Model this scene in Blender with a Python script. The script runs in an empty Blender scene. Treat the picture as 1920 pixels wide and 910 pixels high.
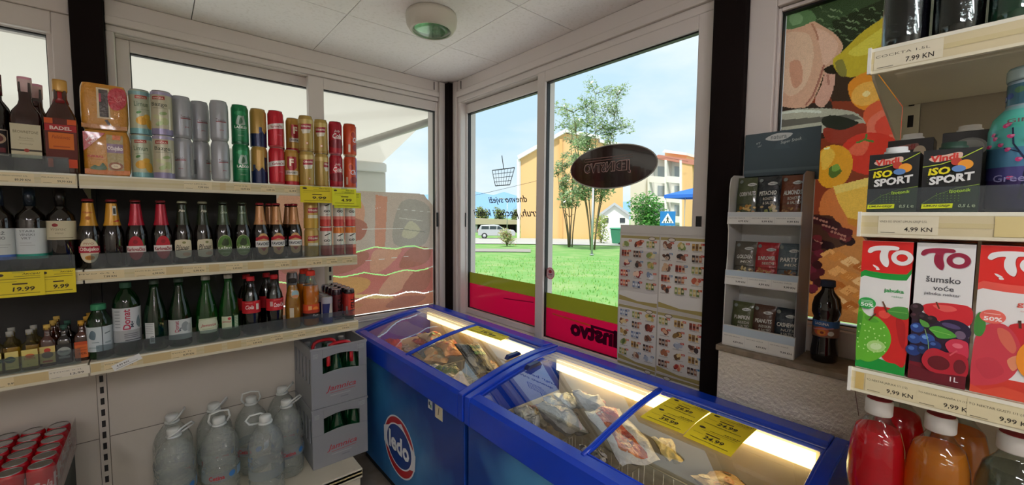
import bpy, math, random
from mathutils import Vector, Matrix
PI = math.pi
SC = bpy.context.scene
COL = SC.collection
rnd = random.Random(7)

# ------------------------------------------------------------------ camera
EYE = 1.48
F_PX = 769.06
YAW, PITCH, ROLL = math.radians(49.129), math.radians(-3.709), math.radians(0.479)
_f = Vector((math.cos(YAW)*math.cos(PITCH), math.sin(YAW)*math.cos(PITCH), math.sin(PITCH)))
_r = Vector((math.sin(YAW), -math.cos(YAW), 0))
_u = _r.cross(_f)
_rr = _r*math.cos(ROLL)+_u*math.sin(ROLL)
_uu = -_r*math.sin(ROLL)+_u*math.cos(ROLL)
cam_data = bpy.data.cameras.new('camera'); cam = bpy.data.objects.new('camera', cam_data); COL.objects.link(cam)
cam_data.sensor_width = 36; cam_data.sensor_fit = 'HORIZONTAL'; cam_data.lens = F_PX/1920*36
cam_data.clip_start = 0.02; cam_data.clip_end = 2000
cam.matrix_world = Matrix(((_rr.x, _uu.x, -_f.x, 0), (_rr.y, _uu.y, -_f.y, 0), (_rr.z, _uu.z, -_f.z, EYE), (0, 0, 0, 1)))
SC.camera = cam

def ray(px, py):
    return _rr*((px-960)/F_PX) - _uu*((py-455)/F_PX) + _f
def onX(px, py, X): r = ray(px, py); r = r*(X/r.x); return Vector((r.x, r.y, r.z+EYE))
def onY(px, py, Y): r = ray(px, py); r = r*(Y/r.y); return Vector((r.x, r.y, r.z+EYE))
def onZ(px, py, z): r = ray(px, py); r = r*((z-EYE)/r.z); return Vector((r.x, r.y, r.z+EYE))

# ------------------------------------------------------------------ view + light
SC.view_settings.view_transform = 'Standard'; SC.view_settings.look = 'None'
SC.view_settings.gamma = 1; SC.view_settings.use_curve_mapping = False
SC.view_settings.exposure = 0.0
cy = SC.cycles
cy.use_denoising = True
cy.max_bounces = 10; cy.transparent_max_bounces = 32; cy.diffuse_bounces = 5; cy.glossy_bounces = 5
cy.caustics_reflective = False; cy.caustics_refractive = False
cy.sample_clamp_indirect = 6

SKY_STRENGTH = 1.2
SUN_STRENGTH = 4.4
TUBE_STRENGTH = 78.0
FREEZER_LAMP = 4.6

W = bpy.data.worlds.new('sky'); SC.world = W; W.use_nodes = True
nt = W.node_tree; N = nt.nodes; L = nt.links; N.clear()
_o = N.new('ShaderNodeOutputWorld'); _bg = N.new('ShaderNodeBackground'); _bg.inputs[1].default_value = SKY_STRENGTH
_tc = N.new('ShaderNodeTexCoord'); _mp = N.new('ShaderNodeMapping'); _mp.inputs['Scale'].default_value = (1.0, 1.0, 2.6)
_nz = N.new('ShaderNodeTexNoise'); _nz.inputs['Scale'].default_value = 2.3; _nz.inputs['Detail'].default_value = 6; _nz.inputs['Roughness'].default_value = .5
_cr = N.new('ShaderNodeValToRGB')
_cr.color_ramp.elements[0].position = .36; _cr.color_ramp.elements[0].color = (.56, .76, .92, 1)
_cr.color_ramp.elements[1].position = .60; _cr.color_ramp.elements[1].color = (.84, .90, .95, 1)
L.new(_tc.outputs['Generated'], _mp.inputs[0]); L.new(_mp.outputs[0], _nz.inputs['Vector'])
L.new(_nz.outputs[0], _cr.inputs[0]); L.new(_cr.outputs[0], _bg.inputs[0]); L.new(_bg.outputs[0], _o.inputs[0])

sun_d = bpy.data.lights.new('sun', 'SUN'); sun_d.energy = SUN_STRENGTH; sun_d.angle = math.radians(6); sun_d.color = (1, .95, .86)
sun = bpy.data.objects.new('sun', sun_d); COL.objects.link(sun)
sun.rotation_euler = Vector((0.42, 0.30, -0.86)).to_track_quat('-Z', 'Y').to_euler()

# ------------------------------------------------------------------ materials
def lin(h):
    if isinstance(h, str):
        h = h.lstrip('#'); h = [int(h[i:i+2], 16)/255 for i in (0, 2, 4)]
        return tuple((c/12.92 if c <= .04045 else ((c+.055)/1.055)**2.4) for c in h)
    return tuple(h[:3])
_M = {}
def mat(name, col='#808080', rough=.5, metal=0, spec=.5, bump=None, emit=0, var=None, coat=0, w4=None):
    if name in _M: return _M[name]
    m = bpy.data.materials.new(name); m.use_nodes = True
    n = m.node_tree.nodes; l = m.node_tree.links; b = n['Principled BSDF']
    c = lin(col)
    b.inputs['Base Color'].default_value = (*c, 1); b.inputs['Roughness'].default_value = rough
    b.inputs['Metallic'].default_value = metal; b.inputs['Specular IOR Level'].default_value = spec
    if coat: b.inputs['Coat Weight'].default_value = coat
    if emit:
        b.inputs['Emission Color'].default_value = (*c, 1); b.inputs['Emission Strength'].default_value = emit
    tc = None
    if var:   # (scale, second colour, low, high)
        tc = n.new('ShaderNodeTexCoord'); z = n.new('ShaderNodeTexNoise'); z.inputs['Scale'].default_value = var[0]; z.inputs['Detail'].default_value = 5
        if w4 is not None: z.noise_dimensions = '4D'; z.inputs['W'].default_value = w4; z.inputs['Distortion'].default_value = .8; z.inputs['Detail'].default_value = 2
        r = n.new('ShaderNodeValToRGB'); r.color_ramp.elements[0].position = var[2]; r.color_ramp.elements[1].position = var[3]
        r.color_ramp.elements[0].color = (*c, 1); r.color_ramp.elements[1].color = (*lin(var[1]), 1)
        l.new(tc.outputs['Object'], z.inputs['Vector']); l.new(z.outputs[0], r.inputs[0]); l.new(r.outputs[0], b.inputs['Base Color'])
    if bump:  # (scale, strength, distance)
        tc = tc or n.new('ShaderNodeTexCoord'); z = n.new('ShaderNodeTexNoise'); z.inputs['Scale'].default_value = bump[0]; z.inputs['Detail'].default_value = 4
        u = n.new('ShaderNodeBump'); u.inputs['Strength'].default_value = bump[1]; u.inputs['Distance'].default_value = bump[2]
        l.new(tc.outputs['Object'], z.inputs['Vector']); l.new(z.outputs[0], u.inputs['Height']); l.new(u.outputs[0], b.inputs['Normal'])
    _M[name] = m; return m
def printed(name, rough, metal=0, bump=None, coat=0):
    m = mat(name, '#ffffff', rough, metal, .5, bump, coat=coat); n = m.node_tree.nodes; l = m.node_tree.links
    a = n.new('ShaderNodeAttribute'); a.attribute_name = 'Col'; l.new(a.outputs['Color'], n['Principled BSDF'].inputs['Base Color'])
    return m
def glassy(name, tint, rough=.02, refl=1.0, ior=1.5, bump=None, haze=0, hazecol='#ffffff'):
    """thin clear sheet or clear filled shell: tinted transparency under a Fresnel gloss, optional milky haze"""
    if name in _M: return _M[name]
    m = bpy.data.materials.new(name); m.use_nodes = True
    n = m.node_tree.nodes; l = m.node_tree.links; n.clear()
    o = n.new('ShaderNodeOutputMaterial'); t = n.new('ShaderNodeBsdfTransparent'); t.inputs[0].default_value = (*lin(tint), 1)
    g = n.new('ShaderNodeBsdfGlossy'); g.inputs['Roughness'].default_value = rough
    f = n.new('ShaderNodeFresnel'); geo = n.new('ShaderNodeNewGeometry'); io = n.new('ShaderNodeMath'); io.operation = 'MULTIPLY_ADD'
    io.inputs[1].default_value = 1/ior-ior; io.inputs[2].default_value = ior; l.new(geo.outputs['Backfacing'], io.inputs[0]); l.new(io.outputs[0], f.inputs['IOR'])
    mx = n.new('ShaderNodeMixShader'); base = t
    if haze:
        d = n.new('ShaderNodeBsdfDiffuse'); d.inputs[0].default_value = (*lin(hazecol), 1)
        tr = n.new('ShaderNodeBsdfTranslucent'); tr.inputs[0].default_value = (*lin(hazecol), 1)
        m1 = n.new('ShaderNodeMixShader'); m1.inputs[0].default_value = .5; l.new(d.outputs[0], m1.inputs[1]); l.new(tr.outputs[0], m1.inputs[2])
        m2 = n.new('ShaderNodeMixShader'); m2.inputs[0].default_value = haze; l.new(t.outputs[0], m2.inputs[1]); l.new(m1.outputs[0], m2.inputs[2]); base = m2
    mu = n.new('ShaderNodeMath'); mu.operation = 'MULTIPLY'; mu.inputs[1].default_value = refl
    l.new(f.outputs[0], mu.inputs[0]); l.new(mu.outputs[0], mx.inputs[0]); l.new(base.outputs[0], mx.inputs[1]); l.new(g.outputs[0], mx.inputs[2])
    if bump:
        tc = n.new('ShaderNodeTexCoord'); z = n.new('ShaderNodeTexNoise'); z.inputs['Scale'].default_value = bump[0]; z.inputs['Detail'].default_value = 3
        u = n.new('ShaderNodeBump'); u.inputs['Strength'].default_value = bump[1]; u.inputs['Distance'].default_value = bump[2]
        l.new(tc.outputs['Object'], z.inputs['Vector']); l.new(z.outputs[0], u.inputs['Height'])
        l.new(u.outputs[0], g.inputs['Normal']); l.new(u.outputs[0], f.inputs['Normal'])
    l.new(mx.outputs[0], o.inputs[0]); _M[name] = m; return m

PAPER = printed('printed_paper', .65)
CARD = printed('printed_carton', .38)
CANP = printed('printed_can', .27, 0.16)
FILM = printed('printed_film', .25, 0, (60, .5, .01), coat=.3)
STEEL = mat('can_steel', '#c9c9cc', .25, 1)
WHITE_ALU = mat('white_window_frame', '#d6cdc8', .45)
BLACKG = mat('plain_black', '#0c0a0c', .5)
DARKCOL = mat('dark_brown_column', '#140c0b', .85, 0, .12)
CREAM = mat('cream_shelf_steel', '#d8d2bd', .42)
RAIL = printed('price_rail_print', .35, coat=.25)

# ------------------------------------------------------------------ mesh builder
class MB:
    def __init__(s): s.v = []; s.f = []; s.m = []; s.c = []; s.sm = []; s.mats = []
    def mi(s, m):
        if m not in s.mats: s.mats.append(m)
        return s.mats.index(m)
    def add(s, vs, fs, m, col=None, smooth=False):
        b = len(s.v); s.v += [tuple(p) for p in vs]; k = s.mi(m); c = lin(col) if col is not None else (1, 1, 1)
        for f in fs:
            s.f.append(tuple(b+i for i in f)); s.m.append(k); s.c.append(c); s.sm.append(smooth)
    def box(s, x0, x1, y0, y1, z0, z1, m, col=None):
        if x0 > x1: x0, x1 = x1, x0
        if y0 > y1: y0, y1 = y1, y0
        if z0 > z1: z0, z1 = z1, z0
        s.add([(x0, y0, z0), (x1, y0, z0), (x1, y1, z0), (x0, y1, z0), (x0, y0, z1), (x1, y0, z1), (x1, y1, z1), (x0, y1, z1)],
              [(3, 2, 1, 0), (4, 5, 6, 7), (0, 1, 5, 4), (1, 2, 6, 5), (2, 3, 7, 6), (3, 0, 4, 7)], m, col)
        return s
    def lathe(s, prof, m, n=24, col=None, smooth=True, cx=0, cy=0, sq=None):
        """prof: [(r,z[,col])] from bottom to top; sq: exponent to square the section"""
        vs = []; R = len(prof)
        for p in prof:
            for i in range(n):
                a = 2*PI*i/n; ca, sa = math.cos(a), math.sin(a)
                k = 1
                if sq: k = (abs(ca)**sq+abs(sa)**sq)**(-1/sq)
                vs.append((cx+p[0]*ca*k, cy+p[0]*sa*k, p[1]))
        for j in range(R-1):
            c = prof[j][2] if len(prof[j]) > 2 else col
            fs = [(j*n+i, j*n+(i+1) % n, (j+1)*n+(i+1) % n, (j+1)*n+i) for i in range(n)]
            if j == 0: b = len(s.v); s.add(vs, [], m)
            k = s.mi(m); cc = lin(c) if c is not None else (1, 1, 1)
            for f in fs: s.f.append(tuple(b+q for q in f)); s.m.append(k); s.c.append(cc); s.sm.append(smooth)
        k = s.mi(m)
        for j, flip in ((0, True), (R-1, False)):
            if prof[j][0] > 1e-6:
                c = prof[j][2] if len(prof[j]) > 2 else col
                f = [b+j*n+i for i in range(n)]
                s.f.append(tuple(f[::-1] if flip else f)); s.m.append(k); s.c.append(lin(c) if c is not None else (1, 1, 1)); s.sm.append(False)
        return s
    def tube(s, pts, r, m, n=6, closed=False, col=None):
        pts = [Vector(p) for p in pts]; K = len(pts); vs = []; prev = None
        for i, p in enumerate(pts):
            if closed: t = pts[(i+1) % K]-pts[i-1]
            else: t = pts[min(i+1, K-1)]-pts[max(i-1, 0)]
            if t.length < 1e-9: t = Vector((0, 0, 1))
            t.normalize()
            if prev is None:
                a = Vector((0, 0, 1)) if abs(t.z) < .9 else Vector((1, 0, 0)); u = t.cross(a).normalized()
            else:
                u = prev-t*prev.dot(t); u = u.normalized() if u.length > 1e-6 else t.orthogonal().normalized()
            prev = u; w = t.cross(u); rr = r[i] if isinstance(r, (list, tuple)) else r
            for k in range(n):
                a = 2*PI*k/n; vs.append(p+u*math.cos(a)*rr+w*math.sin(a)*rr)
        fs = []
        for i in range(K if closed else K-1):
            j = (i+1) % K
            fs += [(i*n+k, i*n+(k+1) % n, j*n+(k+1) % n, j*n+k) for k in range(n)]
        if not closed: fs += [tuple(range(n))[::-1], tuple((K-1)*n+k for k in range(n))]
        s.add(vs, fs, m, col, True); return s
    def prism(s, poly, a, b, axis, m, col=None, smooth=False):
        """poly in the two axes other than axis (cyclic order xyz), extruded from a to b"""
        def P(u, v, w): return {'x': (w, u, v), 'y': (v, w, u), 'z': (u, v, w)}[axis]
        n = len(poly); vs = [P(u, v, a) for u, v in poly]+[P(u, v, b) for u, v in poly]
        s.add(vs, [tuple(range(n))[::-1], tuple(range(n, 2*n))]+[(i, (i+1) % n, n+(i+1) % n, n+i) for i in range(n)], m, col, smooth); return s
    def grid(s, fn, nu, nv, m, col=None, smooth=True):
        vs = [fn(i/nu, j/nv) for j in range(nv+1) for i in range(nu+1)]
        fs = [(j*(nu+1)+i, j*(nu+1)+i+1, (j+1)*(nu+1)+i+1, (j+1)*(nu+1)+i) for j in range(nv) for i in range(nu)]
        if callable(col):
            b = len(s.v); s.v += [tuple(p) for p in vs]; k = s.mi(m)
            for q, f in enumerate(fs):
                s.f.append(tuple(b+i for i in f)); s.m.append(k); s.c.append(lin(col((q % nu+.5)/nu, (q//nu+.5)/nv))); s.sm.append(smooth)
        else: s.add(vs, fs, m, col, smooth)
        return s
    def build(s, name, parent=None, loc=(0, 0, 0), rz=0, bev=0, sub=0):
        me = bpy.data.meshes.new(name); me.from_pydata(s.v, [], s.f); 
        for m in s.mats: me.materials.append(m)
        me.polygons.foreach_set('material_index', s.m); me.polygons.foreach_set('use_smooth', s.sm)
        at = me.attributes.new('Col', 'FLOAT_COLOR', 'CORNER'); d = []
        for i, f in enumerate(s.f): d += [*s.c[i], 1.0]*len(f)
        at.data.foreach_set('color', d); me.update()
        o = bpy.data.objects.new(name, me); COL.objects.link(o); o.location = loc; o.rotation_euler = (0, 0, rz)
        if parent: o.parent = parent
        if bev:
            b = o.modifiers.new('b', 'BEVEL'); b.width = bev; b.segments = 2; b.limit_method = 'ANGLE'; b.angle_limit = math.radians(50)
        if sub:
            b = o.modifiers.new('s', 'SUBSURF'); b.levels = b.render_levels = sub
        return o

def tag(o, label, cat, group=None, kind=None):
    o['label'] = label; o['category'] = cat
    if group: o['group'] = group
    if kind: o['kind'] = kind
    return o
def thing(name, label, cat, loc=(0, 0, 0), rz=0, group=None):
    o = bpy.data.objects.new(name, None); o.empty_display_size = .05; COL.objects.link(o); o.location = loc; o.rotation_euler = (0, 0, rz)
    return tag(o, label, cat, group)
def struct(o): o['kind'] = 'structure'; return o
def dup(root, loc, rz, label, group=None):
    r = root.copy(); COL.objects.link(r); r.location = loc; r.rotation_euler = (0, 0, rz); r['label'] = label
    if group: r['group'] = group
    for ch in root.children:
        c = ch.copy(); COL.objects.link(c); c.parent = r
        for g in ch.children:
            d = g.copy(); COL.objects.link(d); d.parent = c
    return r

# ------------------------------------------------------------------ flat print (lettering and pictures printed on things)
_T = {}
def text_mesh(txt, bold=0.0, shear=0.0):
    k = (txt, bold, shear)
    if k in _T: return _T[k]
    cu = bpy.data.curves.new('t', 'FONT'); cu.body = txt; cu.size = 1; cu.offset = bold; cu.shear = shear; cu.resolution_u = 2; cu.align_x = 'CENTER'; cu.align_y = 'CENTER'
    o = bpy.data.objects.new('t', cu); COL.objects.link(o)
    me = bpy.data.meshes.new_from_object(o.evaluated_get(bpy.context.evaluated_depsgraph_get()))
    vs = [(v.co.x, v.co.y) for v in me.vertices]; fs = [tuple(p.vertices) for p in me.polygons]
    bpy.data.objects.remove(o); bpy.data.curves.remove(cu); bpy.data.meshes.remove(me)
    if vs:
        x0 = min(v[0] for v in vs); x1 = max(v[0] for v in vs); y0 = min(v[1] for v in vs); y1 = max(v[1] for v in vs)
    else: x0 = x1 = y0 = y1 = 0
    r = (vs, fs, x1-x0, y1-y0, (x0+x1)/2, (y0+y1)/2); _T[k] = r; return r
def rot2(p, c, a): x, y = p[0]-c[0], p[1]-c[1]; return (c[0]+x*math.cos(a)-y*math.sin(a), c[1]+x*math.sin(a)+y*math.cos(a))
def ell(cx, cy, rx, ry, col, a=0, n=22): return ('p', [rot2((cx+rx*math.cos(2*PI*i/n), cy+ry*math.sin(2*PI*i/n)), (cx, cy), a) for i in range(n)], col)
def rect(x0, y0, x1, y1, col, a=0): c = ((x0+x1)/2, (y0+y1)/2); return ('p', [rot2(p, c, a) for p in ((x0, y0), (x1, y0), (x1, y1), (x0, y1))], col)
def poly(pts, col): return ('p', pts, col)
def blob(pts, col, n=4):
    """closed smooth outline through pts"""
    out = []; K = len(pts)
    for i in range(K):
        a, b, c, d = pts[i-1], pts[i], pts[(i+1) % K], pts[(i+2) % K]
        for k in range(n):
            t = k/n
            out.append(tuple(.5*(2*b[j]+(c[j]-a[j])*t+(2*a[j]-5*b[j]+4*c[j]-d[j])*t*t+(3*b[j]-a[j]-3*c[j]+d[j])*t**3) for j in (0, 1)))
    return ('p', out, col)
def line(pts, w, col):
    """open stroke of width w"""
    L_, R_ = [], []
    for i, p in enumerate(pts):
        a = pts[max(i-1, 0)]; b = pts[min(i+1, len(pts)-1)]; dx, dy = b[0]-a[0], b[1]-a[1]; l = math.hypot(dx, dy) or 1
        L_.append((p[0]-dy/l*w/2, p[1]+dx/l*w/2)); R_.append((p[0]+dy/l*w/2, p[1]-dx/l*w/2))
    return ('q', list(zip(L_, R_)), col)
def txt(s, cx, cy, w=None, h=None, col='#000000', bold=0.0, shear=0.0, a=0, mirror=False):
    """lettering fitted to width w and/or height h, centred on cx,cy"""
    return ('t', s, cx, cy, w, h, col, bold, shear, a, mirror)
def art(mb, shapes, fn, m, eps=.00015, du=None, w0=.0003):
    """fn(u,v,w) -> 3D; every shape lies a hair above the one before it"""
    from mathutils.geometry import tessellate_polygon
    for k, sh in enumerate(shapes):
        w = w0+eps*k
        if sh[0] == 't':
            _, s_, cx, cy, ww, hh, col, bold, shear, a, mir = sh
            vs, fs, tw, th, mx, my = text_mesh(s_, bold, shear)
            if not fs: continue
            sx = ww/tw if ww else hh/th; sy = hh/th if hh else sx
            P = [((x-mx)*sx*(-1 if mir else 1), (y-my)*sy) for x, y in vs]
            P = [rot2((cx+x, cy+y), (cx, cy), a) for x, y in P]; T = fs if not mir else [f[::-1] for f in fs]
        elif sh[0] == 'q':
            P = [p for pr in sh[1] for p in pr]; T = [(2*i, 2*i+1, 2*i+3, 2*i+2) for i in range(len(sh[1])-1)]; col = sh[2]
        else:
            P = sh[1]; col = sh[2]
            T = [tuple(range(len(P)))] if len(P) <= 4 else [tuple(t) for t in tessellate_polygon([[Vector((x, y, 0)) for x, y in P]])]
        if du:
            out = []
            for f in T:
                pg = [P[i] for i in f]; lo = min(p[0] for p in pg); hi = max(p[0] for p in pg)
                i0 = math.floor(lo/du); i1 = math.floor((hi-1e-12)/du)
                for i in range(i0, i1+1):
                    q = pg
                    for bound, sgn in ((i*du, 1), ((i+1)*du, -1)):
                        o = []
                        for j in range(len(q)):
                            A, B = q[j-1], q[j]; da = sgn*(A[0]-bound); db = sgn*(B[0]-bound)
                            if (da >= 0) != (db >= 0):
                                t = da/(da-db); o.append((A[0]+(B[0]-A[0])*t, A[1]+(B[1]-A[1])*t))
                            if db >= 0: o.append(B)
                        q = o
                        if not q: break
                    if len(q) >= 3: out.append(q)
            vs = []; fs = []
            for q in out:
                b = len(vs); vs += q; fs.append(tuple(range(b, b+len(q))))
            P, T = vs, fs
        # face outward
        A = Vector(fn(0, 0, 0)); nrm = Vector(fn(0, 0, 1))-A; uu = Vector(fn(.001, 0, 0))-A; vv = Vector(fn(0, .001, 0))-A
        flip = uu.cross(vv).dot(nrm) < 0
        F = []
        for f in T:
            ar = sum(P[f[i-1]][0]*P[f[i]][1]-P[f[i]][0]*P[f[i-1]][1] for i in range(len(f)))
            F.append(f if (ar > 0) != flip else f[::-1])
        mb.add([fn(x, y, w) for x, y in P], F, m, col)
    return mb
def cyl(r, z0=0, a0=0): return lambda u, v, w: ((r+w)*math.sin(u/r+a0), -(r+w)*math.cos(u/r+a0), z0+v)   # faces -Y
def flatY(y=0, x0=0, z0=0): return lambda u, v, w: (x0+u, y-w, z0+v)          # faces -Y, u along +X
def flatX(x=0, y0=0, z0=0): return lambda u, v, w: (x-w, y0-u, z0+v)          # faces -X, u along -Y

import numpy as np
def raster(mb, shapes, u0, u1, v0, v1, cell, fn, m, base, noise=.06, seed=1):
    """one single printed sheet: the picture is laid out cell by cell so that daylight passes through one layer only"""
    from mathutils.geometry import tessellate_polygon
    nu, nv = int((u1-u0)/cell), int((v1-v0)/cell); cu = u0+(np.arange(nu)+.5)*(u1-u0)/nu; cv = v0+(np.arange(nv)+.5)*(v1-v0)/nv
    img = np.empty((nv, nu, 3)); img[:] = lin(base)
    def fill(P, col):
        P = np.array(P); a = np.searchsorted(cu, P[:, 0].min()); b = np.searchsorted(cu, P[:, 0].max()); c = np.searchsorted(cv, P[:, 1].min()); d = np.searchsorted(cv, P[:, 1].max())
        if a >= b or c >= d: return
        X, Y = np.meshgrid(cu[a:b], cv[c:d]); ins = np.zeros(X.shape, bool); j = len(P)-1
        for i in range(len(P)):
            (xi, yi), (xj, yj) = P[i], P[j]
            if yi != yj: ins ^= ((yi > Y) != (yj > Y)) & (X < (xj-xi)*(Y-yi)/(yj-yi)+xi)
            j = i
        img[c:d, a:b][ins] = lin(col)
    for sh in shapes:
        if sh[0] == 'p': fill(sh[1], sh[2])
        elif sh[0] == 'q':
            for i in range(len(sh[1])-1): fill([sh[1][i][0], sh[1][i][1], sh[1][i+1][1], sh[1][i+1][0]], sh[2])
        else:
            _, s_, cx, cy, ww, hh, col, bold, shear, a, mir = sh; vs, fs, tw, th, mx, my = text_mesh(s_, bold, shear); sx = ww/tw if ww else hh/th; sy = hh/th if hh else sx
            P = [rot2((cx+(x-mx)*sx*(-1 if mir else 1), cy+(y-my)*sy), (cx, cy), a) for x, y in vs]
            for f in fs: fill([P[i] for i in f], col)
    rs = np.random.RandomState(seed); n1 = rs.rand(nv//6+2, nu//6+2); n1 = np.kron(n1, np.ones((6, 6)))[:nv, :nu]; n2 = rs.rand(nv, nu)
    img *= (1+noise*((n1-.5)*.35+(n2-.5)*.9))[..., None]
    b = len(mb.v); mb.v += [tuple(fn(u0+(u1-u0)*i/nu, v0+(v1-v0)*j/nv, 0)) for j in range(nv+1) for i in range(nu+1)]; k = mb.mi(m)
    for j in range(nv):
        o = b+j*(nu+1)
        for i in range(nu):
            mb.f.append((o+i, o+i+1, o+nu+2+i, o+nu+1+i)); mb.c.append(tuple(img[j, i])); mb.m.append(k); mb.sm.append(False)
    return mb
# ================================================================== THE ROOM
GLASS = glassy('window_glass', '#f6faf8', .0, .22)
def translucent(name, mixw=.55, rough=.6):
    """printed sheet that daylight shines through"""
    if name in _M: return _M[name]
    m = bpy.data.materials.new(name); m.use_nodes = True; n = m.node_tree.nodes; l = m.node_tree.links; n.clear()
    o = n.new('ShaderNodeOutputMaterial'); a = n.new('ShaderNodeAttribute'); a.attribute_name = 'Col'
    d = n.new('ShaderNodeBsdfDiffuse'); t = n.new('ShaderNodeBsdfTranslucent'); x = n.new('ShaderNodeMixShader'); x.inputs[0].default_value = mixw
    g = n.new('ShaderNodeBsdfGlossy'); g.inputs['Roughness'].default_value = .12; y = n.new('ShaderNodeMixShader'); f = n.new('ShaderNodeFresnel'); geo = n.new('ShaderNodeNewGeometry'); io = n.new('ShaderNodeMath'); io.operation = 'MULTIPLY_ADD'; io.inputs[1].default_value = 1/1.35-1.35; io.inputs[2].default_value = 1.35; l.new(geo.outputs['Backfacing'], io.inputs[0]); l.new(io.outputs[0], f.inputs[0])
    l.new(a.outputs['Color'], d.inputs[0]); l.new(a.outputs['Color'], t.inputs[0]); l.new(d.outputs[0], x.inputs[1]); l.new(t.outputs[0], x.inputs[2])
    l.new(f.outputs[0], y.inputs[0]); l.new(x.outputs[0], y.inputs[1]); l.new(g.outputs[0], y.inputs[2]); l.new(y.outputs[0], o.inputs[0])
    _M[name] = m; return m
SHEET = translucent('backlit_print')
STUCCO = mat('white_stucco', '#e8e0d0', .85, bump=(95, .9, .012))
PLASTER = mat('cream_plaster', '#dcd5c8', .8)
TILE = mat('ceiling_tile', '#f8f2f0', .9, bump=(160, .3, .003), var=(70, '#ece5e1', .52, .75))
XL, XR, YB, YN, ZC = -3.2, 1.62, 2.56, -2.6, 2.41

b = MB(); b.box(XL-.1, XR+.14, YN-.1, YB+.14, -.12, 0, mat('floor_tile', '#8b8378', .35, var=(9, '#75695c', .4, .65))); struct(b.build('floor'))
b = MB(); b.box(XL-.1, XR+.14, YN-.1, YB+.14, ZC+.012, ZC+.12, mat('ceiling_void', '#3b3631', .9))
xs = [1.74]+[1.25-.545*i for i in range(9)]; ys = [2.70]+[2.0-.59*i for i in range(9)]
for i in range(len(xs)-1):
    for j in range(len(ys)-1):
        b.box(max(xs[i+1], XL)+.0018, xs[i]-.0018, max(ys[j+1], YN)+.0018, ys[j]-.0018, ZC, ZC+.011, TILE)
struct(b.build('ceiling'))
b = MB(); b.box(XL-.12, XL, YN, YB, 0, ZC, PLASTER); struct(b.build('wall_back'))
b = MB(); b.box(XL, XR+.14, YN-.12, YN, 0, ZC, PLASTER); struct(b.build('wall_near'))
# left wall: plaster below the windows, white aluminium above
b = MB(); b.box(XL, XR+.14, YB, YB+.14, 0, .80, PLASTER); b.box(XL, -2.3, YB, YB+.14, .80, ZC, PLASTER); struct(b.build('wall_left'))
b = MB(); b.box(XR, XR+.14, -1.3, YB, 0, .77, PLASTER); b.box(XR, XR+.14, YN, -1.3, 0, ZC, PLASTER)
struct(b.build('wall_right'))
b = MB(); b.box(1.45, XR-.001, YN+.01, .583, .0, 1.025, STUCCO); struct(b.build('wall_plinth', bev=.004))
b = MB(); b.box(1.438, XR-.001, YN+.01, .588, 1.026, 1.045, mat('stone_sill', '#8d7f6e', .5, var=(30, '#766958', .4, .6))); struct(b.build('trim_1', bev=.003))
def frame_bars(name, bars, m=WHITE_ALU, parent=None, bev=.004):
    b = MB()
    for q in bars: b.box(*q, m)
    return b.build(name, parent, bev=bev)
# headers (stepped white profiles under the ceiling)
struct(frame_bars('trim_2', [(-.14, 1.515, 2.548, 2.70, 2.335, 2.408), (-.14, 1.515, 2.535, 2.70, 2.30, 2.334), (-.14, 1.515, 2.55, 2.70, 2.272, 2.2995),
                             (XL, -.245, 2.54, 2.70, 2.30, 2.408)]))
struct(frame_bars('trim_3', [(1.608, 1.76, .70, 2.445, 2.335, 2.408), (1.595, 1.76, .70, 2.445, 2.295, 2.334), (1.608, 1.76, .70, 2.445, 2.26, 2.2945),
                             (1.60, 1.76, -1.3, .585, 2.26, 2.408)]))
b = MB(); b.box(-.243, -.142, 2.50, 2.70, 0, 2.408, DARKCOL); struct(b.build('column_left', bev=.004))
b = MB(); b.box(1.575, 1.76, .586, .70, 0, 2.408, DARKCOL); struct(b.build('column_right', bev=.004))
b = MB(); b.box(1.517, 1.56, 2.535, 2.70, .80, 2.405, WHITE_ALU); b.box(1.595, 1.76, 2.447, 2.49, .78, 2.405, WHITE_ALU)
b.box(1.478, 1.484, 2.545, 2.549, 2.345, 2.40, BLACKG); b.box(1.604, 1.609, 2.402, 2.408, 2.345, 2.40, BLACKG); b.box(1.56, 1.70, 2.49, 2.66, .5, 2.4, DARKCOL); b.box(1.515, 1.562, 2.55, 2.56, .3, .8, DARKCOL); struct(b.build('trim_4', bev=.003))
# windows ---------------------------------------------------------
def sash(parent, axis, a0, a1, z0, z1, off, wl, wr, wt, wb, depth=.045):
    """one glazed sash: off = inner face; a0<a1 glass range along the wall, frame widths around it"""
    def B(mb, p0, p1, q0, q1, d0, d1, m):
        if axis == 'x': mb.box(p0, p1, d0, d1, q0, q1, m)
        else: mb.box(d0, d1, p0, p1, q0, q1, m)
    f = MB()
    B(f, a0-wl, a0, z0-wb, z1+wt, off, off+depth, WHITE_ALU); B(f, a1, a1+wr, z0-wb, z1+wt, off, off+depth, WHITE_ALU)
    B(f, a0, a1, z1, z1+wt, off, off+depth, WHITE_ALU); B(f, a0, a1, z0-wb, z0, off, off+depth, WHITE_ALU)
    fr = f.build('sash_frame', parent, bev=.003); struct(fr)
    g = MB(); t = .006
    B(g, a0, a1, z1-t, z1, off+.012, off+.036, BLACKG); B(g, a0, a1, z0, z0+t*.6, off+.018, off+.036, BLACKG)  # black strips paint the gasket and the shadow gap at the bead
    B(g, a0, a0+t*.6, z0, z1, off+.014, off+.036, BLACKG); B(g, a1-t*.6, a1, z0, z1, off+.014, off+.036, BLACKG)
    g.build('gasket_shadow_gap', fr)
    p = MB(); d = off+.03
    if axis == 'x': p.add([(a0, d, z0), (a1, d, z0), (a1, d, z1), (a0, d, z1)], [(0, 1, 2, 3)], GLASS)
    else: p.add([(d, a0, z0), (d, a1, z0), (d, a1, z1), (d, a0, z1)], [(0, 1, 2, 3)], GLASS)
    p.build('glass_pane', fr)
    return fr
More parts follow.
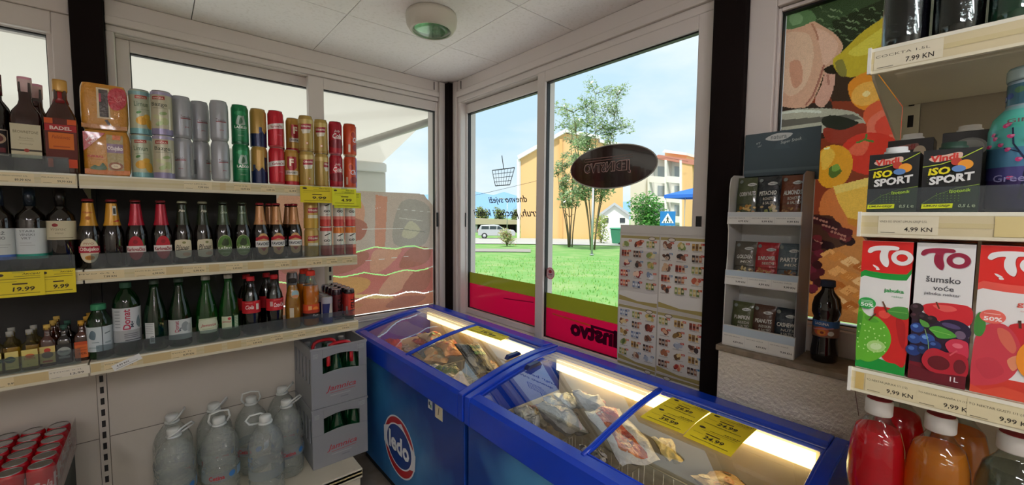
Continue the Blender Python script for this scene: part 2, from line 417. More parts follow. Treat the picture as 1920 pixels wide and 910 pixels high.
def window(name, axis, bars):
    w = bpy.data.objects.new(name, None); COL.objects.link(w); struct(w); frame_bars('window_frame', bars, parent=w); return w
w1 = window('window_1', 'x', [(-.30, -.244, 2.55, 2.68, .80, 2.30), (-2.3, -2.24, 2.55, 2.68, .80, 2.30), (-2.24, -.30, 2.55, 2.68, 2.215, 2.30), (-2.24, -.30, 2.55, 2.68, .80, .86)])
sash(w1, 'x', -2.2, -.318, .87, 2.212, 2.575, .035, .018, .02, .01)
w2 = window('window_2', 'x', [(-.141, -.113, 2.55, 2.68, .80, 2.272), (-.113, 1.515, 2.565, 2.68, 2.265, 2.273), (-.113, 1.515, 2.55, 2.68, .80, .812)])
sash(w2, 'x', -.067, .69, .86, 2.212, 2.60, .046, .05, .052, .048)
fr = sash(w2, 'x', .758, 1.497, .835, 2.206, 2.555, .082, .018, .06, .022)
b = MB(); b.box(1.500, 1.512, 2.548, 2.5545, 1.40, 1.50, BLACKG); b.build('handle', fr)
w3 = window('window_3', 'y', [(1.61, 1.74, 2.415, 2.446, .78, 2.26), (1.61, 1.74, .70, .706, .78, 2.26), (1.62, 1.74, .706, 2.415, 2.255, 2.262), (1.60, 1.74, .706, 2.415, .77, .785)])
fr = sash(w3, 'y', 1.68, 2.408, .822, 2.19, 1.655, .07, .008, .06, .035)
b = MB(); b.box(1.6485, 1.6545, 2.4095, 2.4155, 1.40, 1.50, BLACKG); b.build('handle', fr)
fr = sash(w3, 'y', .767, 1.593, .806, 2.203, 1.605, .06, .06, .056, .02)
b = MB(); b.box(1.6, 1.6045, .727, .748, 1.38, 1.485, BLACKG); b.build('handle', fr)
w4 = window('window_4', 'y', [(1.60, 1.74, .50, .585, 1.046, 2.26), (1.60, 1.74, -1.3, -1.2, 1.046, 2.26), (1.60, 1.74, -1.2, .50, 2.19, 2.26), (1.60, 1.74, -1.2, .50, 1.046, 1.13)])
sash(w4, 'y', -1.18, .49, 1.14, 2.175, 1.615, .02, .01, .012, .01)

# ceiling lamp
t = thing('ceiling_lamp', 'round white ceiling lamp with clear greenish glass near the window corner', 'lamp', (1.0, 1.74, ZC))
b = MB(); b.lathe([(.115, -.001), (.118, -.02), (.114, -.05), (.10, -.072), (.092, -.077), (.088, -.0755), (.084, -.06), (.0, -.058)][::-1], mat('lamp_plastic', '#c9c2b4', .4), 40); b.build('housing', t)
b = MB(); b.lathe([(0, -.0785), (.06, -.0775), (.086, -.0755)], glassy('lamp_glass', '#cfe6d2', .05, 1, haze=.18, hazecol='#d4ead6'), 36); b.build('lens', t)
b = MB(); b.lathe([(0, -.0585), (.078, -.0635)], mat('lamp_reflector', '#d3e6d3', .12, 1), 30); b.build('reflector', t)
b = MB(); b.lathe([(0, -.071), (.014, -.071), (.014, -.063), (0, -.063)], mat('lamp_bulb', '#e9efe9', .2), 14, cx=.015, cy=-.01); b.build('bulb', t)
# fluorescent battens over the shop floor behind the camera
def tube_light(x, y, rz, label):
    t = thing('ceiling_light', label, 'ceiling light', (x, y, ZC), rz, 'fluorescent battens')
    b = MB(); b.box(-.65, .65, -.05, .05, -.045, -.001, mat('batten_white', '#e8e8e6', .4)); b.build('batten', t, bev=.004)
    for s in (-1, 1):
        b = MB(); b.tube([(-.6, .028*s, -.066), (.6, .028*s, -.066)], .013, mat('tube_glow', '#f8f6fa', .5, emit=TUBE_STRENGTH), 10); b.build('tube', t)
    for e in (-1, 1): b = MB(); b.box(e*.6-.012, e*.6+.012, -.045, .045, -.085, -.045, mat('batten_white', '#e8e8e6', .4)); b.build('lamp_holder', t)
tube_light(.2, -1.25, math.radians(90), 'fluorescent batten light above the shop floor nearest the windows')
tube_light(-.5, -2.0, math.radians(90), 'fluorescent batten light above the shop floor behind the first one')
tube_light(-1.4, -1.0, math.radians(90), 'fluorescent batten light deeper in the shop')

# ================================================================== OUTDOORS
def gz(d): return 0.0 if d < 10 else (-(d-10)*.03 if d < 50 else -1.2)
def onG(px, py):
    r = ray(px, py); h = math.hypot(r.x, r.y); lo, hi = 1.0, 600.0
    for _ in range(60):
        m = (lo+hi)/2
        if EYE+r.z/h*m > gz(m): lo = m
        else: hi = m
    return Vector((r.x/h*lo, r.y/h*lo, gz(lo)))
def at(px, d): r = ray(px, 408); h = math.hypot(r.x, r.y); return Vector((r.x/h*d, r.y/h*d, gz(d)))
def atz(px, py, d): r = ray(px, py); h = math.hypot(r.x, r.y); return Vector((r.x/h*d, r.y/h*d, EYE+r.z/h*d))
def onP(px, py, A, B):
    """where the sight line meets the upright plane through A and B"""
    n = Vector((B.y-A.y, A.x-B.x, 0)); r = ray(px, py); return Vector((0, 0, EYE))+r*((n.x*A.x+n.y*A.y)/(n.x*r.x+n.y*r.y))
GRASSM = mat('lawn_grass', '#74a655', .9, var=(1.1, '#97b06f', .45, .7), bump=(14, .8, .05))
def sector(name, d0, d1, a0, a1, m, dz=0, nd=6, na=14):
    b = MB()
    def fn(u, v):
        d = d0+(d1-d0)*v; a = math.radians(a0+(a1-a0)*u); return (d*math.cos(a), d*math.sin(a), gz(d)+dz)
    b.grid(fn, na, nd, m); return struct(b.build(name))
b = MB()
def lawn(u, v):
    d = [2.9, 3.5, 4.5, 6, 8, 10, 14, 20, 28, 38, 50, 80, 140, 300, 600][int(round(v*14))]; a = math.radians(-25+150*u)
    return (max(d*math.cos(a), 1.78) if d < 8 else d*math.cos(a), d*math.sin(a), gz(d)-.02 if d > 3 else -.02)
b.grid(lambda u, v: ((2.9+(d := [0, .6, 1.6, 3, 5, 7, 11, 17, 25, 35, 47, 77, 137, 297, 597][int(round(v*14))]))*math.cos(math.radians(-25+150*u)), (2.9+d)*math.sin(math.radians(-25+150*u)), gz(2.9+d)-.03), 30, 14, GRASSM)
b.box(1.77, 4.2, -4, 2.68, -.1, -.031, GRASSM); struct(b.build('lawn'))
b = MB(); b.box(-9, 4.6, 2.71, 8.5, -.12, -.02, mat('bounce_paving', '#e4e0da', .9)); b.box(1.77, 5.3, -4, 2.70, -.12, -.024, mat('bounce_paving', '#e4e0da', .9)); struct(b.build('bounce_pavement'))  # second slab is unseen, added pale to bounce daylight into the shop
ROAD = mat('pale_road', '#b9b6b2', .9); KERB = mat('kerb_stone', '#cfccc6', .9)
sector('road', 31, 49, 20, 62, ROAD, .0, 8); sector('kerb', 30.6, 31, 20, 62, KERB, .08, 1); sector('path', 20.5, 23.5, 46.5, 62, mat('path_slabs', '#a09a92', .9), .0, 2)
# short grass blades near the shop
b = MB()
for i in range(5200):
    d = 3.6+rnd.random()**1.6*14; a = math.radians(18+44*rnd.random()); x, y = d*math.cos(a), d*math.sin(a); h = .03+.05*rnd.random(); w = .012; q = rnd.random()*6.28
    z = gz(d)-.03; c = rnd.choice(['#6ba83f', '#82b352', '#4f8a30', '#a3b868', '#77b046'])
    b.add([(x-w*math.cos(q), y-w*math.sin(q), z), (x+w*math.cos(q), y+w*math.sin(q), z), (x+(rnd.random()-.5)*.05, y+(rnd.random()-.5)*.05, z+h)], [(0, 1, 2)], PAPER, c)
tag(b.build('grass'), 'short bright green grass growing on the lawn outside', 'grass', kind='stuff')
# hills
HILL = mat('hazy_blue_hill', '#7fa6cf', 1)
b = MB(); top = [(700, 372), (790, 366), (850, 360), (880, 357), (905, 362), (925, 366), (945, 360), (958, 364), (985, 372), (1050, 380), (1200, 378), (1400, 385)]
P = [atz(x, y, 480) for x, y in top]; n_ = len(P)
b.add([p for p in P]+[Vector((p.x*1.3, p.y*1.3, p.z*.6)) for p in P]+[Vector((p.x*.93, p.y*.93, -3)) for p in P],
      [(i, i+1, n_+i+1, n_+i) for i in range(n_-1)]+[(2*n_+i, 2*n_+i+1, i+1, i) for i in range(n_-1)], HILL, smooth=True)
struct(b.build('hills'))
# buildings
YEL = mat('yellow_render', '#e6bb85', .9); YEL2 = mat('ochre_render', '#dcae70', .9); WHT = mat('white_render', '#eceae6', .9); DKW = mat('dark_opening', '#3c4046', .4); ROOF = mat('red_roof', '#c88474', .8)
def slab(mb, pts, A, B, depth, m, out=0):
    """outline given on the upright plane A-B, extruded away from the viewer by depth (out<0: towards the viewer)"""
    n = Vector((B.y-A.y, A.x-B.x, 0)).normalized()
    if n.dot(A) < 0: n = -n
    P = [onP(x, y, A, B) for x, y in pts]; k = len(P)
    mb.add([p+n*out for p in P]+[p+n*(out+depth) for p in P], [tuple(range(k)), tuple(range(k, 2*k))[::-1]]+[(i, k+i, k+(i+1) % k, (i+1) % k) for i in range(k)], m)
A = at(972, 50); B = at(1178, 50); A.z = B.z = -1.2
bl = thing('apartment_block', 'yellow gabled apartment block with blank end wall behind the lawn', 'building', A)
def part(name, par, fn): 
    q = MB(); fn(q); o = q.build(name, par); o.location = -par.location; return o
part('wall', bl, lambda q: slab(q, [(976, 452), (976, 297), (1059, 250), (1122, 262), (1122, 268), (1168, 276), (1168, 452)], A, B, 14, YEL))
part('roof', bl, lambda q: (slab(q, [(971, 293), (1060, 243), (1062, 249), (973, 300)], A, B, 14.5, WHT, -.5), slab(q, [(1060, 243), (1125, 256), (1125, 262), (1060, 249)], A, B, 14.5, WHT, -.5), slab(q, [(1124, 263), (1172, 271), (1172, 276), (1124, 268)], A, B, 14.4, WHT, -.4)))
part('downpipe', bl, lambda q: slab(q, [(1049, 452), (1049, 262), (1055, 262), (1055, 452)], A, B, .3, YEL2, -.35))
part('gutter_pipe', bl, lambda q: slab(q, [(970, 452), (970, 300), (975, 300), (975, 452)], A, B, .3, WHT, -.3))
A2 = at(1175, 58); B2 = at(1318, 54); A2.z = B2.z = -1.2
b2 = thing('balcony_block', 'white and yellow balcony block with red roof right of the yellow building', 'building', A2)
part('wall', b2, lambda q: (slab(q, [(1172, 450), (1172, 290), (1236, 296), (1278, 304), (1278, 450)], A2, B2, 10, WHT, 1.5), slab(q, [(1278, 450), (1278, 302), (1297, 306), (1297, 450)], A2, B2, 11, YEL, .2), slab(q, [(1297, 450), (1297, 310), (1322, 316), (1322, 450)], A2, B2, 9, WHT, 1.5)))
part('upper_storey', b2, lambda q: (slab(q, [(1228, 294), (1228, 280), (1270, 286), (1270, 300)], A2, B2, 6, YEL, 3), slab(q, [(1225, 281), (1230, 276), (1272, 282), (1272, 287)], A2, B2, 6.6, WHT, 2.6)))
part('roof', b2, lambda q: slab(q, [(1222, 296), (1234, 290), (1296, 299), (1322, 309), (1322, 313), (1280, 306)], A2, B2, 9, ROOF, .1))
for x in (1216, 1248, 1276): part('divider_wall', b2, lambda q: slab(q, [(x-2, 450), (x-2, 300), (x+2, 300), (x+2, 450)], A2, B2, 1.6, WHT, 0))
for x0, x1 in ((1218, 1246), (1250, 1274)):
    for y in (330, 367, 404): part('balcony_parapet', b2, lambda q: slab(q, [(x0, y+12), (x0, y), (x1, y+2), (x1, y+14)], A2, B2, .25, WHT, -.1))
    for y in (308, 345, 382, 420): part('balcony_door', b2, lambda q: slab(q, [(x0+6, y+22), (x0+6, y+2), (x1-6, y+3), (x1-6, y+23)], A2, B2, .1, mat('grey_glazing', '#a3adb8', .3), 1.42))
A3 = at(1120, 46); B3 = at(1185, 46); A3.z = B3.z = -1.08
b3 = thing('small_house', 'small white gabled house between the yellow building and bush', 'building', A3)
part('wall', b3, lambda q: slab(q, [(1126, 452), (1126, 402), (1152, 384), (1180, 402), (1180, 452)], A3, B3, 3, WHT))
part('roof', b3, lambda q: (slab(q, [(1122, 402), (1152, 380), (1152, 385), (1124, 406)], A3, B3, 3.3, mat('grey_roof', '#b9bcc2', .8), -.3), slab(q, [(1152, 380), (1184, 402), (1182, 406), (1152, 385)], A3, B3, 3.3, mat('grey_roof', '#b9bcc2', .8), -.3)))
for x0, x1 in ((1133, 1141), (1162, 1172)): part('window', b3, lambda q: slab(q, [(x0, 418), (x0, 409), (x1, 409), (x1, 418)], A3, B3, .1, DKW, -.06))
A4 = at(850, 66); B4 = at(978, 66); A4.z = B4.z = -1.2
b4 = thing('garage_row', 'low beige row of open garages below the hills', 'building', A4)
part('roof', b4, lambda q: slab(q, [(840, 421), (840, 407), (980, 414), (980, 421)], A4, B4, 6, mat('beige_fascia', '#b8ab98', .8), -.2))
for x in (852, 892, 931, 972): part('pier', b4, lambda q: slab(q, [(x-3, 452), (x-3, 421), (x+3, 421), (x+3, 452)], A4, B4, 5, mat('grey_pier', '#8b8f96', .8)))
part('back_wall', b4, lambda q: slab(q, [(846, 452), (846, 420), (978, 420), (978, 452)], A4, B4, .3, mat('garage_back', '#59585c', .9), 4.6))
# car ---------------------------------------------------------------
c0 = at(931, 47); ang = math.atan2(c0.y, c0.x)-PI/2
car = thing('estate_car', 'silver estate car parked in front of the garages', 'car', (c0.x, c0.y, -1.11), ang)
SIL = mat('silver_paint', '#c9cbd0', .25, .5)
b = MB()
side = [(-2.05, .35), (-2.12, .95), (-2.05, 1.02), (-1.78, 1.5), (-.3, 1.58), (.25, 1.5), (1.0, 1.04), (1.95, .98), (2.15, .75), (2.12, .35)]
b.prism([(z, x) for x, z in side], -.85, .85, 'y', SIL); b.build('body', car, bev=.06)
for x0, x1, q in ((-1.7, -.85, 0), (-.78, .0, 0), (.07, .85, .55)):
    for s in (-1, 1):
        b = MB(); b.add([(x0, s*.857, 1.06), (x1, s*.857, 1.06), (x1-q, s*.857, 1.42), (x0+.05, s*.857, 1.44)], [(0, 1, 2, 3)], mat('car_glass', '#39424a', .1)); b.build('side_window', car)
for x in (-1.35, 1.35):
    for s in (-1, 1):
        b = MB(); b.tube([(x, s*.70, .33), (x, s*.87, .33)], .33, mat('tyre', '#1c1c1e', .8), 20); w = b.build('wheel', car)
        b = MB(); b.tube([(x, s*.872, .33), (x, s*.88, .33)], .2, SIL, 14); b.build('hubcap', w)
for y in (-.8, .62): b = MB(); b.box(-2.13, -2.10, y, y+.18, .8, 1.05, mat('tail_lamp', '#b02020', .3)); b.build('tail_light', car)
# trees ---------------------------------------------------------------
LEAFS = translucent('leaf_print', .4)
def leaves(mb, c, r, n, size, cols):
    for _ in range(n):
        while True:
            q = Vector((rnd.uniform(-1, 1), rnd.uniform(-1, 1), rnd.uniform(-1, 1)))
            if q.length < 1: break
        p = Vector(c)+Vector((q.x*r[0], q.y*r[1], q.z*r[2])); u = Vector((rnd.uniform(-1, 1), rnd.uniform(-1, 1), rnd.uniform(-1, 1))).normalized(); v = u.orthogonal().normalized(); s = size*rnd.uniform(.6, 1.3)
        mb.add([p-u*s, p+v*s*.45, p+u*s, p-v*s*.45], [(0, 1, 2, 3)], LEAFS, rnd.choice(cols))
BARK = mat('tree_bark', '#6d5f4d', .95)
def tree(base, H, spread, label, cols, nstem, clumps, leaf, nleaf, name='tree', low=.3):
    t = thing(name, label, 'tree', base, group=None); st = MB(); lv = MB()
    for i in range(nstem):
        a = i*2.4+rnd.random(); top = Vector((math.cos(a)*spread*rnd.uniform(.25, .85), math.sin(a)*spread*rnd.uniform(.25, .85), H*rnd.uniform(.62, .98)))
        if i == 0: top = Vector((spread*.05, 0, H))
        p0 = Vector((math.cos(a)*.12, math.sin(a)*.12, 0)); pts = []
        for k in range(9):
            s = k/8; pts.append(p0.lerp(top, s)+Vector((math.sin(s*5+a)*.28, math.cos(s*4+a)*.24, 0))*s)
            pts[-1].x -= (top.x-p0.x)*.35*(s-s*s); pts[-1].y -= (top.y-p0.y)*.35*(s-s*s)
        st.tube(pts, [.04*(1-k/9)+.007 for k in range(9)], BARK, 6)
        for k in range(3, 9):
            for _ in range(2):
                d = Vector((rnd.uniform(-1, 1), rnd.uniform(-1, 1), rnd.uniform(.1, .9))).normalized()*spread*rnd.uniform(.2, .5); e = pts[k]+d
                st.tube([pts[k], pts[k].lerp(e, .5)+Vector((0, 0, .08)), e], [.025, .016, .006], BARK, 4)
                if pts[k].z > H*low:
                    for f in (.35, .65, .95): leaves(lv, pts[k].lerp(e, f), (spread*.16, spread*.16, spread*.15), nleaf, leaf, cols)
    st.build('trunk', t); o = lv.build('foliage', t); o['kind'] = 'stuff'; return t
g1 = ['#93ab74', '#a7b586', '#87a46a', '#b7c49c', '#a3ba88']
p = at(1112, 24); tree(p, 8.8, 2.6, 'tall thin tree with sparse pale leaves in front of the yellow building', g1, 6, 0, .10, 40)
p = at(1070, 27); tree(p, 7.6, 1.5, 'slim young tree with bare twigs left of the tall sparse tree', g1, 5, 0, .09, 22)
def bush(px, d, r, h, n, size, cols, label, name='bush'):
    c = at(px, d); t = thing(name, label, 'bush', c); lv = MB(); st = MB()
    for i in range(7):
        a = i*.9; st.tube([(0, 0, 0), (math.cos(a)*r*.5, math.sin(a)*r*.5, h*.75)], [.03, .008], BARK, 4)
    for i in range(14): leaves(lv, (rnd.uniform(-.5, .5)*r, rnd.uniform(-.5, .5)*r, h*rnd.uniform(.25, .8)), (r*.55, r*.55, h*.28), n//14, size, cols)
    st.build('stem', t); o = lv.build('foliage', t); o['kind'] = 'stuff'
bush(1214, 30, 1.5, 3.6, 2600, .13, ['#4f8f3e', '#5fa24a', '#3f7a33', '#77b05a'], 'dense green bush beside the crossing sign')
bush(872, 30, .75, 1.5, 900, .09, ['#b7b75a', '#8fa845', '#c8bf6d'], 'yellow green shrub at the left end of the lawn')
bush(951, 27, .7, 1.2, 800, .08, ['#c2c488', '#b7906a', '#93a860', '#d3c9a0'], 'pale flowering shrub in front of the silver car')
bush(1128, 36, .9, 2.4, 900, .1, ['#b7bf62', '#90a84e', '#7d9a4a'], 'yellowish hedge plant at the foot of the sparse tree')
for px, d, h, r in ((905, 80, 3.0, 1.35), (938, 86, 3.4, 1.5), (968, 80, 2.8, 1.1)):
    bush(px, d, r, h+1.5, 900, .3, ['#8f9d62', '#a9a86a', '#75885a'], {905: 'olive tree crown above the garage roof, left one', 938: 'broad olive tree crown above the garage roof behind the car', 968: 'olive tree crown touching the yellow building'}[px], 'far_tree')
# street furniture
c = at(1111, 19); t = thing('lamp_post', 'grey metal post standing in front of the sparse tree', 'post', c)
b = MB(); b.tube([(0, 0, 0), (0, 0, 3.1)], [.05, .045], mat('galvanised', '#b9bdc2', .45, .6), 10); b.build('post', t); b = MB(); b.lathe([(.1, 0), (.1, .03), (.07, .04)], mat('galvanised', '#b9bdc2', .45), 12); b.build('foot', t)
c = at(951, 52); t = thing('street_lamp', 'thin street lamp standing behind the silver car', 'street lamp', c)
b = MB(); b.tube([(0, 0, 0), (0, 0, 4.7)], [.07, .04], mat('galvanised', '#b9bdc2', .45), 8); b.build('pole', t); b = MB(); b.tube([(0, 0, 4.7), (-.5, .3, 4.85), (-.9, .5, 4.85)], [.05, .05, .09], mat('galvanised', '#b9bdc2', .45), 8); b.build('lamp_head', t)
c = at(1252, 19); th = math.atan2(c.y, c.x)+math.radians(-90)
t = thing('crossing_sign', 'blue square pedestrian crossing sign with white triangle', 'road sign', c, th)
zc = atz(1252, 410, 19).z-c.z
b = MB(); b.tube([(0, .04, 0), (0, .04, zc+.4)], .03, mat('galvanised', '#b9bdc2', .45), 8); b.build('pole', t)
b = MB(); b.box(-.31, .31, -.01, .02, zc-.31, zc+.31, PAPER, '#1b76c4')
art(b, [poly([(-.25, -.2), (.25, -.2), (0, .24)], '#f5f8fa'), ell(0, .06, .03, .03, '#111111', n=12), line([(0, .03), (0, -.06)], .05, '#111111'), line([(0, -.06), (-.06, -.18)], .035, '#111111'), line([(0, -.06), (.06, -.18)], .035, '#111111'),
        line([(-.07, -.02), (0, .02), (.07, -.04)], .025, '#111111'), rect(-.16, -.2, -.12, -.1, '#111111'), rect(.12, -.2, .16, -.1, '#111111')], flatY(-.01, 0, zc), PAPER, eps=.001, w0=.002); b.build('plate', t, bev=.004)
b = MB(); b.box(-.2, .2, -.01, .01, zc-.5, zc-.36, PAPER, '#d8505a'); b.build('lower_plate', t)
c = at(1163, 33); t = thing('waste_bin', 'green wheeled waste bin at the roadside', 'bin', c)
b = MB(); b.add([(-.45, -.4, .1), (.45, -.4, .1), (.45, .4, .1), (-.45, .4, .1), (-.6, -.5, 1.2), (.6, -.5, 1.2), (.6, .5, 1.2), (-.6, .5, 1.2)], [(3, 2, 1, 0), (4, 5, 6, 7), (0, 1, 5, 4), (1, 2, 6, 5), (2, 3, 7, 6), (3, 0, 4, 7)], mat('bin_green', '#3d8a68', .6)); b.build('body', t, bev=.05)
b = MB(); b.box(-.64, .64, -.54, .54, 1.2, 1.32, mat('bin_lid', '#4fa583', .6)); b.build('lid', t, bev=.05)
for s in (-1, 1):
    b = MB(); b.tube([(s*.4, -.3, .1), (s*.48, -.3, .1)], .1, mat('tyre', '#1c1c1e', .8), 12); b.build('wheel', t)
c = at(1302, 42); t = thing('market_umbrella', 'blue sun canopy on a frame at the right edge of the view', 'canopy', c)
b = MB(); z1 = atz(1302, 366, 42).z-c.z
b.add([(-2, -2, z1), (2, -2, z1), (2, 2, z1), (-2, 2, z1), (0, 0, z1+.7), (-2, -2, z1-.3), (2, -2, z1-.3), (2, 2, z1-.3), (-2, 2, z1-.3)], [(0, 1, 4), (1, 2, 4), (2, 3, 4), (3, 0, 4), (0, 5, 6, 1), (1, 6, 7, 2), (2, 7, 8, 3), (3, 8, 5, 0)], mat('blue_canvas', '#2f6fd0', .8)); b.build('canvas', t)
for x in (-1.9, 1.9):
    for y in (-1.9, 1.9):
        b = MB(); b.tube([(x, y, 0), (x, y, z1)], .04, WHT, 6); b.build('leg', t)
b = MB(); b.tube([atz(850, 375, 40), atz(920, 360, 43), atz(1000, 341, 46), atz(1056, 322, 48.5)], .018, BLACKG, 4); tag(b.build('overhead_cable'), 'thin overhead cable running from left to the yellow building', 'cable')
b = MB(); b.tube([onP(1216, 299, A2, B2)*.999, onP(1250, 296, A2, B2)*.985+Vector((0, 0, .015*EYE)), onP(1290, 303, A2, B2)*.99+Vector((0, 0, .01*EYE))], .018, BLACKG, 4); tag(b.build('overhead_cable'), 'thin overhead cable above the red roof at right', 'cable')
# awning outside the left windows
FAB = MB(); e1 = onX(716, 306, 1.62); e0 = onX(816, 208, 1.62); 
sl = (e1.z-e0.z)/(e1.y-e0.y); zt = e0.z+sl*(2.74-e0.y)
t = thing('awning', 'large cream fabric awning stretched outside the left windows', 'awning', (1.6, 2.74, zt))
FABM = mat('awning_fabric_dummy', '#ffffff')
b = MB(); b.grid(lambda u, v: (-5.2+5.22*u+0, (e1.y-2.74)*v, (e1.z-zt)*v-.008*math.sin(v*PI)), 12, 8, SHEET, '#d2cabf'); b.build('fabric', t)
b = MB(); b.box(-5.2, .05, e1.y-2.74-.05, e1.y-2.74+.06, e1.z-zt-.09, e1.z-zt+.0, mat('awning_bar', '#d9d6d0', .4)); b.build('front_bar', t, bev=.015)
b = MB(); b.box(-5.2, .05, e1.y-2.74-.01, e1.y-2.74+.01, e1.z-zt-.27, e1.z-zt-.09, SHEET, '#ded9d2'); b.build('valance', t)
o_ = Vector((1.6, 2.74, zt)); q0 = onY(826, 222, 2.78)-o_; q1 = onY(600, 294, 3.35)-o_
b = MB(); b.tube([q0, q1], .030, mat('awning_arm', '#c4c1ba', .4), 8); b.build('folding_arm', t)
# ================================================================== LEFT SHELVING
def world_part(mb, name, root, bev=0):
    o = mb.build(name, root, bev=bev); o.location = -Vector(root.location); return o
LX0, LX1, LJ = -1.18, .775, -.206            # left end, right end, joint between the two bays
LF, LBK = 2.10, 2.462                        # front of the price rails, face of the back panel
LZ = (1.615, 1.274, .934)                    # shelf tops
DARKPANEL = mat('dark_back_panel', '#171412', .6)
GREYPANEL = mat('grey_back_panel', '#ccc5ba', .5)
ACRYL = glassy('acrylic_lip', '#dfe6e8', .03, .6, haze=.10, hazecol='#cdd4da')
def price_rail(root, axisfn, u0, u1, ztop, h, tags, name='price_rail'):
    """cream label strip; axisfn(u,v,w) faces the shop; tags: (u, width, tone, lines, price)"""
    b = MB(); t = .006
    A = [axisfn(u, v, w) for v in (-h, 0) for w in (-t, 0) for u in (u0, u1)]
    b.add(A, [(0, 1, 3, 2)[::-1], (4, 5, 7, 6), (2, 3, 7, 6), (1, 0, 4, 5), (0, 2, 6, 4), (3, 1, 5, 7)], RAIL, '#cfc39c')
    sh = [rect(u0, -.006, u1, 0, '#e6e4d2'), rect(u0, -h, u1, -h+.005, '#dcd6bc'), rect(u0, -h*.5-.004, u1, -h*.5+.004, '#c9bc8d')]
    for u, wd, tone, top, pr in tags:
        sh.append(rect(u-wd/2, -h+.006, u+wd/2, -.007, tone))
        if top: sh.append(txt(top, u-wd*.08, -h*.38, wd*.8, .0048, '#55503f'))
        if pr: sh += [txt(pr, u+wd*.18, -h*.68, min(wd*.55, .034), .0085, '#26221a', .012), rect(u-wd*.45, -h+.008, u-wd*.2, -h+.009, '#6a6450')]
    art(b, sh, axisfn, RAIL, eps=.00012)
    # clear plastic cover lip along the lower edge
    return world_part(b, name, root)
gon = thing('shelving_unit', 'cream metal wall shelving with three drink shelves under the left windows', 'shelving', (.28, LBK, 0))
for x in (LX0+.012, LJ, LX1-.03):
    b = MB(); b.box(x-.015, x+.015, LBK-.002, LBK+.05, 0, .93, GREYPANEL); b.box(x-.015, x+.015, LBK-.002, LBK+.05, .93, 1.64, CREAM if x > .5 else DARKPANEL)
    for k in range(31): b.box(x-.006, x+.006, LBK-.003, LBK-.0015, .10+k*.05, .128+k*.05, BLACKG)
    world_part(b, 'upright', gon)
for x0, x1 in ((LX0, LJ), (LJ, LX1-.045)):
    b = MB(); b.box(x0+.017, x1-.017, LBK+.004, LBK+.03, .12, .90, GREYPANEL); b.box(x0+.017, x1-.017, LBK+.003, LBK+.004, .498, .501, mat('panel_seam', '#6f695f', .6)); world_part(b, 'lower_back_panel', gon)
    b = MB(); b.box(x0+.017, min(x1, .50)-.017 if x1 > 0 else x1-.017, LBK+.004, LBK+.03, .905, 1.60, DARKPANEL); world_part(b, 'upper_back_panel', gon)
tan, tan2, wht = '#c9b483', '#dccb9e', '#e3ddcb'
def T(px, shelf, wd, tone, top, pr): return (onY(px, {0: 352, 1: 505, 2: 660}[shelf], LF).x, wd, tone, top, pr)
TAGS = {(0, 0): [T(30, 0, .08, tan2, 'BOURBON WHISKEY 0,7L', '89,99 KN'), T(110, 0, .08, tan2, 'PELINKOVAC 1L', '59,99 KN')],
        (0, 1): [T(372, 0, .09, '#ddd0a8', 'PIVO LIM 0,5L', '7,99 KN'), T(455, 0, .06, tan2, 'PIVO 0,5L', '10,99 KN'), T(418, 0, .02, tan, '', ''), T(503, 0, .055, tan2, 'PIVO 0,5L', '10,99 KN'), T(545, 0, .05, tan2, 'PIVO LIM', '5,99')],
        (1, 0): [T(120, 1, .05, tan2, '', '')],
        (1, 1): [T(190, 1, .12, tan2, 'PIVO 0,5 L', '7,99 KN'), T(285, 1, .1, tan2, 'PIVO 0,5L BOCA', '6,99 KN'), T(330, 1, .06, tan, '', ''), T(365, 1, .075, tan2, 'PIVO 0,5L', '5,99 KN'), T(402, 1, .035, tan, '', ''), T(440, 1, .06, tan2, 'PIVO 0,5L', '5,99 KN'),
                  T(480, 1, .06, tan, '', ''), T(530, 1, .06, tan2, 'PIVO 0,5L', '5,99 KN'), T(553, 1, .025, tan, '', ''), T(590, 1, .07, tan2, 'PIVO LIM 0,5L', '5,99'), T(623, 1, .05, tan2, 'NAPITAK', '7,99 KN'), T(652, 1, .05, tan2, 'NAPITAK', '7,99 KN')],
        (2, 0): [T(14, 2, .06, tan2, '', '9,99 KN'), T(60, 2, .09, tan, '', ''), T(128, 2, .10, wht, 'STOCK 0,1L', '12,99')],
        (2, 1): [T(178, 2, .025, tan, '', ''), T(225, 2, .09, tan2, 'VODA MINERALNA', '8,99 KN'), T(295, 2, .085, tan, '', ''), T(345, 2, .08, tan2, 'VODA 1L', '8,99 KN'), T(400, 2, .06, tan, '', ''), T(440, 2, .05, tan, '', ''), T(478, 2, .06, tan2, 'COLA 1L', '9,99 KN'), T(520, 2, .05, tan2, 'COLA', '8,99 KN'), T(562, 2, .055, tan2, 'SOK 0,5L', '7,99 KN'), T(605, 2, .06, tan2, 'SOK 1L', '12,99 KN'), T(645, 2, .06, tan2, 'ENERGY', '7,99 KN')]}
for k, z in enumerate(LZ):
    for bay, (x0, x1) in enumerate(((LX0, LJ), (LJ, LX1))):
        b = MB(); b.box(x0+.002, x1-.002, LF+.013, LBK-.004, z-.026, z, CREAM); b.box(x0+.002, x1-.002, LF+.007, LF+.014, z-.05, z, CREAM)
        sh = world_part(b, 'shelf', gon, .002)
        r = price_rail(gon, flatY(LF+.006, 0, z), x0+.004, x1-.004, z, .043, TAGS[(k, bay)])
        if (k, bay) != (0, 1):
            b = MB(); b.box(x0+.02, x1-.02, LF+.0175, LF+.0195, z+.001, z+.056, ACRYL); world_part(b, 'front_lip', gon)
    for x in (LJ, LX1-.012):
        b = MB(); b.prism([(LF+.05, z-.027), (LBK-.01, z-.09), (LBK-.01, z-.027)], x-.002, x+.002, 'x', CREAM); world_part(b, 'bracket', gon)
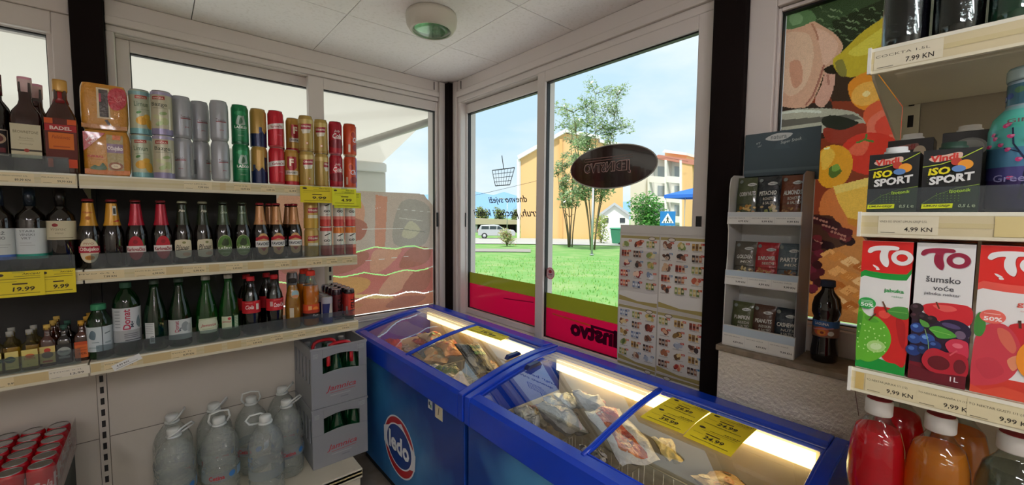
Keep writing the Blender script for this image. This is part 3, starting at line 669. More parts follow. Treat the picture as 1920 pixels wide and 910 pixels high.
for x0, x1 in ((LX0, LJ), (LJ, .745)):
    b = MB(); b.box(x0+.002, x1-.002, 2.0, LBK-.004, .15, .20, CREAM); b.box(x0+.002, x1-.002, 2.03, 2.05, .0, .15, CREAM); world_part(b, 'base_shelf', gon, .004)
    price_rail(gon, flatY(2.0, 0, .198), x0+.004, x1-.004, .198, .04, [], 'base_rail')
b = MB(); b.box(.729, .745, 2.06, LBK, 0, .149, CREAM)
for k in range(3): b.box(.7452, .7462, 2.07, 2.08, .03+k*.04, .05+k*.04, BLACKG)
world_part(b, 'base_foot', gon)

# ------------------------------------------------------------------ cans
def can_body(h, r, col, shapes, metal=CANP, top='#c9c9cc'):
    b = MB(); e = .006*h/.168
    b.lathe([(r*.80, 0, top), (r*.84, e*.5, top), (r*.98, e*1.6, col), (r, e*2.4, col), (r, h-e*2.6, col), (r*.97, h-e*1.8, col), (r*.86, h-e*.35, top), (r*.86, h-.0005, top)], metal, 28)
    if shapes: art(b, shapes, cyl(r), metal, du=r*.16)
    return b
def can_lid(h, r):
    b = MB(); b.lathe([(r*.70, h-.0045), (r*.78, h-.004), (r*.80, h+.0012), (r*.86, h+.0012), (r*.875, h-.0003)][::-1], STEEL, 28)
    b.lathe([(0, h-.004), (r*.72, h-.0042)][::-1], STEEL, 28); return b
def can_tab(h, r): b = MB(); b.prism([(-.008, -.004), (.008, -.006), (.011, 0), (.008, .006), (-.008, .004)], h-.0035, h-.0022, 'z', STEEL); return b
def can(label, loc, h, r, col, shapes, group=None, rz=0, top='#c9c9cc', name='drink_can', cat='can'):
    t = thing(name, label, cat, loc, rz, group)
    can_body(h, r, col, shapes, top=top).build('body', t); l = can_lid(h, r).build('lid', t); can_tab(h, r).build('pull_tab', l); return t
def pair(px, y, Y, lab, h, r, col, shapes, group, rz=(0, 0), top='#c9c9cc', z=LZ[0], dx=.0):
    x = onY(px, y, Y).x
    a = can('lower ' + lab, (x, Y, z+.0005), h, r, col, shapes, group, rz[0], top)
    return dup(a, (x+dx, Y+.002, z+h+.0018), rz[1], 'upper ' + lab, group)
CH, CR = .167, .0325
def ribbon(cx, cy, w, h, col, tx, tcol): return [poly([(cx-w/2, cy-h/2), (cx+w/2, cy-h/2+.002), (cx+w/2, cy+h/2+.002), (cx-w/2, cy+h/2)], col), txt(tx, cx, cy+.001, w*.82, h*.6, tcol, .02)]
lim = [rect(-.1, .0, .1, .02, '#7fb4b8'), rect(-.1, .145, .1, .16, '#8fb7bb')] + ribbon(-.004, .137, .036, .012, '#a8483c', 'GRIČKA', '#e9dcc8') + [txt('Limun', -.004, .112, .042, .018, '#4f6a52', .005), ell(-.002, .05, .02, .016, '#d9a63a', .3), ell(.012, .066, .011, .009, '#e0b64a'), ell(-.012, .08, .008, .0045, '#4f7f42', .5), line([(-.02, .09), (.02, .092)], .0012, '#7e9a80'), ell(.02, .04, .012, .02, '#d7b04a', .2)]
pair(265, 250, 2.17, 'pale teal lemon can at the left of the cans', CH, CR, '#bfc7ae', lim, 'lemon cans', (0, .25), '#9fb9bd')
baz = [rect(-.1, .0, .1, .022, '#9189ac'), rect(-.1, .15, .1, .162, '#a9a1bd')] + ribbon(-.006, .137, .04, .013, '#a03f3c', 'GRIČKA', '#e9dcc8') + [txt('Bazge', -.004, .112, .05, .019, '#4a4f44', .005), line([(-.025, .099), (.02, .1)], .0012, '#5b6a58'), ell(.008, .08, .012, .006, '#8ba06a', .2), ell(-.01, .065, .016, .008, '#c2c59a', -.3), ell(.012, .05, .012, .014, '#b5bd8c'), rect(.024, .02, .03, .1, '#e8e3d0'), ell(-.004, .04, .013, .008, '#9cae7b', .5)]
pair(305, 250, 2.135, 'lilac and cream elderflower can beside the lemon cans', CH, CR, '#c3bda4', baz, 'elderflower cans', (0, -.12), '#a29bb5')
sil = [txt('Tomislav', .004, .085, .036, .013, '#5a3634', .0, .35), line([(-.014, .078), (.024, .08)], .0028, '#8c2f32'), txt('pivo', .006, .045, .014, .007, '#9a2c36', .01), rect(.04, .02, .055, .14, '#b7b9bd'), rect(-.06, .03, -.05, .09, '#74767c')]
for px, Y, w, r1, r2 in ((342, 2.175, 'left of three', -.5, .3), (376, 2.22, 'middle of three', .9, .1), (412, 2.15, 'right of three', .15, .0)):
    pair(px, 260, Y, f'plain silver can with dark red script, {w} silver stacks', CH, CR, '#a7aab0', sil, 'silver cans', (r1, r2), '#b5b7bb')
las = [rect(-.11, .0, .11, .01, '#0c5a34'), blob([(-.016, .082), (-.012, .11), (-.002, .128), (.006, .118), (.012, .126), (.016, .1), (.016, .082)], '#93a89a'), blob([(-.006, .084), (-.002, .108), (.004, .112), (.008, .092)], '#3c6b50'), ell(0, .13, .024, .010, '#1f8a52'), txt('LAŠKO', 0, .072, .046, .014, '#e6ece6', .03), line([(-.02, .058), (.02, .058)], .0012, '#86b497'), line([(-.018, .05), (.018, .05)], .003, '#2a7d4e'), txt('PIVO', 0, .035, .02, .005, '#8fbfa0')]
pair(451, 270, 2.17, 'green can with a pale goat head emblem', CH, CR, '#0f7442', las, 'green cans', (.1, -.05), '#2b8f5c')
gb = [rect(-.11, .0, .11, .056, '#16214d'), poly([(-.035, .055), (-.02, .07), (-.008, .056), (.006, .075), (.02, .057), (.035, .07), (.035, .05), (-.035, .05)], '#16214d'), rect(-.014, .078, .012, .15, '#c99f55'), rect(.016, .06, .03, .12, '#2b2a3c'), rect(-.032, .062, -.02, .085, '#46506e')]
pair(485, 270, 2.19, 'gold and navy can between the green and red stacks', CH, CR, '#b8934a', gb, 'gold and navy cans', (0, .9), '#c9b27a')
kar = [poly([(-.05, .078), (.05, .092), (.05, .118), (-.05, .1)], '#e3dcd8'), txt('Karlovačko', .002, .097, .052, .014, '#9c1f2b', .02, 0, .14), txt('pivo', .012, .058, .016, .004, '#e5b7b5')]
pair(518, 280, 2.175, 'red can with a slanting white band', CH, CR, '#c01a2c', kar, 'red beer cans', (0, -.08), '#c9565a')
fav = [poly([(-.02, .135), (.02, .135), (.022, .085), (-.004, .06), (-.022, .085)], '#9e1b22'), txt('F', -.002, .108, .018, .034, '#ead9c0', .04), rect(-.03, .05, .03, .07, '#d9cfc0'), txt('FAVORIT', 0, .06, .04, .01, '#2a2723', .03), rect(-.11, 0, .11, .02, '#b01f28'), rect(-.018, .022, .018, .046, '#c9a04c')]
xf = onY(545, 310, 2.2).x
ff = can('lower red and gold can with a large F, single in front', (xf, 2.19, LZ[0]+.0005), CH, CR, '#b98a3a', fav, 'red and gold F cans', -.1, '#c9b27a')
xb = onY(548, 250, 2.30).x
dup(ff, (xb, 2.285, LZ[0]+.0005), .1, 'red and gold F can hidden low in the second row', 'red and gold F cans')
dup(ff, (xb, 2.285, LZ[0]+CH+.002), .15, 'upper red and gold F can standing back in the second row', 'red and gold F cans')
dup(ff, (xb-.069, 2.30, LZ[0]+.0005), .3, 'low F can in the second row behind the red stack', 'red and gold F cans')
dup(ff, (xb-.069, 2.30, LZ[0]+CH+.002), .3, 'upper F can in the second row peeping out beside the red stack', 'red and gold F cans')
ozc = [poly([(-.1, .128), (-.02, .13), (.0, .124), (.02, .131), (.1, .13), (.1, .15), (-.1, .148)], '#cbb069'), poly([(-.024, .1), (.022, .104), (.026, .13), (-.022, .124)], '#9c2436'), txt('Ožujsko', 0, .115, .042, .013, '#f1e3cf', .02, 0, .06), poly([(-.022, .1), (.022, .103), (.016, .085), (-.014, .08)], '#d8d0bd'), ell(.004, .036, .006, .006, '#c8604a'), ell(.004, .036, .004, .004, '#e9dcc4'), rect(-.11, 0, .11, .012, '#a07c34')]
pair(574, 280, 2.18, 'dull gold can with a red banner, left of the two gold stacks', CH, CR, '#b0924a', ozc, 'gold beer cans', (0, -.2), '#bda563')
pair(602, 280, 2.215, 'dull gold can with a red banner, right of the two gold stacks', CH, CR, '#b0924a', ozc, 'gold beer cans', (.75, -.3), '#bda563')
cola = [txt('Jolly', .0, .118, .03, .014, '#e9d2d0', .01, .3), txt('Cola', .0, .095, .044, .024, '#f0e2de', .02, .35), line([(-.014, .08), (.026, .083)], .0022, '#ecd5d2'), ell(.0, .055, .05, .022, '#7a1020')]
pair(629, 280, 2.215, 'dark red cola can with white script', CH, CR, '#a5162a', cola, 'cola cans', (0, 0), '#b7606a')
chi = [ell(-.006, .11, .017, .022, '#d9622c', .2), ell(-.006, .11, .011, .015, '#a83a2a', .2), txt('Chi', .008, .085, .034, .026, '#e8e0ec', .02, .2), rect(.02, .01, .034, .16, '#8f86c0'), rect(-.032, .02, -.022, .06, '#c9b6a0'), ell(.008, .045, .02, .018, '#8a3130', .4)]
pair(656, 285, 2.215, 'orange soft drink can at the right end of the top shelf', CH, CR, '#c2451f', chi, 'orange cans', (0, .45), '#c98a66')

# shrink-wrapped packs of cans in orange sleeves
def sleeve(label, loc, rz, front):
    t = thing('can_multipack', label, 'multipack', loc, rz, 'orange can packs')
    b = MB(); w, d, h = .127, .13, .165
    def fn(u, v):
        a = 2*PI*u; ca, sa = math.cos(a), math.sin(a); k = (abs(ca)**7+abs(sa)**7)**(-1/7); s = 1-.10*abs(2*v-1)**6
        return (ca*k*w/2*s, d/2+sa*k*d/2*s, h*v+.003*math.sin(9*u*PI)*math.sin(v*PI))
    b.grid(fn, 48, 10, FILM, '#c98a2a'); b.add([fn(i/48, 0) for i in range(48)], [tuple(range(48))[::-1]], FILM, '#b87a22'); b.add([fn(i/48, 1) for i in range(48)], [tuple(range(48))], FILM, '#c98f35')
    b.build('sleeve', t); b = MB(); art(b, front, flatY(-.0005, 0, 0), FILM); b.build('front_print', t)
    return t
xo = onY(199, 250, 2.14).x
sleeve('lower orange can pack with red corner on the top shelf', (xo, 2.135, LZ[0]+.001), 0,
       [rect(-.06, .004, .06, .022, '#c96f14'), poly([(-.06, .155), (-.002, .155), (-.06, .085)], '#b3202b'), txt('AKCIJA', -.043, .133, .03, .009, '#f3dcd6', .02, 0, .85), txt('PONUDA', -.034, .124, .034, .009, '#f3dcd6', .02, 0, .85), txt('HERBAL', -.03, .068, .042, .008, '#b8321c', .03),
        line([(-.05, .058), (-.012, .058)], .002, '#b8742a'), blob([(-.045, .022), (-.035, .036), (-.022, .033), (-.012, .046), (-.004, .022)], '#2f5a2c'), rect(.0, .02, .044, .15, '#a8935a'), rect(.016, .133, .038, .15, '#d9691a'), rect(.0, .085, .044, .118, '#8a6a86'), txt('Ožujsko', .022, .1, .042, .02, '#efe0e4', .03), ell(.022, .036, .02, .015, '#8a4a1c'), ell(.022, .036, .013, .009, '#e6d3ae'), txt('0%', .022, .036, .012, .006, '#7a3a22')])
sleeve('upper orange can pack turned with a red round badge', (xo-.002, 2.135, LZ[0]+.168), -.02,
       [rect(-.018, .04, .016, .15, '#ddc9a2'), rect(-.012, .046, .012, .144, '#3a2a22'), rect(-.012, .1, -.006, .13, '#a03040'), blob([(.012, .13), (.03, .155), (.058, .15), (.06, .1), (.035, .075), (.016, .085)], '#bb1f2f'), txt('0.0%', .043, .118, .026, .02, '#e58a8a', .0, 0, .5), poly([(.0, .035), (.012, .01), (.024, .008), (.008, .037)], '#2a1a14'), rect(-.06, .003, .06, .018, '#b67620')])

# ------------------------------------------------------------------ bottles
DKGLASS = mat('dark_brown_glass', '#0d0705', .06, 0, .6, coat=.5)
GRNGLASS = glassy('green_glass', '#3fae50', .03, 1.2, haze=.22, hazecol='#2f9a3c'); DKGRN = glassy('deep_green_glass', '#1a7a3a', .03, 1.3, haze=.16, hazecol='#15702c')
PETCLR = glassy('clear_bottle', '#e6f0ee', .03, 1.1)
BEER = [(.030, 0), (.033, .004), (.033, .112), (.031, .133), (.0245, .156), (.0205, .175), (.017, .21), (.0142, .235), (.0142, .25)]
def crown(z, col, r=.0162):
    b = MB(); b.lathe([(r, z-.006, col), (r*1.04, z-.004, col), (r*.98, z+.001, col), (r*.8, z+.0035, col), (0, z+.004, col)], CANP, 20); return b
def bottle(name, label, cat, loc, prof, glass, group=None, rz=0, fill=None, labels=(), cap=None, neck=None, sq=None, ysc=1, n=28):
    """prof: glass outline; fill: (material, outline) liquid; labels: list of (sleeve_profile or None, colour, art shapes, radius, material); cap/neck: MB"""
    t = thing(name, label, cat, loc, rz, group)
    def sc(mb):
        if ysc != 1: mb.v = [(x, y*ysc, z) for x, y, z in mb.v]
        return mb
    b = MB(); b.lathe(prof, glass, n, sq=sq); sc(b).build('glass_body' if glass in (DKGLASS, GRNGLASS, DKGRN) else 'body', t)
    if fill: b = MB(); b.lathe(fill[1], fill[0], n, sq=sq); sc(b).build('drink', t)
    for slv, col, shapes, r, m in labels:
        b = MB()
        if slv: b.lathe(slv, m, n, col, sq=sq); b.f = [f for f in b.f if len(f) == 4]; b.m = b.m[:len(b.f)]; b.c = b.c[:len(b.f)]; b.sm = b.sm[:len(b.f)]
        if shapes:
            if sq: art(b, shapes, flatY(-r*ysc-.0003, 0, 0), m)
            else: art(b, shapes, cyl(r), m, du=r*.16)
        (sc(b) if not sq else b).build('label', t)
    if neck: sc(neck).build('neck_foil', t)
    if cap: sc(cap).build('cap', t)
    return t
def foil(prof, col, shapes=None, r=.02):
    b = MB(); b.lathe([(a+.0006, z, col) for a, z in prof], CANP, 22); b.f, b.m, b.c, b.sm = zip(*[q for q in zip(b.f, b.m, b.c, b.sm) if len(q[0]) == 4]); b.f, b.m, b.c, b.sm = list(b.f), list(b.m), list(b.c), list(b.sm)
    if shapes: art(b, shapes, cyl(r), CANP, du=r*.2, w0=.0016)
    return b
z1 = LZ[1]+.0005
ozl = [ell(0, .066, .027, .045, '#d9c9a4', n=30), ell(0, .066, .0255, .043, '#e3d7bb', n=30), rect(-.031, .058, .031, .082, '#b0243a'), txt('Ožujsko', 0, .07, .054, .017, '#f4e8da', .03), txt('PIVO', 0, .092, .026, .007, '#b06a4a', .01), ell(.001, .04, .013, .009, '#c8923a'), ell(.001, .04, .009, .006, '#a86a24')]
NP = [(.0245, .157), (.0205, .175), (.017, .21), (.0142, .24)]
def beer(px, Y, label, lab, caps, fcol, fshapes, group, rz=0, py=430, lr=.0334):
    x = onY(px, py, Y).x
    return bottle('beer_bottle', label, 'bottle', (x, Y, z1), BEER, DKGLASS, group, rz, None, [(None, None, lab, lr, PAPER)] if lab else (), crown(.252, caps), foil(NP, fcol, fshapes) if fcol else None)
beer(167, 2.165, 'brown beer bottle with oval cream label and gold neck, first on the middle shelf', ozl, '#7a1822', '#c8922c', [txt('Ožujsko', 0, .205, .026, .008, '#a8482c', .02), ell(0, .185, .007, .007, '#b06a24')], 'gold necked beers')
bottle('beer_bottle', 'brown beer bottle with gold neck turned so no front label shows', 'bottle', (onY(211, 430, 2.165).x, 2.165, z1), BEER, DKGLASS, 'gold necked beers', 0, None, (), crown(.252, '#7a1822'), foil(NP, '#c8922c', [rect(.003, .195, .014, .23, '#d8d4c8'), rect(.005, .2, .012, .222, '#3a3a3a'), poly([(.0, .165), (.02, .165), (.02, .18), (.004, .172)], '#b0202c')]))
kal = [ell(0, .07, .024, .046, '#b51c2e', n=30), ell(0, .094, .007, .008, '#8a1420'), rect(-.032, .054, .032, .078, '#e6e0dc'), txt('Karlovačko', 0, .066, .056, .015, '#9c2030', .03)]
for px, w, r in ((256, 'left', -.12), (303, 'right', .1)): beer(px, 2.165, f'brown beer bottle with red neck and white banded red label, {w} one of two', kal, '#6a1018', '#a81c30', [line([(-.01, .168), (0, .163), (.01, .168)], .0016, '#d9c9b0')], 'red necked beers', r)
tol = [blob([(-.029, .035), (-.02, .026), (0, .022), (.02, .026), (.029, .035), (.029, .09), (.015, .097), (0, .099), (-.015, .097), (-.029, .09)], '#d9d0b4'), txt('Pilsner', -.002, .066, .046, .022, '#2e2a24', .005, .4), line([(-.026, .054), (.02, .06)], .0022, '#2a2622'), ell(.004, .086, .006, .005, '#8a8a5a'), ell(.012, .038, .014, .008, '#d7a98a')]
for px, w in ((343, 'left'), (381, 'right')): beer(px, 2.17, f'brown beer bottle with cream script label, {w} one of two', tol, '#8a8a72', '#26301e', [txt('Pils', 0, .215, .02, .01, '#d6d2bc', .02, .3), line([(-.015, .17), (.015, .17)], .0018, '#cfc9a8')], 'cream labelled beers', -.1 if w == 'left' else .15)
lal = [ell(0, .068, .029, .046, '#a9b08a', n=32), ell(0, .068, .0275, .0435, '#4d7430', n=32), ell(0, .052, .0275, .026, '#6c8a48', n=30), blob([(-.012, .07), (-.008, .09), (0, .1), (.006, .094), (.01, .1), (.012, .07)], '#2e3c20'), txt('LAŠKO', 0, .058, .05, .015, '#eef0e4', .03), txt('ZLATOROG', 0, .038, .03, .005, '#cdd8b4')]
for px, w, r in ((419, 'left', .05), (455, 'right', -.1)): beer(px, 2.165, f'brown beer bottle with round green goat label, {w} one of two', lal, '#2b3322', '#3f4d36', [txt('Laško', 0, .21, .022, .009, '#aab79a', .02, .3), line([(-.018, .165), (.018, .165)], .003, '#c9cdbc')], 'green labelled beers', r)
fvl = [blob([(-.022, .04), (-.012, .024), (0, .02), (.012, .024), (.022, .04), (.024, .09), (.014, .112), (0, .118), (-.014, .112), (-.024, .09)], '#c9a06a'), poly([(-.031, .084), (0, .094), (.031, .084), (.031, .098), (0, .108), (-.031, .098)], '#b01c2c'), rect(-.032, .056, .032, .084, '#e2e0dc'), txt('FAVORIT', 0, .07, .056, .014, '#2b2f38', .03), poly([(-.012, .052), (.012, .052), (0, .036)], '#a82030')]
for px, Y, w, r in ((488, 2.165, 'left', .2), (519, 2.17, 'middle', 0), (552, 2.18, 'right', -.1)): beer(px, Y, f'brown beer bottle with bronze neck and white name band, {w} one of three', fvl, '#8c1c26', '#c08a5a', [poly([(-.005, .175), (.005, .175), (.005, .165), (0, .16), (-.005, .165)], '#a01c2c')], 'bronze necked beers', r)
for px, w in ((506, 'between the left and middle'), (541, 'behind the right')): beer(px, 2.25, f'bronze necked beer bottle in the second row {w} ones', fvl, '#8c1c26', '#b07c50', None, 'bronze necked beers', .3)
# cans at the right of the middle shelf
pair(584, 440, 2.175, 'dull gold beer can on the middle shelf', .135, .0325, '#b8954a', [poly([(-.026, .075), (.024, .078), (.028, .103), (-.024, .098)], '#a02a38'), txt('Ožujsko', 0, .088, .044, .014, '#f1e3cf', .02), rect(-.11, 0, .11, .05, '#c29a3a'), rect(-.024, .05, .024, .066, '#ddd3bb')], 'gold cans on the middle shelf', (0, .1), '#bda563', LZ[1])
slim = [rect(-.09, .0, .09, .036, '#c2413c'), rect(-.09, .034, .09, .05, '#d67a6c'), rect(-.09, .122, .09, .14, '#b9443e'), txt('GO', -.002, .075, .03, .012, '#33302c', .04), line([(-.012, .1), (.014, .112)], .005, '#33302c'), txt('zero', 0, .058, .02, .005, '#7a5a54')]
slim2 = [rect(-.09, .0, .09, .036, '#c2413c'), rect(-.09, .034, .09, .05, '#d67a6c'), rect(-.09, .11, .09, .14, '#d97f3a'), txt('GO', -.002, .075, .03, .012, '#33302c', .04), line([(-.012, .095), (.014, .107)], .005, '#33302c')]
for px, Y, w, s_ in ((611, 2.175, 'left of three', slim), (635, 2.185, 'middle of three', slim2), (657, 2.19, 'right of three', slim2)):
    pair(px, 440, Y, f'white and coral slim can, {w} on the middle shelf', .145, .0265, '#d8d4cc', s_, 'white and coral slim cans', (0, .1), '#c9c6c0', LZ[1])
# wine, middle shelf left
WINE = [(.034, 0), (.0365, .004), (.0365, .175), (.034, .195), (.02, .215), (.0145, .225), (.0138, .285)]
def wine(px, label, w, h0, h1, col, shapes, capc):
    x = onY(px, 420, 2.165).x
    sl = [(0.0369, h0), (0.0369, h1)]
    b = MB(); b.lathe([(.0148, .225, capc), (.0146, .288, capc), (0, .2885, capc)], CANP, 20)
    return bottle('wine_bottle', label, 'bottle', (x, 2.165, z1), WINE, DKGLASS, 'wine bottles', 0, None, [(sl, col, shapes, 0.0369, PAPER)], b)
wine(-3, 'dark wine bottle with white label and blue foot band', 0, .045, .15, '#cdd2d0', [rect(-.12, .045, .12, .062, '#4a72c0'), txt('KRIŽ', .004, .135, .03, .012, '#6a6e70', .02), txt('VINO', .004, .118, .03, .01, '#6a6e70', .02), line([(-.02, .095), (.03, .095)], .0015, '#9aa0a0'), line([(-.02, .087), (.024, .087)], .0015, '#9aa0a0')], '#1c2430')
wine(58, 'dark wine bottle with white label and teal foot band', 0, .045, .15, '#cfd6d8', [rect(-.12, .045, .12, .062, '#2a9a86'), txt('STARI', -.006, .14, .036, .008, '#7a8084', .01), txt('VINSKI', -.006, .128, .036, .008, '#7a8084', .01), txt('VRT', -.008, .116, .024, .008, '#7a8084', .01), line([(-.024, .1), (.004, .1)], .0015, '#a0a6a8'), line([(-.024, .092), (.012, .092)], .0015, '#a0a6a8')], '#16202a')
wine(115, 'dark wine bottle with wide cream label and small red seal', 0, .108, .175, '#cfc6a8', [ell(-.012, .16, .008, .006, '#8a2a2e'), txt('Vranac', -.004, .146, .04, .01, '#8a8266', .0, .3), txt('vino', -.002, .132, .02, .007, '#8a8266', 0, .3), line([(-.034, .115), (.034, .115)], .003, '#8a8266')], '#15110f')
# spirits, top shelf left
z0 = LZ[0]+.0005
b = MB(); b.lathe([(.0165, .268, '#d9bcbc'), (.017, .31, '#d99aae'), (.0165, .318, '#d8a8b4'), (0, .318, '#d8a8b4')], PAPER, 20)
BOUR = [(.034, 0), (.036, .006), (.036, .175), (.032, .2), (.018, .225), (.0145, .24), (.0145, .30)]
xq = onY(52, 250, 2.155).x
bb = bottle('spirit_bottle', 'square whiskey bottle with cream label and pink sealed cap', 'bottle', (xq, 2.155, z0), BOUR, mat('whiskey_glass', '#2a0a06', .06, 0, .6, coat=.5), 'pink capped bottles', 0, None,
       [(None, None, [rect(-.034, .045, .034, .158, '#cdc4a6'), txt('BROWNSTONE', 0, .132, .056, .009, '#7d7357', .01), txt('Bourbon', 0, .112, .03, .006, '#8d8367'), line([(-.018, .104), (.018, .104)], .0012, '#9d9377'), txt('Kentucky', 0, .092, .03, .006, '#8d8367', 0, .2), rect(-.034, .068, .034, .074, '#3a3226'), ell(0, .071, .006, .006, '#a03a2e'), line([(-.03, .058), (.03, .058)], .001, '#a79d81')], .0367, PAPER)], b, None, 6, .8)
dup(bb, (xq+.012, 2.245, z0), 0, 'pink capped whiskey bottle half hidden behind the cream labelled one', 'pink capped bottles')
xq = onY(117, 250, 2.155).x
b = MB(); b.lathe([(.0175, .285, '#b98a3e'), (.0185, .29, '#c89a4c'), (.0185, .322, '#b4853a'), (.017, .327, '#a87a34'), (0, .327, '#a87a34')], CANP, 20)
nk = MB(); nk.lathe([(.021, .245, '#7c1a1c'), (.0165, .262, '#9a2022'), (.0165, .285, '#c9b48c')], CANP, 20)
bottle('spirit_bottle', 'amber herb liqueur bottle with red band and orange label', 'bottle', (xq, 2.155, z0), [(.037, 0), (.039, .006), (.039, .175), (.036, .2), (.022, .236), (.0155, .252), (.0155, .29)], mat('amber_glass', '#3a1206', .06, 0, .6, coat=.5), None, 0, None,
       [(None, None, [rect(-.038, .05, .038, .19, '#5c1a08'), rect(-.038, .145, .038, .168, '#a81e22'), txt('BADEL', 0, .156, .052, .012, '#ecd8cc', .03), rect(-.03, .083, .03, .14, '#cf6a16'), txt('Pelinkovac', 0, .125, .044, .012, '#8a3208', 0, .3), line([(-.02, .092), (.02, .092)], .004, '#a84a10'), rect(-.038, .17, -.018, .188, '#d2571a'), rect(.016, .17, .038, .188, '#d2571a'), rect(-.034, .02, -.022, .05, '#c8441c'), rect(.014, .02, .036, .05, '#c8441c')], .0396, PAPER)], b, nk, 6, .75)
b = MB(); b.lathe([(.017, .25, '#5a1424'), (.017, .318, '#1a1012'), (0, .318, '#1a1012')], CANP, 20)
bottle('spirit_bottle', 'black bottle with round emblem at the far left of the top shelf', 'bottle', (onY(-6, 240, 2.17).x, 2.17, z0), [(.034, 0), (.037, .005), (.037, .18), (.03, .21), (.0155, .235), (.0145, .3)], DKGLASS, None, 0, None, [(None, None, [rect(-.02, .05, .03, .135, '#bfae98'), rect(-.018, .053, .028, .132, '#1d1414'), ell(.005, .105, .02, .018, '#b79d84'), ell(.005, .105, .014, .012, '#5a2a26'), rect(-.012, .06, .022, .075, '#6a2a30')], .0374, PAPER)], b)
# ------------------------------------------------------------------ lower drinks shelf
z2 = LZ[2]+.0005
MINI = [(.019, 0), (.0205, .003), (.0205, .078), (.018, .09), (.0085, .1), (.0075, .108), (.0075, .128)]
def mini(px, py, Y, label, glass, lcol, shapes, capc, hh=1.0):
    b = MB(); b.lathe([(.0088, .122*hh, capc), (.009, .139*hh, capc), (0, .14*hh, capc)], PAPER, 14)
    return bottle('miniature_bottle', label, 'bottle', (onY(px, py, Y).x, Y, z2), [(r, z*hh) for r, z in MINI], glass, 'miniature spirit bottles', 0, None, [(None, None, [rect(-.0185, .012, .0185, .072, lcol)]+shapes, .0209, PAPER)], b, None, 5, .75, 20)
AMB = mat('amber_glass', '#3a1206', .06, 0, .6, coat=.5); PALE = glassy('pale_spirit', '#e8dc9a', .03, 1.1)
mA = mini(20, 655, 2.15, 'clear miniature bottle with yellow label and dark round emblem', PALE, '#d8c878', [ell(0, .045, .012, .011, '#2e4a44'), rect(-.013, .043, .013, .047, '#7a9a6a'), txt('RUM', 0, .02, .014, .004, '#4a4430')], '#9a9a94')
mB = mini(57, 655, 2.15, 'clear miniature bottle with yellow label and orange print', PALE, '#d6c56e', [ell(0, .05, .011, .007, '#d0642c'), txt('Lozica', 0, .042, .026, .009, '#b84a20', .01), txt('0,1 l', 0, .02, .014, .004, '#4a4430')], '#9a9a94')
mC = mini(90, 650, 2.16, 'brown miniature bottle with gold cap, red and grey emblem label', AMB, '#d2bc72', [ell(0, .058, .008, .008, '#b8382a'), ell(0, .042, .014, .012, '#6a5a48'), rect(-.012, .016, .012, .022, '#b8382a')], '#c8a650', 1.06)
mD = mini(121, 645, 2.165, 'dark miniature bottle with a grey oval label and green cap', DKGLASS, '#1c1a18', [ell(0, .045, .017, .016, '#a9aca6'), txt('Stock', 0, .046, .024, .009, '#5a5c58', .02), rect(-.014, .02, .014, .028, '#9a9d97')], '#1f4a3c')
mE = mini(154, 640, 2.165, 'brown miniature bottle with a bright orange label', AMB, '#d8692a', [rect(-.0185, .06, .0185, .072, '#c04a1c'), line([(-.012, .05), (.012, .05)], .002, '#a03c14'), line([(-.012, .04), (.012, .04)], .002, '#a03c14'), txt('BADEL', .002, .028, .02, .008, '#6a2408', .02)], '#c8962e', 1.06)
for src, px, Y, lab in ((mA, 22, 2.22, 'yellow labelled miniature in the second row behind the dark emblem one'), (mB, 64, 2.22, 'yellow labelled miniature in the second row behind the orange print one'), (mC, 101, 2.23, 'gold capped miniature in the second row behind the grey emblem one'), (mE, 164, 2.24, 'orange labelled miniature in the second row behind the front orange one'),
                       (mD, 128, 2.24, 'green capped miniature in the second row behind the grey oval one'), (mC, 108, 2.31, 'gold capped miniature in the third row behind the grey emblem one'), (mE, 170, 2.31, 'orange labelled miniature in the third row behind the front orange one'), (mA, -8, 2.15, 'yellow labelled miniature cut by the left edge of the picture')):
    dup(src, (onY(px, 630, Y).x, Y, z2), 0, lab, 'miniature spirit bottles')
def screwcap(z, r, h, col):
    b = MB(); b.lathe([(r, z, col), (r*1.03, z+.002, col), (r, z+h*.9, col), (r*.85, z+h, col), (0, z+h, col)], PAPER, 20); return b
DONW = [rect(-.13, .05, .13, .1, '#a9adb0'), line([(-.012, .075), (.03, .075)], .006, '#5a5c60'), line([(-.012, .085), (.03, .085)], .005, '#6a6c70'), rect(.012, .066, .03, .07, '#44464a')]
xq = onY(235, 600, 2.155).x+.0045
bottle('water_bottle', 'large green mineral water bottle with white label and sideways red name', 'bottle', (xq, 2.168, z2), [(.037, 0), (.0405, .006), (.0405, .19), (.038, .21), (.026, .236), (.0155, .25), (.0145, .262)], DKGRN, 'green mineral water bottles', .1, None,
       [([(.041, .05), (.041, .182)], '#c7cdd0', [rect(-.14, .05, .14, .096, '#a4a8ab'), txt('Donat', -.004, .138, .078, .022, '#b02848', .02, 0, PI/2), txt('Mg', .013, .118, .024, .013, '#2a3a4c', .03, 0, PI/2), blob([(.024, .12), (.034, .15), (.04, .125), (.036, .1)], '#6f8288'), line([(-.012, .082), (.03, .082)], .0035, '#77797d'), line([(-.012, .075), (.03, .075)], .0035, '#77797d'), line([(-.012, .068), (.03, .068)], .0035, '#77797d'), line([(-.01, .058), (.04, .058)], .003, '#44464a')] + [line([(-.04, .11+k*.012), (-.022, .11+k*.012)], .004, '#98a0a4') for k in range(6)], .0411, PAPER)], screwcap(.256, .017, .022, '#1f4a34'))
xq = onY(188, 620, 2.155).x-.0025
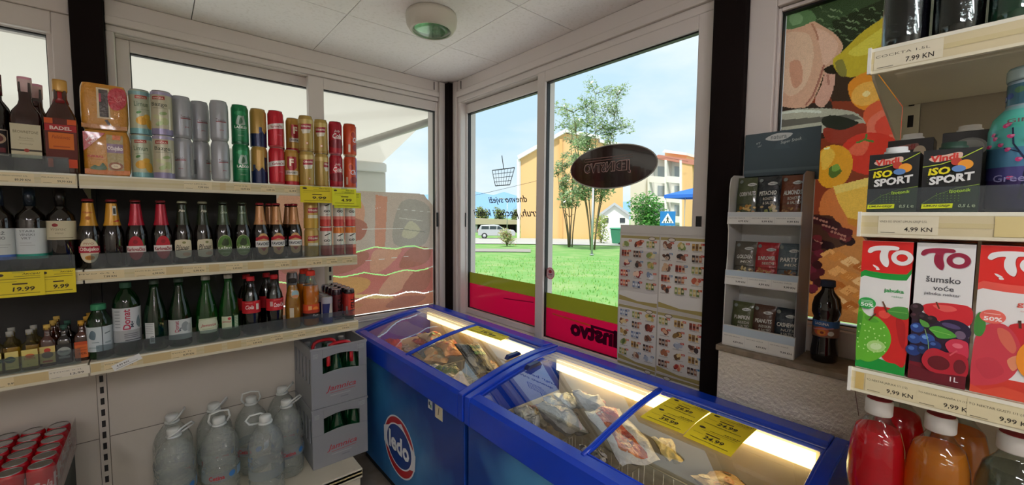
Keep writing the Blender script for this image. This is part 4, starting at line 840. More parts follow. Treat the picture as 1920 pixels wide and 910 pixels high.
bottle('water_bottle', 'small green mineral water bottle with green cap and white label', 'bottle', (xq, 2.164, z2), [(.032, 0), (.0355, .005), (.0355, .125), (.034, .142), (.024, .165), (.018, .178), (.017, .19)], DKGRN, 'green mineral water bottles', 0, None,
       [([(.036, .03), (.036, .122)], '#c3cfd4', [rect(.008, .03, .0105, .122, '#3a4a50'), blob([(-.03, .085), (-.02, .11), (-.008, .1), (-.012, .075)], '#5f7480'), line([(.016, .095), (.034, .1)], .003, '#4a5a60'), line([(-.02, .065), (.0, .065)], .003, '#7f9298'), line([(.016, .06), (.034, .062)], .006, '#93a4aa'), line([(-.03, .045), (.0, .045)], .006, '#9fb0b6')], .0361, PAPER)], screwcap(.182, .021, .022, '#2a7a54'))
CONE = [(.036, 0), (.0388, .006), (.0388, .105), (.037, .13), (.03, .17), (.02, .21), (.0145, .24), (.0135, .27)]
LIQ = glassy('green_water', '#4fae58', .02, .3)
def cone(px, label, shapes, cap, Y=2.165, fillm=None, rz=0):
    return bottle('water_bottle', label, 'bottle', (onY(px, 590, Y).x, Y+.004, z2), CONE, GRNGLASS if fillm else DKGRN, 'tall green glass water bottles', rz, None, [(None, None, shapes, .0393, PAPER)], screwcap(.262, .0155, .018, cap))
cone(291, 'tall green glass bottle showing the narrow white back label', [rect(-.036, .05, -.004, .112, '#c9cfcf'), rect(-.02, .03, -.004, .062, '#d3d8d8')] + [line([(-.034, .106-k*.007), (-.008, .106-k*.007)], .002, '#8a9090') for k in range(6)] + [rect(-.017, .036+k*.005, -.006, .0385+k*.005, '#4a5050') for k in range(5)], '#2c3c30')
cone(337, 'tall green glass bottle with white label and small red sideways name', [rect(-.05, .03, .05, .112, '#c5cccb'), txt('Donat', -.012, .084, .046, .014, '#a8324e', .02, 0, PI/2), txt('Mg', -.001, .072, .015, .009, '#3a4a5a', .02, 0, PI/2), ell(.016, .082, .013, .02, '#8a9496'), ell(.03, .075, .01, .018, '#aab2b2'), rect(-.05, .03, .05, .05, '#a9b0ae')], '#2c3c30')
JL = [blob([(-.03, .045), (-.024, .04), (.03, .04), (.036, .045), (.038, .095), (.03, .102), (-.024, .102), (-.034, .092)], '#b9c6a6'), blob([(-.028, .048), (.034, .046), (.035, .092), (-.03, .092)], '#cdd6bc'), txt('Jamnica', .002, .072, .056, .015, '#a82c38', .015, .3), line([(-.02, .058), (.02, .058)], .002, '#8aa070')]
cone(388, 'tall green glass bottle with pale label and red script, left one', JL, '#8d8a80', 2.165, GRNGLASS)
cone(430, 'tall green glass bottle with pale label and red script, right one', [rect(-.034, .045, .004, .1, '#c2cfae'), txt('Jamnica', -.017, .076, .034, .012, '#a82c38', .015, .3), ell(-.004, .09, .006, .006, '#b03a40'), rect(.014, .045, .032, .1, '#8aa886'), rect(-.034, .0449, .032, .0462, '#5f8a5c')] + [line([(.016, .094-k*.007), (.03, .094-k*.007)], .002, '#cdd8c0') for k in range(7)], '#8d8a80', 2.165, GRNGLASS)
COLA = mat('cola_liquid', '#120504', .05, 0, .6, coat=.6)
CK = [(.026, 0), (.034, .006), (.035, .02), (.032, .06), (.035, .1), (.0355, .145), (.032, .175), (.02, .21), (.0145, .228), (.0135, .245)]
for px, rz, w, s_ in ((471, 0, 'left', [txt('Cola', -.012, .128, .034, .018, '#f0dcd8', .02, .3), rect(.014, .115, .026, .142, '#d8cfc4'), line([(-.03, .147), (.0, .147)], .002, '#e08a84')]), (515, 0, 'right', [rect(-.026, .12, -.014, .142, '#c9a8a4'), txt('Coca-Cola', .014, .126, .048, .02, '#f4e4e0', .02, .3), line([(-.01, .149), (.03, .149)], .002, '#e08a84')])):
    bottle('cola_bottle', f'cola bottle with red cap and red label, {w} one of two', 'bottle', (onY(px, 570, 2.165).x, 2.165, z2), CK, PETCLR, 'cola bottles', rz, (COLA, [(r-.0012, z+.001) for r, z in CK[:8]]), [([(.0362, .1), (.0362, .155)], '#b5121f', s_, .0363, PAPER)], screwcap(.243, .0155, .02, '#b01420'))
for px in (462, 500): 
    x = onY(px, 540, 2.25).x
    bottle('cola_bottle', 'cola bottle with red cap in the second row behind the ' + ('left' if px < 480 else 'right') + ' cola', 'bottle', (x, 2.25, z2), CK, PETCLR, 'cola bottles', 0, (COLA, [(r-.0012, z+.001) for r, z in CK[:8]]), [([(.0362, .1), (.0362, .155)], '#b5121f', None, .0363, PAPER)], screwcap(.243, .0155, .02, '#b01420'))
ORJ = mat('pulpy_orange', '#b9781c', .15, 0, .5, coat=.4, var=(60, '#a8661a', .4, .7)); ORJ2 = mat('bright_orange_juice', '#e2720c', .12, 0, .5, coat=.5)
PL = [(.03, 0), (.0335, .005), (.0335, .1), (.033, .12), (.029, .16), (.021, .195), (.0165, .205), (.0165, .222)]
bottle('juice_bottle', 'tapered glass bottle of cloudy orange drink with oval label', 'bottle', (onY(549, 560, 2.165).x, 2.165, z2), PL, PETCLR, None, 0, (ORJ, [(r-.0012, z+.001) for r, z in PL[:7]]), [(None, None, [ell(.004, .165, .02, .02, '#c8a868'), ell(.004, .168, .016, .016, '#8fb0b8'), ell(.004, .155, .015, .007, '#d08a5a')], .0338, PAPER), (None, None, [rect(-.022, .055, -.004, .1, '#c9bda6')], .0338, PAPER)], screwcap(.216, .0175, .02, '#1c1614'))
CP = [(.034, 0), (.037, .005), (.037, .10), (.0345, .112), (.037, .125), (.0375, .16), (.034, .195), (.022, .225), (.017, .238), (.016, .25)]
bottle('juice_bottle', 'bright orange juice bottle with orange cap and dark foot label', 'bottle', (onY(583, 560, 2.17).x, 2.17, z2), CP, PETCLR, None, 0, (ORJ2, [(r-.0012, z+.001) for r, z in CP[:7]]), [([(.0376, .035), (.0376, .105)], '#d24a12', [rect(-.12, .035, .12, .062, '#24100c'), txt('Cappy', .012, .05, .03, .012, '#efe6da', .02, .2), rect(-.022, .075, -.006, .098, '#e2a86a'), ell(.012, .078, .016, .016, '#e8842a'), poly([(-.12, .062), (.12, .062), (.12, .068), (0, .08), (-.12, .068)], '#b03010')], .0377, PAPER)], screwcap(.244, .0205, .024, '#d8341c'))
bottle('juice_bottle', 'orange juice bottle with orange cap in the second row behind the bright one', 'bottle', (onY(570, 520, 2.26).x, 2.26, z2), CP, PETCLR, None, 0, (ORJ2, [(r-.0012, z+.001) for r, z in CP[:7]]), (), screwcap(.244, .0205, .024, '#d8341c'))
# energy drink cans
rb = [poly([(-.03, .0), (-.004, .0), (.012, .13), (-.03, .13)], '#232a66'), rect(-.1, .0, .1, .03, '#2a3178'), rect(-.1, .1, .1, .13, '#aeb0bc')]
c0 = can('blue and silver energy can in front beside the orange juice', (onY(613, 585, 2.155).x, 2.155, z2), .133, .0262, '#b9b6b4', rb, 'energy drink cans', 0)
for k, (dx, Y) in enumerate(((.0, 2.215), (-.002, 2.272), (-.009, 2.329))):
    dup(c0, (onY(613, 585, 2.155).x+dx, Y, z2), .3*k, ['second', 'third', 'fourth'][k] + ' blue and silver energy can in the file beside the orange juice', 'energy drink cans')
hl = [rect(-.08, .02, .08, .135, '#a32a26'), rect(-.018, .022, .012, .13, '#c83a2c'), txt('HELL', .004, .08, .07, .022, '#1a1414', .03, 0, PI/2), rect(-.032, .03, -.022, .07, '#8a7a78')]
cx = onY(655, 570, 2.17).x
h0 = can('black and red energy can in front at the right end of the lower shelf', (cx, 2.17, z2), .157, .0262, '#1c1416', hl, 'black and red energy cans', .2, '#3a3236')
for k, Y in enumerate((2.228, 2.285, 2.342, 2.40)):
    dup(h0, (cx-.002*k, Y, z2), .2*k, ['second', 'third', 'fourth', 'fifth'][k] + ' black and red energy can in the outer file', 'black and red energy cans')
h1 = can('dark red energy can at the head of the inner file', (cx-.0535, 2.20, z2), .157, .0262, '#2a1420', [rect(-.08, .02, .08, .13, '#5a1a22'), txt('HELL', .004, .08, .07, .02, '#1a1014', .03, 0, PI/2)], 'dark energy cans', .1, '#4a4250')
for k, Y in enumerate((2.258, 2.316, 2.374)): dup(h1, (cx-.0535, Y, z2), .1, ['second', 'third', 'fourth'][k] + ' dark energy can in the inner file', 'dark energy cans')
s0 = can('tall silver can standing behind the orange juice bottle', (onY(603, 540, 2.28).x-.064, 2.362, z2), .24, .027, '#9c9aa0', [rect(-.08, .0, .08, .03, '#5a5a70'), line([(.0, .05), (.0, .2)], .006, '#8a8894')], 'tall silver cans', 0)
s1 = dup(s0, (onY(603, 540, 2.28).x-.119, 2.37, z2), 0, 'second tall silver can behind the orange juice bottle', 'tall silver cans')

# ------------------------------------------------------------------ yellow price cards clipped to the rails
YC = '#e3cf1e'
def price_card(name, label, u0, u1, v0, v1, yoff, z, title, price, tilt=0, bent=0, group='yellow price cards', col=YC):
    xm = (u0+u1)/2; t = thing(name, label, 'price card', (xm, LF-yoff, z), tilt, group); w = u1-u0; h = v1-v0
    fn = lambda u, v, ww: (u, -ww-bent*.5*(max(0, v1-v)/h)**1.5, v)
    b = MB(); b.grid(lambda a, c: fn(-w/2+w*a, v0+h*c, .0008), 6, 6, PAPER, col, False); b.grid(lambda a, c: fn(w/2-w*a, v0+h*c, 0), 6, 6, PAPER, col, False)
    sh = [ell(-w*.36, v1-h*.13, w*.07, h*.055, '#3a2a18'), txt(title, w*.24, v1-h*.12, w*.36, h*.075, '#3a3010', .02, .2), line([(-w*.1, v1-h*.2), (w*.42, v1-h*.2)], h*.014, '#4a4012'), line([(-w*.4, v1-h*.3), (w*.42, v1-h*.28)], h*.02, '#6a5c14'), line([(-w*.42, v1-h*.4), (-w*.05, v1-h*.4)], h*.012, '#8a7a1c'), rect(-w*.14, v1-h*.52, w*.16, v1-h*.47, '#3a2410'), txt(price, w*.08, v1-h*.7, w*.44, h*.17, '#33280e', .025, .1), line([(-w*.4, v1-h*.88), (w*.4, v1-h*.87)], h*.022, '#6a5c14')]
    art(b, sh, lambda u, v, ww: fn(u, v, ww+.001), PAPER, du=w/6); b.build('card', t)
    b = MB(); b.box(-w*.12, w*.12, -.004, .0, v1-.006, v1+.004, glassy('clip_plastic', '#eef2f2', .05, 1)); b.build('clip', t); return t
xa, xb_, xc, xd = onY(563, 370, 2.095).x, onY(622, 375, 2.095).x, onY(668, 380, 2.09).x, onY(678, 380, 2.085).x
price_card('price_card', 'yellow price card reading 9.99 hanging from the top shelf rail', xa, xb_+.003, -.077, .0, .004, LZ[0]-.003, 'AKCIJA!', '9.99', 0, .006)
price_card('price_card', 'bright yellow price card reading 4.99 overlapping the 9.99 card', xb_, xc, -.086, -.004, .009, LZ[0]-.003, 'SUPER CIJENA', '4.99', 0, .004, col='#dfe022')
price_card('price_card', 'yellow price card mostly hidden behind the 4.99 card', xb_+.01, xd, -.10, -.022, .0065, LZ[0]-.003, 'CIJENA', '4.99', 0, .004, col='#d3d61e')
xa, xb_, xc = onY(-14, 515, 2.095).x, onY(80, 515, 2.095).x, onY(141, 512, 2.09).x
price_card('price_card', 'yellow price card reading 19.99 hanging below the wine bottles', xa, xb_+.004, -.073, .012, .008, LZ[1]-.003, 'AKCIJA!', '19.99', 0, .004)
price_card('price_card', 'yellow price card reading 9.99 half covered by the 19.99 card', xa+.1, xc, -.073, .012, .0045, LZ[1]-.003, 'AKCIJA!', '9.99', 0, .003)
t = thing('price_slip', 'white price slip stuck crooked on the lower shelf rail', 'price slip', (onY(238, 680, 2.095).x, LF+.003, LZ[2]-.02))
b = MB(); b.box(-.042, .042, -.001, 0, -.012, .012, PAPER, '#e4e6e4'); art(b, [txt('4,99 KN', -.012, .002, .036, .008, '#33312c', .01), line([(-.035, -.006), (.03, -.006)], .0015, '#8a8a84')], flatY(-.001), PAPER); o = b.build('slip', t); o.rotation_euler = (0, math.radians(-22), 0)
# ================================================================== RIGHT SHELVING
RF, RBK, RY = .97, 1.375, .152
RZ = (1.782, 1.492, 1.203, .835)
rsh = thing('shelving_unit', 'cream metal shelving with juice cartons standing in front of the food poster', 'shelving', (RBK, -.4, 0))
b = MB(); b.box(RBK-.002, RBK+.05, RY-.034, RY-.004, 0, 2.3, CREAM)
for k in range(45): b.box(RBK-.0032, RBK-.0018, RY-.024, RY-.014, .10+k*.05, .128+k*.05, BLACKG)
world_part(b, 'upright', rsh)
b = MB(); b.box(RBK-.002, RBK+.05, -.86, -.83, 0, 2.3, CREAM); world_part(b, 'upright', rsh)
b = MB(); b.box(RBK+.004, RBK+.03, -.83, RY-.035, .1, 2.28, mat('cream_back_panel', '#a69c89', .5)); world_part(b, 'back_panel', rsh)
def TR(px, py, wd, tone, top, pr): return (-onX(px, py, RF).y, wd, tone, top, pr)
RT = {0: [TR(1700, 105, .085, '#dcd5bb', 'COCKTA 1,5L', '7.99 KN')],
      1: [TR(1700, 425, .075, '#ddd6bb', 'VINDI ISO SPORT LIMUN-GREJP 0,5L', '4,99 KN'), (.058, .10, '#d6c58a', '', '')],
      2: [TR(1610, 725, .012, '#c9ae68', '', ''), TR(1668, 735, .068, '#d8cda6', 'TO NEKTAR JABUKA 1/1 (12)', '9,99 KN'), TR(1775, 765, .072, '#d8cda6', 'TO NEKTAR NARANČA 1/1 (12)', '9,99 KN'), TR(1880, 795, .075, '#d8cda6', 'TO NEKTAR GUSTI 1/1 (12)', '9,99 KN')], 3: []}
for k, z in enumerate(RZ):
    b = MB(); b.box(RF+.013, RBK-.004, -.83, RY-.003, z-.03, z, CREAM); b.box(RF+.007, RF+.014, -.83, RY-.002, z-.045, z, CREAM); b.box(RF+.03, RF+.06, -.82, RY-.03, z-.046, z-.03, CREAM)
    world_part(b, 'shelf', rsh, .002)
    price_rail(rsh, flatX(RF+.006, 0, z), -RY, .83, z, .044, RT[k])
    b = MB(); b.box(RF-.001, RF+.006, RY-.0015, RY+.003, z-.044, z+.001, mat('rail_end_cap', '#e3e3da', .35)); world_part(b, 'rail_end', rsh)
    b = MB(); b.prism([(z-.046, RF+.04), (z-.031, RF+.02), (z-.031, RBK-.002), (z-.13, RBK-.002), (z-.12, RBK-.02)], RY-.0028, RY+.001, 'y', CREAM); world_part(b, 'bracket', rsh)
b = MB(); b.box(RF+.0135, RF+.0155, -.80, RY-.006, RZ[1]+.001, RZ[1]+.042, ACRYL); world_part(b, 'front_lip', rsh)
RR = -PI/2          # things built facing -Y are turned to face -X
def carton(name, label, cat, x, y, z, w, h, d, side, front, group, cap=None, top=None, rz=RR, second=None):
    t = thing(name, label, cat, (x, y, z), rz, group)
    b = MB(); b.box(-w/2, w/2, 0, d, 0, h, CARD, side); b.build('carton', t, bev=.0015)
    b = MB(); art(b, front, flatY(-.0003, 0, 0), CARD, eps=.00008, w0=.0001); b.build('front_print', t)
    if second: b = MB(); art(b, second, lambda u, v, ww: (-w/2-.0003-ww, u, v), CARD, eps=.00008, w0=.0001); b.build('side_print', t)
    if cap: b = MB(); b.lathe([(cap[0], h+.0005, cap[2]), (cap[0]*1.04, h+.002, cap[2]), (cap[0]*1.04, h+cap[1]*.45, cap[2]), (cap[0]*.9, h+cap[1]*.5, cap[2]), (cap[0]*.88, h+cap[1], cap[2]), (0, h+cap[1], cap[2])], PAPER, 28, cy=d*.45); b.build('cap', t)
    return t
W2, HT = .0338, .237
def logoTO(x, y, s, col, shade):
    """the two big letters: a brush-like T and a round ring"""
    T_ = blob([(-.030, .010), (-.026, .018), (-.012, .0215), (.006, .0215), (.012, .019), (.010, .0145), (.0, .0135), (-.002, .004), (.0, -.008), (-.002, -.0165), (-.008, -.013), (-.0125, -.004), (-.013, .006), (-.012, .0125), (-.020, .0115), (-.026, .007)], col)
    ring = []
    for k in range(37):
        a = 2*PI*k/36; ring.append(((.0165+.0142*math.cos(a), .0015+.0135*math.sin(a)), (.0165+.0072*math.cos(a), .0015+.0066*math.sin(a))))
    out = [('p', [(x+px*s+.0008, y+py*s-.001) for px, py in T_[1]], shade), ('q', [((x+a[0]*s+.0008, y+a[1]*s-.001), (x+c[0]*s+.0008, y+c[1]*s-.001)) for a, c in ring], shade),
           ('p', [(x+px*s, y+py*s) for px, py in T_[1]], col), ('q', [((x+a[0]*s, y+a[1]*s), (x+c[0]*s, y+c[1]*s)) for a, c in ring], col)]
    return out
def drops(x, y, col): return [blob([(x-.004, y+.003), (x, y+.002), (x+.005, y-.002), (x, y-.002)], col), blob([(x+.001, y-.003), (x+.005, y-.003), (x+.006, y-.0055), (x+.002, y-.006)], col)]
def arc(xa, xb, ya, dip, n=12): return [(xa+(xb-xa)*i/n, ya-dip*math.sin(PI*(.12+.62*i/n))) for i in range(n+1)]
def band(top, low, col): return poly(top+low[::-1], col)
hl = [(-W2, HT-.0005), (W2, HT-.0005)]
def wavy(y, dip): return arc(-W2, W2, y, dip)
apple_g = blob([(-.0336, .020), (-.0336, .112), (-.026, .104), (-.018, .098), (-.008, .099), (.004, .088), (.012, .072), (.0135, .055), (.008, .036), (-.002, .022), (-.014, .013), (-.026, .014)], '#5fae2e')
to1 = [rect(-W2, .0, W2, HT-.0003, '#e9e9e6'), band(hl, [(-W2, .168)]+wavy(.176, .008)[1:-1]+[(W2, .182)], '#0f8f32'), band(hl, [(-W2, .178)]+wavy(.186, .007)[1:-1]+[(W2, .19)], '#d21c1a')] + logoTO(.004, .207, 1.0, '#eeeeec', '#a81414') + drops(-.014, .190, '#eeeeec') + [
    txt('jabuka', .013, .148, .026, .0085, '#1f9a48', .02), txt('nektar', .018, .139, .015, .0035, '#7db98c'), poly([(-W2, .0), (W2, .0), (W2, .022), (.01, .02), (-W2, .03)], '#0d8a34'),
    blob([(-.012, .11), (-.002, .118), (.012, .117), (.024, .114), (.0336, .116), (.0336, .022), (.02, .019), (.006, .022), (-.006, .05)], '#c4201e'), blob([(-.004, .11), (.012, .111), (.006, .098), (-.004, .1)], '#da4a3e'), blob([(.018, .10), (.03, .092), (.031, .05), (.024, .06)], '#a81418'),
    line([(.006, .109), (.002, .121), (-.001, .128)], .0022, '#5a3a22'), blob([(.006, .112), (.016, .121), (.03, .122), (.0336, .115), (.0336, .103), (.026, .1), (.014, .104)], '#3f8a34'), line([(.008, .112), (.032, .112)], .0008, '#7db85a'),
    apple_g, blob([(-.0336, .1), (-.027, .1), (-.03, .06), (-.0336, .05)], '#3f8f24'), blob([(-.024, .098), (-.012, .096), (-.004, .09), (-.012, .087), (-.022, .09)], '#4a9a28'), ell(-.006, .044, .013, .011, '#a8d47e', .3), ell(-.006, .044, .008, .006, '#c9e6ae', .3), line([(-.018, .09), (-.012, .1), (-.009, .104)], .0022, '#4a3a1e'),
    ] + [ell(-.03+.007*(k % 6)+.002*math.sin(k*3), .035+.011*(k//6)+.003*math.cos(k*5), .0011, .0014, '#b9df94', n=8) for k in range(30)] + [ell(-.022, .122, .0125, .0105, '#2ba048'), txt('50%', -.0215, .119, .018, .0065, '#eef6ee', .03), line([(-.03, .1265), (-.014, .1265)], .0012, '#a8d8b4'), line([(-.03, .124), (-.014, .124)], .0012, '#a8d8b4')]
berry = lambda x, y, r, c1, c2: [ell(x, y, r, r, c1, n=18), ell(x-r*.25, y+r*.3, r*.42, r*.36, c2, n=12)]
to2 = [rect(-W2, 0, W2, HT-.0003, '#e3e3e1')] + logoTO(.0, .208, .95, '#8e1638', '#b9b5b6') + [txt('šumsko', .0, .176, .04, .0105, '#4c4c50', .015), txt('voće', .001, .162, .024, .0092, '#4c4c50', .015), txt('jabuka nektar', .0, .151, .042, .0062, '#6a6a70', .01),
    poly([(-W2, 0), (W2, 0), (W2, .05), (-W2, .06)], '#6a0f1e'), poly([(-W2, .03), (W2, .03), (W2, .085), (-W2, .125)], '#2a1430'), blob([(-.022, .128), (-.008, .136), (.012, .138), (.0336, .134), (.0336, .106), (.01, .105), (-.012, .11)], '#c8242e'), blob([(-.01, .132), (.01, .134), (.018, .128), (.004, .123)], '#dd5a54'), line([(-.002, .127), (-.006, .138)], .002, '#6a3a24'),
    ] + berry(-.0285, .124, .0085, '#241218', '#4a3440') + berry(-.03, .110, .006, '#2a141c', '#55303c') + berry(-.02, .109, .0075, '#1c1016', '#3c2c34') + berry(-.01, .107, .007, '#1f1119', '#443038') + [ell(.016, .095, .02, .0165, '#221634', -.2), ell(.013, .101, .011, .004, '#4c4068', -.2), ell(.024, .088, .006, .007, '#6c5a70', .3)] + berry(-.0265, .09, .0085, '#1f3a7c', '#5a84c4') + berry(-.029, .07, .0085, '#22407f', '#4c72b4') + berry(-.0135, .073, .0095, '#26488c', '#6a94d0') + berry(-.004, .064, .008, '#1a2c60', '#3c5a98') + berry(-.0295, .05, .0095, '#1d3672', '#4468ac') + berry(-.017, .054, .008, '#182850', '#36508c') + [
    blob([(-.024, .105), (-.014, .101), (-.012, .094), (-.02, .094)], '#4f8f3a'), blob([(-.012, .092), (-.002, .098), (.012, .093), (.02, .085), (.012, .08), (0, .078), (-.006, .084)], '#4a9a34'), line([(-.011, .09), (.014, .086)], .0008, '#86bf5c'), line([(-.017, .09), (-.012, .07), (-.01, .05)], .0009, '#7fae6a'),
    blob([(.008, .068), (.016, .08), (.028, .08), (.0336, .074), (.0336, .05), (.02, .05)], '#c4304a'), ell(.022, .07, .006, .004, '#de6a7a'), blob([(-.018, .034), (-.014, .052), (-.004, .06), (.01, .056), (.018, .058), (.0336, .052), (.0336, .02), (.012, .016), (-.008, .02)], '#a81a2c'), ell(.002, .036, .013, .012, '#5c0f1a'), ell(.026, .036, .007, .012, '#641420'), line([(.014, .052), (.022, .062)], .002, '#cf5a62'),
    poly([(-W2, 0), (W2, 0), (W2, .022), (.0, .018), (-W2, .026)], '#5c0d1c'), txt('1L', .021, .013, .0095, .008, '#e8e0e2', .01)]
to3 = [rect(-W2, 0, W2, HT-.0003, '#e9e7e4'), band(hl, [(-W2, .165)]+wavy(.172, .007)[1:-1]+[(W2, .18)], '#e2564a'), band(hl, [(-W2, .176)]+wavy(.184, .007)[1:-1]+[(W2, .19)], '#d8231d')] + logoTO(.004, .207, 1.0, '#eeeeec', '#a81414') + drops(-.014, .190, '#eeeeec') + [
    txt('gusti', .02, .148, .026, .0095, '#d8584a', .02), txt('nektar', .02, .139, .018, .0035, '#e0a49a'), poly([(-W2, 0), (W2, 0), (W2, .03), (-W2, .03)], '#c8382a'), blob([(.0, .11), (.016, .121), (.0336, .122), (.0336, .06), (.01, .06)], '#c2242c'), line([(.012, .112), (.011, .124)], .003, '#4a2a1c'),
    blob([(-.0336, .07), (-.03, .095), (-.02, .112), (-.006, .116), (.006, .105), (.014, .085), (.0155, .06), (.008, .035), (-.006, .02), (-.024, .012), (-.0336, .014)], '#c43a48'), blob([(-.01, .108), (.002, .104), (.01, .082), (.006, .072), (-.006, .088)], '#d06552'), blob([(.002, .06), (.012, .07), (.014, .055), (.008, .045)], '#d98a66'), blob([(-.03, .05), (-.012, .06), (.0, .04), (-.018, .025)], '#bb3444'), blob([(-.0336, .12), (-.028, .13), (-.022, .11), (-.026, .092), (-.0336, .095)], '#3a7f34'),
    ell(.028, .066, .0175, .03, '#e58a22'), ell(.03, .072, .011, .018, '#f0a544'), line([(.02, .088), (.03, .1)], .003, '#6a8a34'), poly([(-W2, 0), (W2, 0), (W2, .012), (.0, .018), (-.02, .006), (-W2, .012)], '#cf4a34'), ell(-.016, .125, .0135, .011, '#e2665a'), txt('50%', -.0155, .1215, .019, .0068, '#f6ece8', .03), line([(-.025, .1295), (-.008, .1295)], .0012, '#f0b8ae')]
cf = .988
toA = carton('juice_carton', 'tall white apple juice carton with red and green top band and green apple', 'carton', cf, .1145, RZ[2]+.0005, .0676, HT, .066, '#b51c1c', to1, 'tall juice cartons', None, second=None)
toB = carton('juice_carton', 'tall white forest fruit juice carton with dark red lettering and berries', 'carton', cf, .0425, RZ[2]+.0005, .0676, HT, .066, '#2a0c22', to2, 'tall juice cartons')
toC = carton('juice_carton', 'tall white thick juice carton with red top and peach, cut by the picture edge', 'carton', cf, -.0298, RZ[2]+.0005, .0676, HT, .066, '#b52a22', to3, 'tall juice cartons')
for y, lab in ((.1145, 'apple'), (.0425, 'forest fruit'), (-.0298, 'thick')):
    carton('juice_carton', f'orange topped juice carton standing in the second row behind the {lab} juice carton', 'carton', cf+.075, y, RZ[2]+.0005, .0676, .239, .066, '#c8621c', [rect(-W2, .18, W2, .238, '#c65a18')], 'second row juice cartons', (.014, .016, '#d8641c'))
# isotonic cartons
W3 = .0328; HI = .1035
vind = [blob([(-.026, .088), (-.02, .093), (-.008, .094), (.006, .097), (.012, .095), (.01, .087), (-.004, .085), (-.018, .083)], '#d8b8a8'), txt('Vindi', -.008, .0895, .032, .011, '#cc3328', .04, .1, .1)]
iso = [rect(-W3, 0, W3, HI-.0004, '#14181a'), poly([(-W3, 0), (W3, 0), (W3, .042), (.01, .038), (-.015, .026), (-W3, .01)], '#27421f')] + vind + [line([(-W3, .076), (-.012, .079), (.012, .088), (W3, .101)], .0012, '#b9d23a'), line([(-W3, .012), (-.015, .028), (.008, .039), (W3, .044)], .0010, '#8aa83a')] + \
      [ell(-.026+.0042*(k % 8), .052+.0042*(k//8)-.002*(k % 8 == 0), .0007, .0007, '#3c5a22', n=6) for k in range(0, 40, 1)] + [ell(-.014+.0042*(k % 7), .018+.0042*(k//7), .0007, .0007, '#5f8a2c', n=6) for k in range(28)] + \
      [ell(.006, .0815, .0062, .0062, '#b83a2e'), ell(.016, .076, .0085, .0078, '#e89a2e'), ell(.009, .07, .0078, .0052, '#5f88c0'), txt('iSO', -.013, .0675, .026, .0125, '#e3d81e', .04, .15, .06), txt('SPORT', .0015, .0545, .052, .0135, '#e2e4e2', .045, .15, .13), txt('Izotonik', .012, .0345, .024, .0055, '#9fc43c', .02, .2, .08),
       poly([(-.031, .0055), (.005, .0065), (.0055, .014), (-.0305, .013)], '#cfdc22'), txt('LIMUN-GREJP', -.0128, .0097, .031, .0042, '#27331a', .03, .2), txt('0,5 L', .018, .0097, .013, .0058, '#9fb08e', .02, .2), txt('e', .028, .0097, .004, .0042, '#9fb08e')]
isoA = carton('sports_drink_carton', 'small black isotonic drink carton with white cap at the shelf end', 'carton', cf, .1135, RZ[1]+.0005, .0656, HI, .066, '#101416', iso, 'isotonic cartons', (.0165, .013, '#dfe3e2'))
isoB = carton('sports_drink_carton', 'small black isotonic drink carton with dark green cap beside the white capped one', 'carton', cf, .0435, RZ[1]+.0005, .0656, HI, .066, '#101416', iso, 'isotonic cartons', (.0165, .013, '#1d3a2c'))
iso2 = [rect(-W3, 0, W3, .1455, '#1d1613')] + [s for s in [blob([(-.026, .128), (-.02, .133), (.006, .137), (.012, .135), (.01, .127), (-.018, .123)], '#8a5a50'), txt('Vindi', -.008, .1295, .032, .011, '#8a2a24', .04, .1, .1), ell(.014, .12, .009, .012, '#b9a58a'), ell(.01, .11, .008, .007, '#c88a3a'), txt('iSO', -.012, .107, .026, .0125, '#b9a83a', .04, .15), txt('SPORT', .0015, .093, .052, .0125, '#a8a49c', .045, .15, .08)]]
carton('sports_drink_carton', 'taller dark isotonic carton with white cap in the second row', 'carton', 1.135, .108, RZ[1]+.0005, .066, .146, .066, '#15100e', iso2, 'isotonic cartons', (.0165, .013, '#d8d4cc'))
t = carton('sports_drink_carton', 'dark carton with a big round silver cap in the second row', 'carton', 1.115, .03, RZ[1]+.0005, .066, .148, .066, '#100d0c', [rect(-W3, 0, W3, .147, '#14100f'), ell(.002, .118, .022, .0175, '#7e7b76'), ell(.002, .118, .018, .014, '#98958f')], 'isotonic cartons', (.0165, .013, '#c9c4ba'))
# aqua tea bottle
AQ = MB(); z = RZ[1]+.0005
t = thing('tea_bottle', 'aqua green tea bottle with pink blossom branches at the right edge', 'bottle', (1.04, onX(1922, 300, 1.04).y, z), RR)
AB = [(.036, 0, '#3f2f5c'), (.041, .006, '#46386a'), (.041, .05, '#4c4a86'), (.041, .07, '#4f86a8'), (.041, .10, '#54b4ac'), (.041, .13, '#52c0ac'), (.037, .148, '#5cc0b2'), (.028, .16, '#86b8bc'), (.0245, .165, '#9fb4c0'), (.0245, .205, '#4f7088')]
b = MB(); b.lathe(AB, CANP, 32); rn = random.Random(3)
sh = [line([(-.004, .02), (.0, .06), (.006, .095)], .004, '#1f2a4a'), line([(.006, .095), (.016, .125), (.02, .138)], .0022, '#1f2a4a'), line([(.002, .075), (-.014, .105), (-.016, .13)], .002, '#1f2a4a'), line([(.004, .09), (.022, .1), (.034, .118)], .002, '#1f2a4a'), line([(-.008, .092), (-.024, .1)], .0015, '#1f2a4a'), line([(.014, .12), (.004, .135)], .0015, '#1f2a4a')]
for k in range(26):
    u, v = rn.uniform(-.04, .045), rn.uniform(.05, .136); sh += [ell(u, v, .0036, .003, '#c83a78', rn.random()*3, 8), ell(u+.002, v+.001, .002, .0018, '#e07aa4', 0, 8)]
sh += [txt('GreenTea', .0, .052, .056, .011, '#8f8cb8', .01), txt('with honey', .0, .04, .03, .005, '#6f6a98'), txt('GINSENG', .006, .139, .05, .006, '#6a5a5c', .02)]
art(b, sh, cyl(.041), CANP, du=.006); b.build('bottle_body', t)
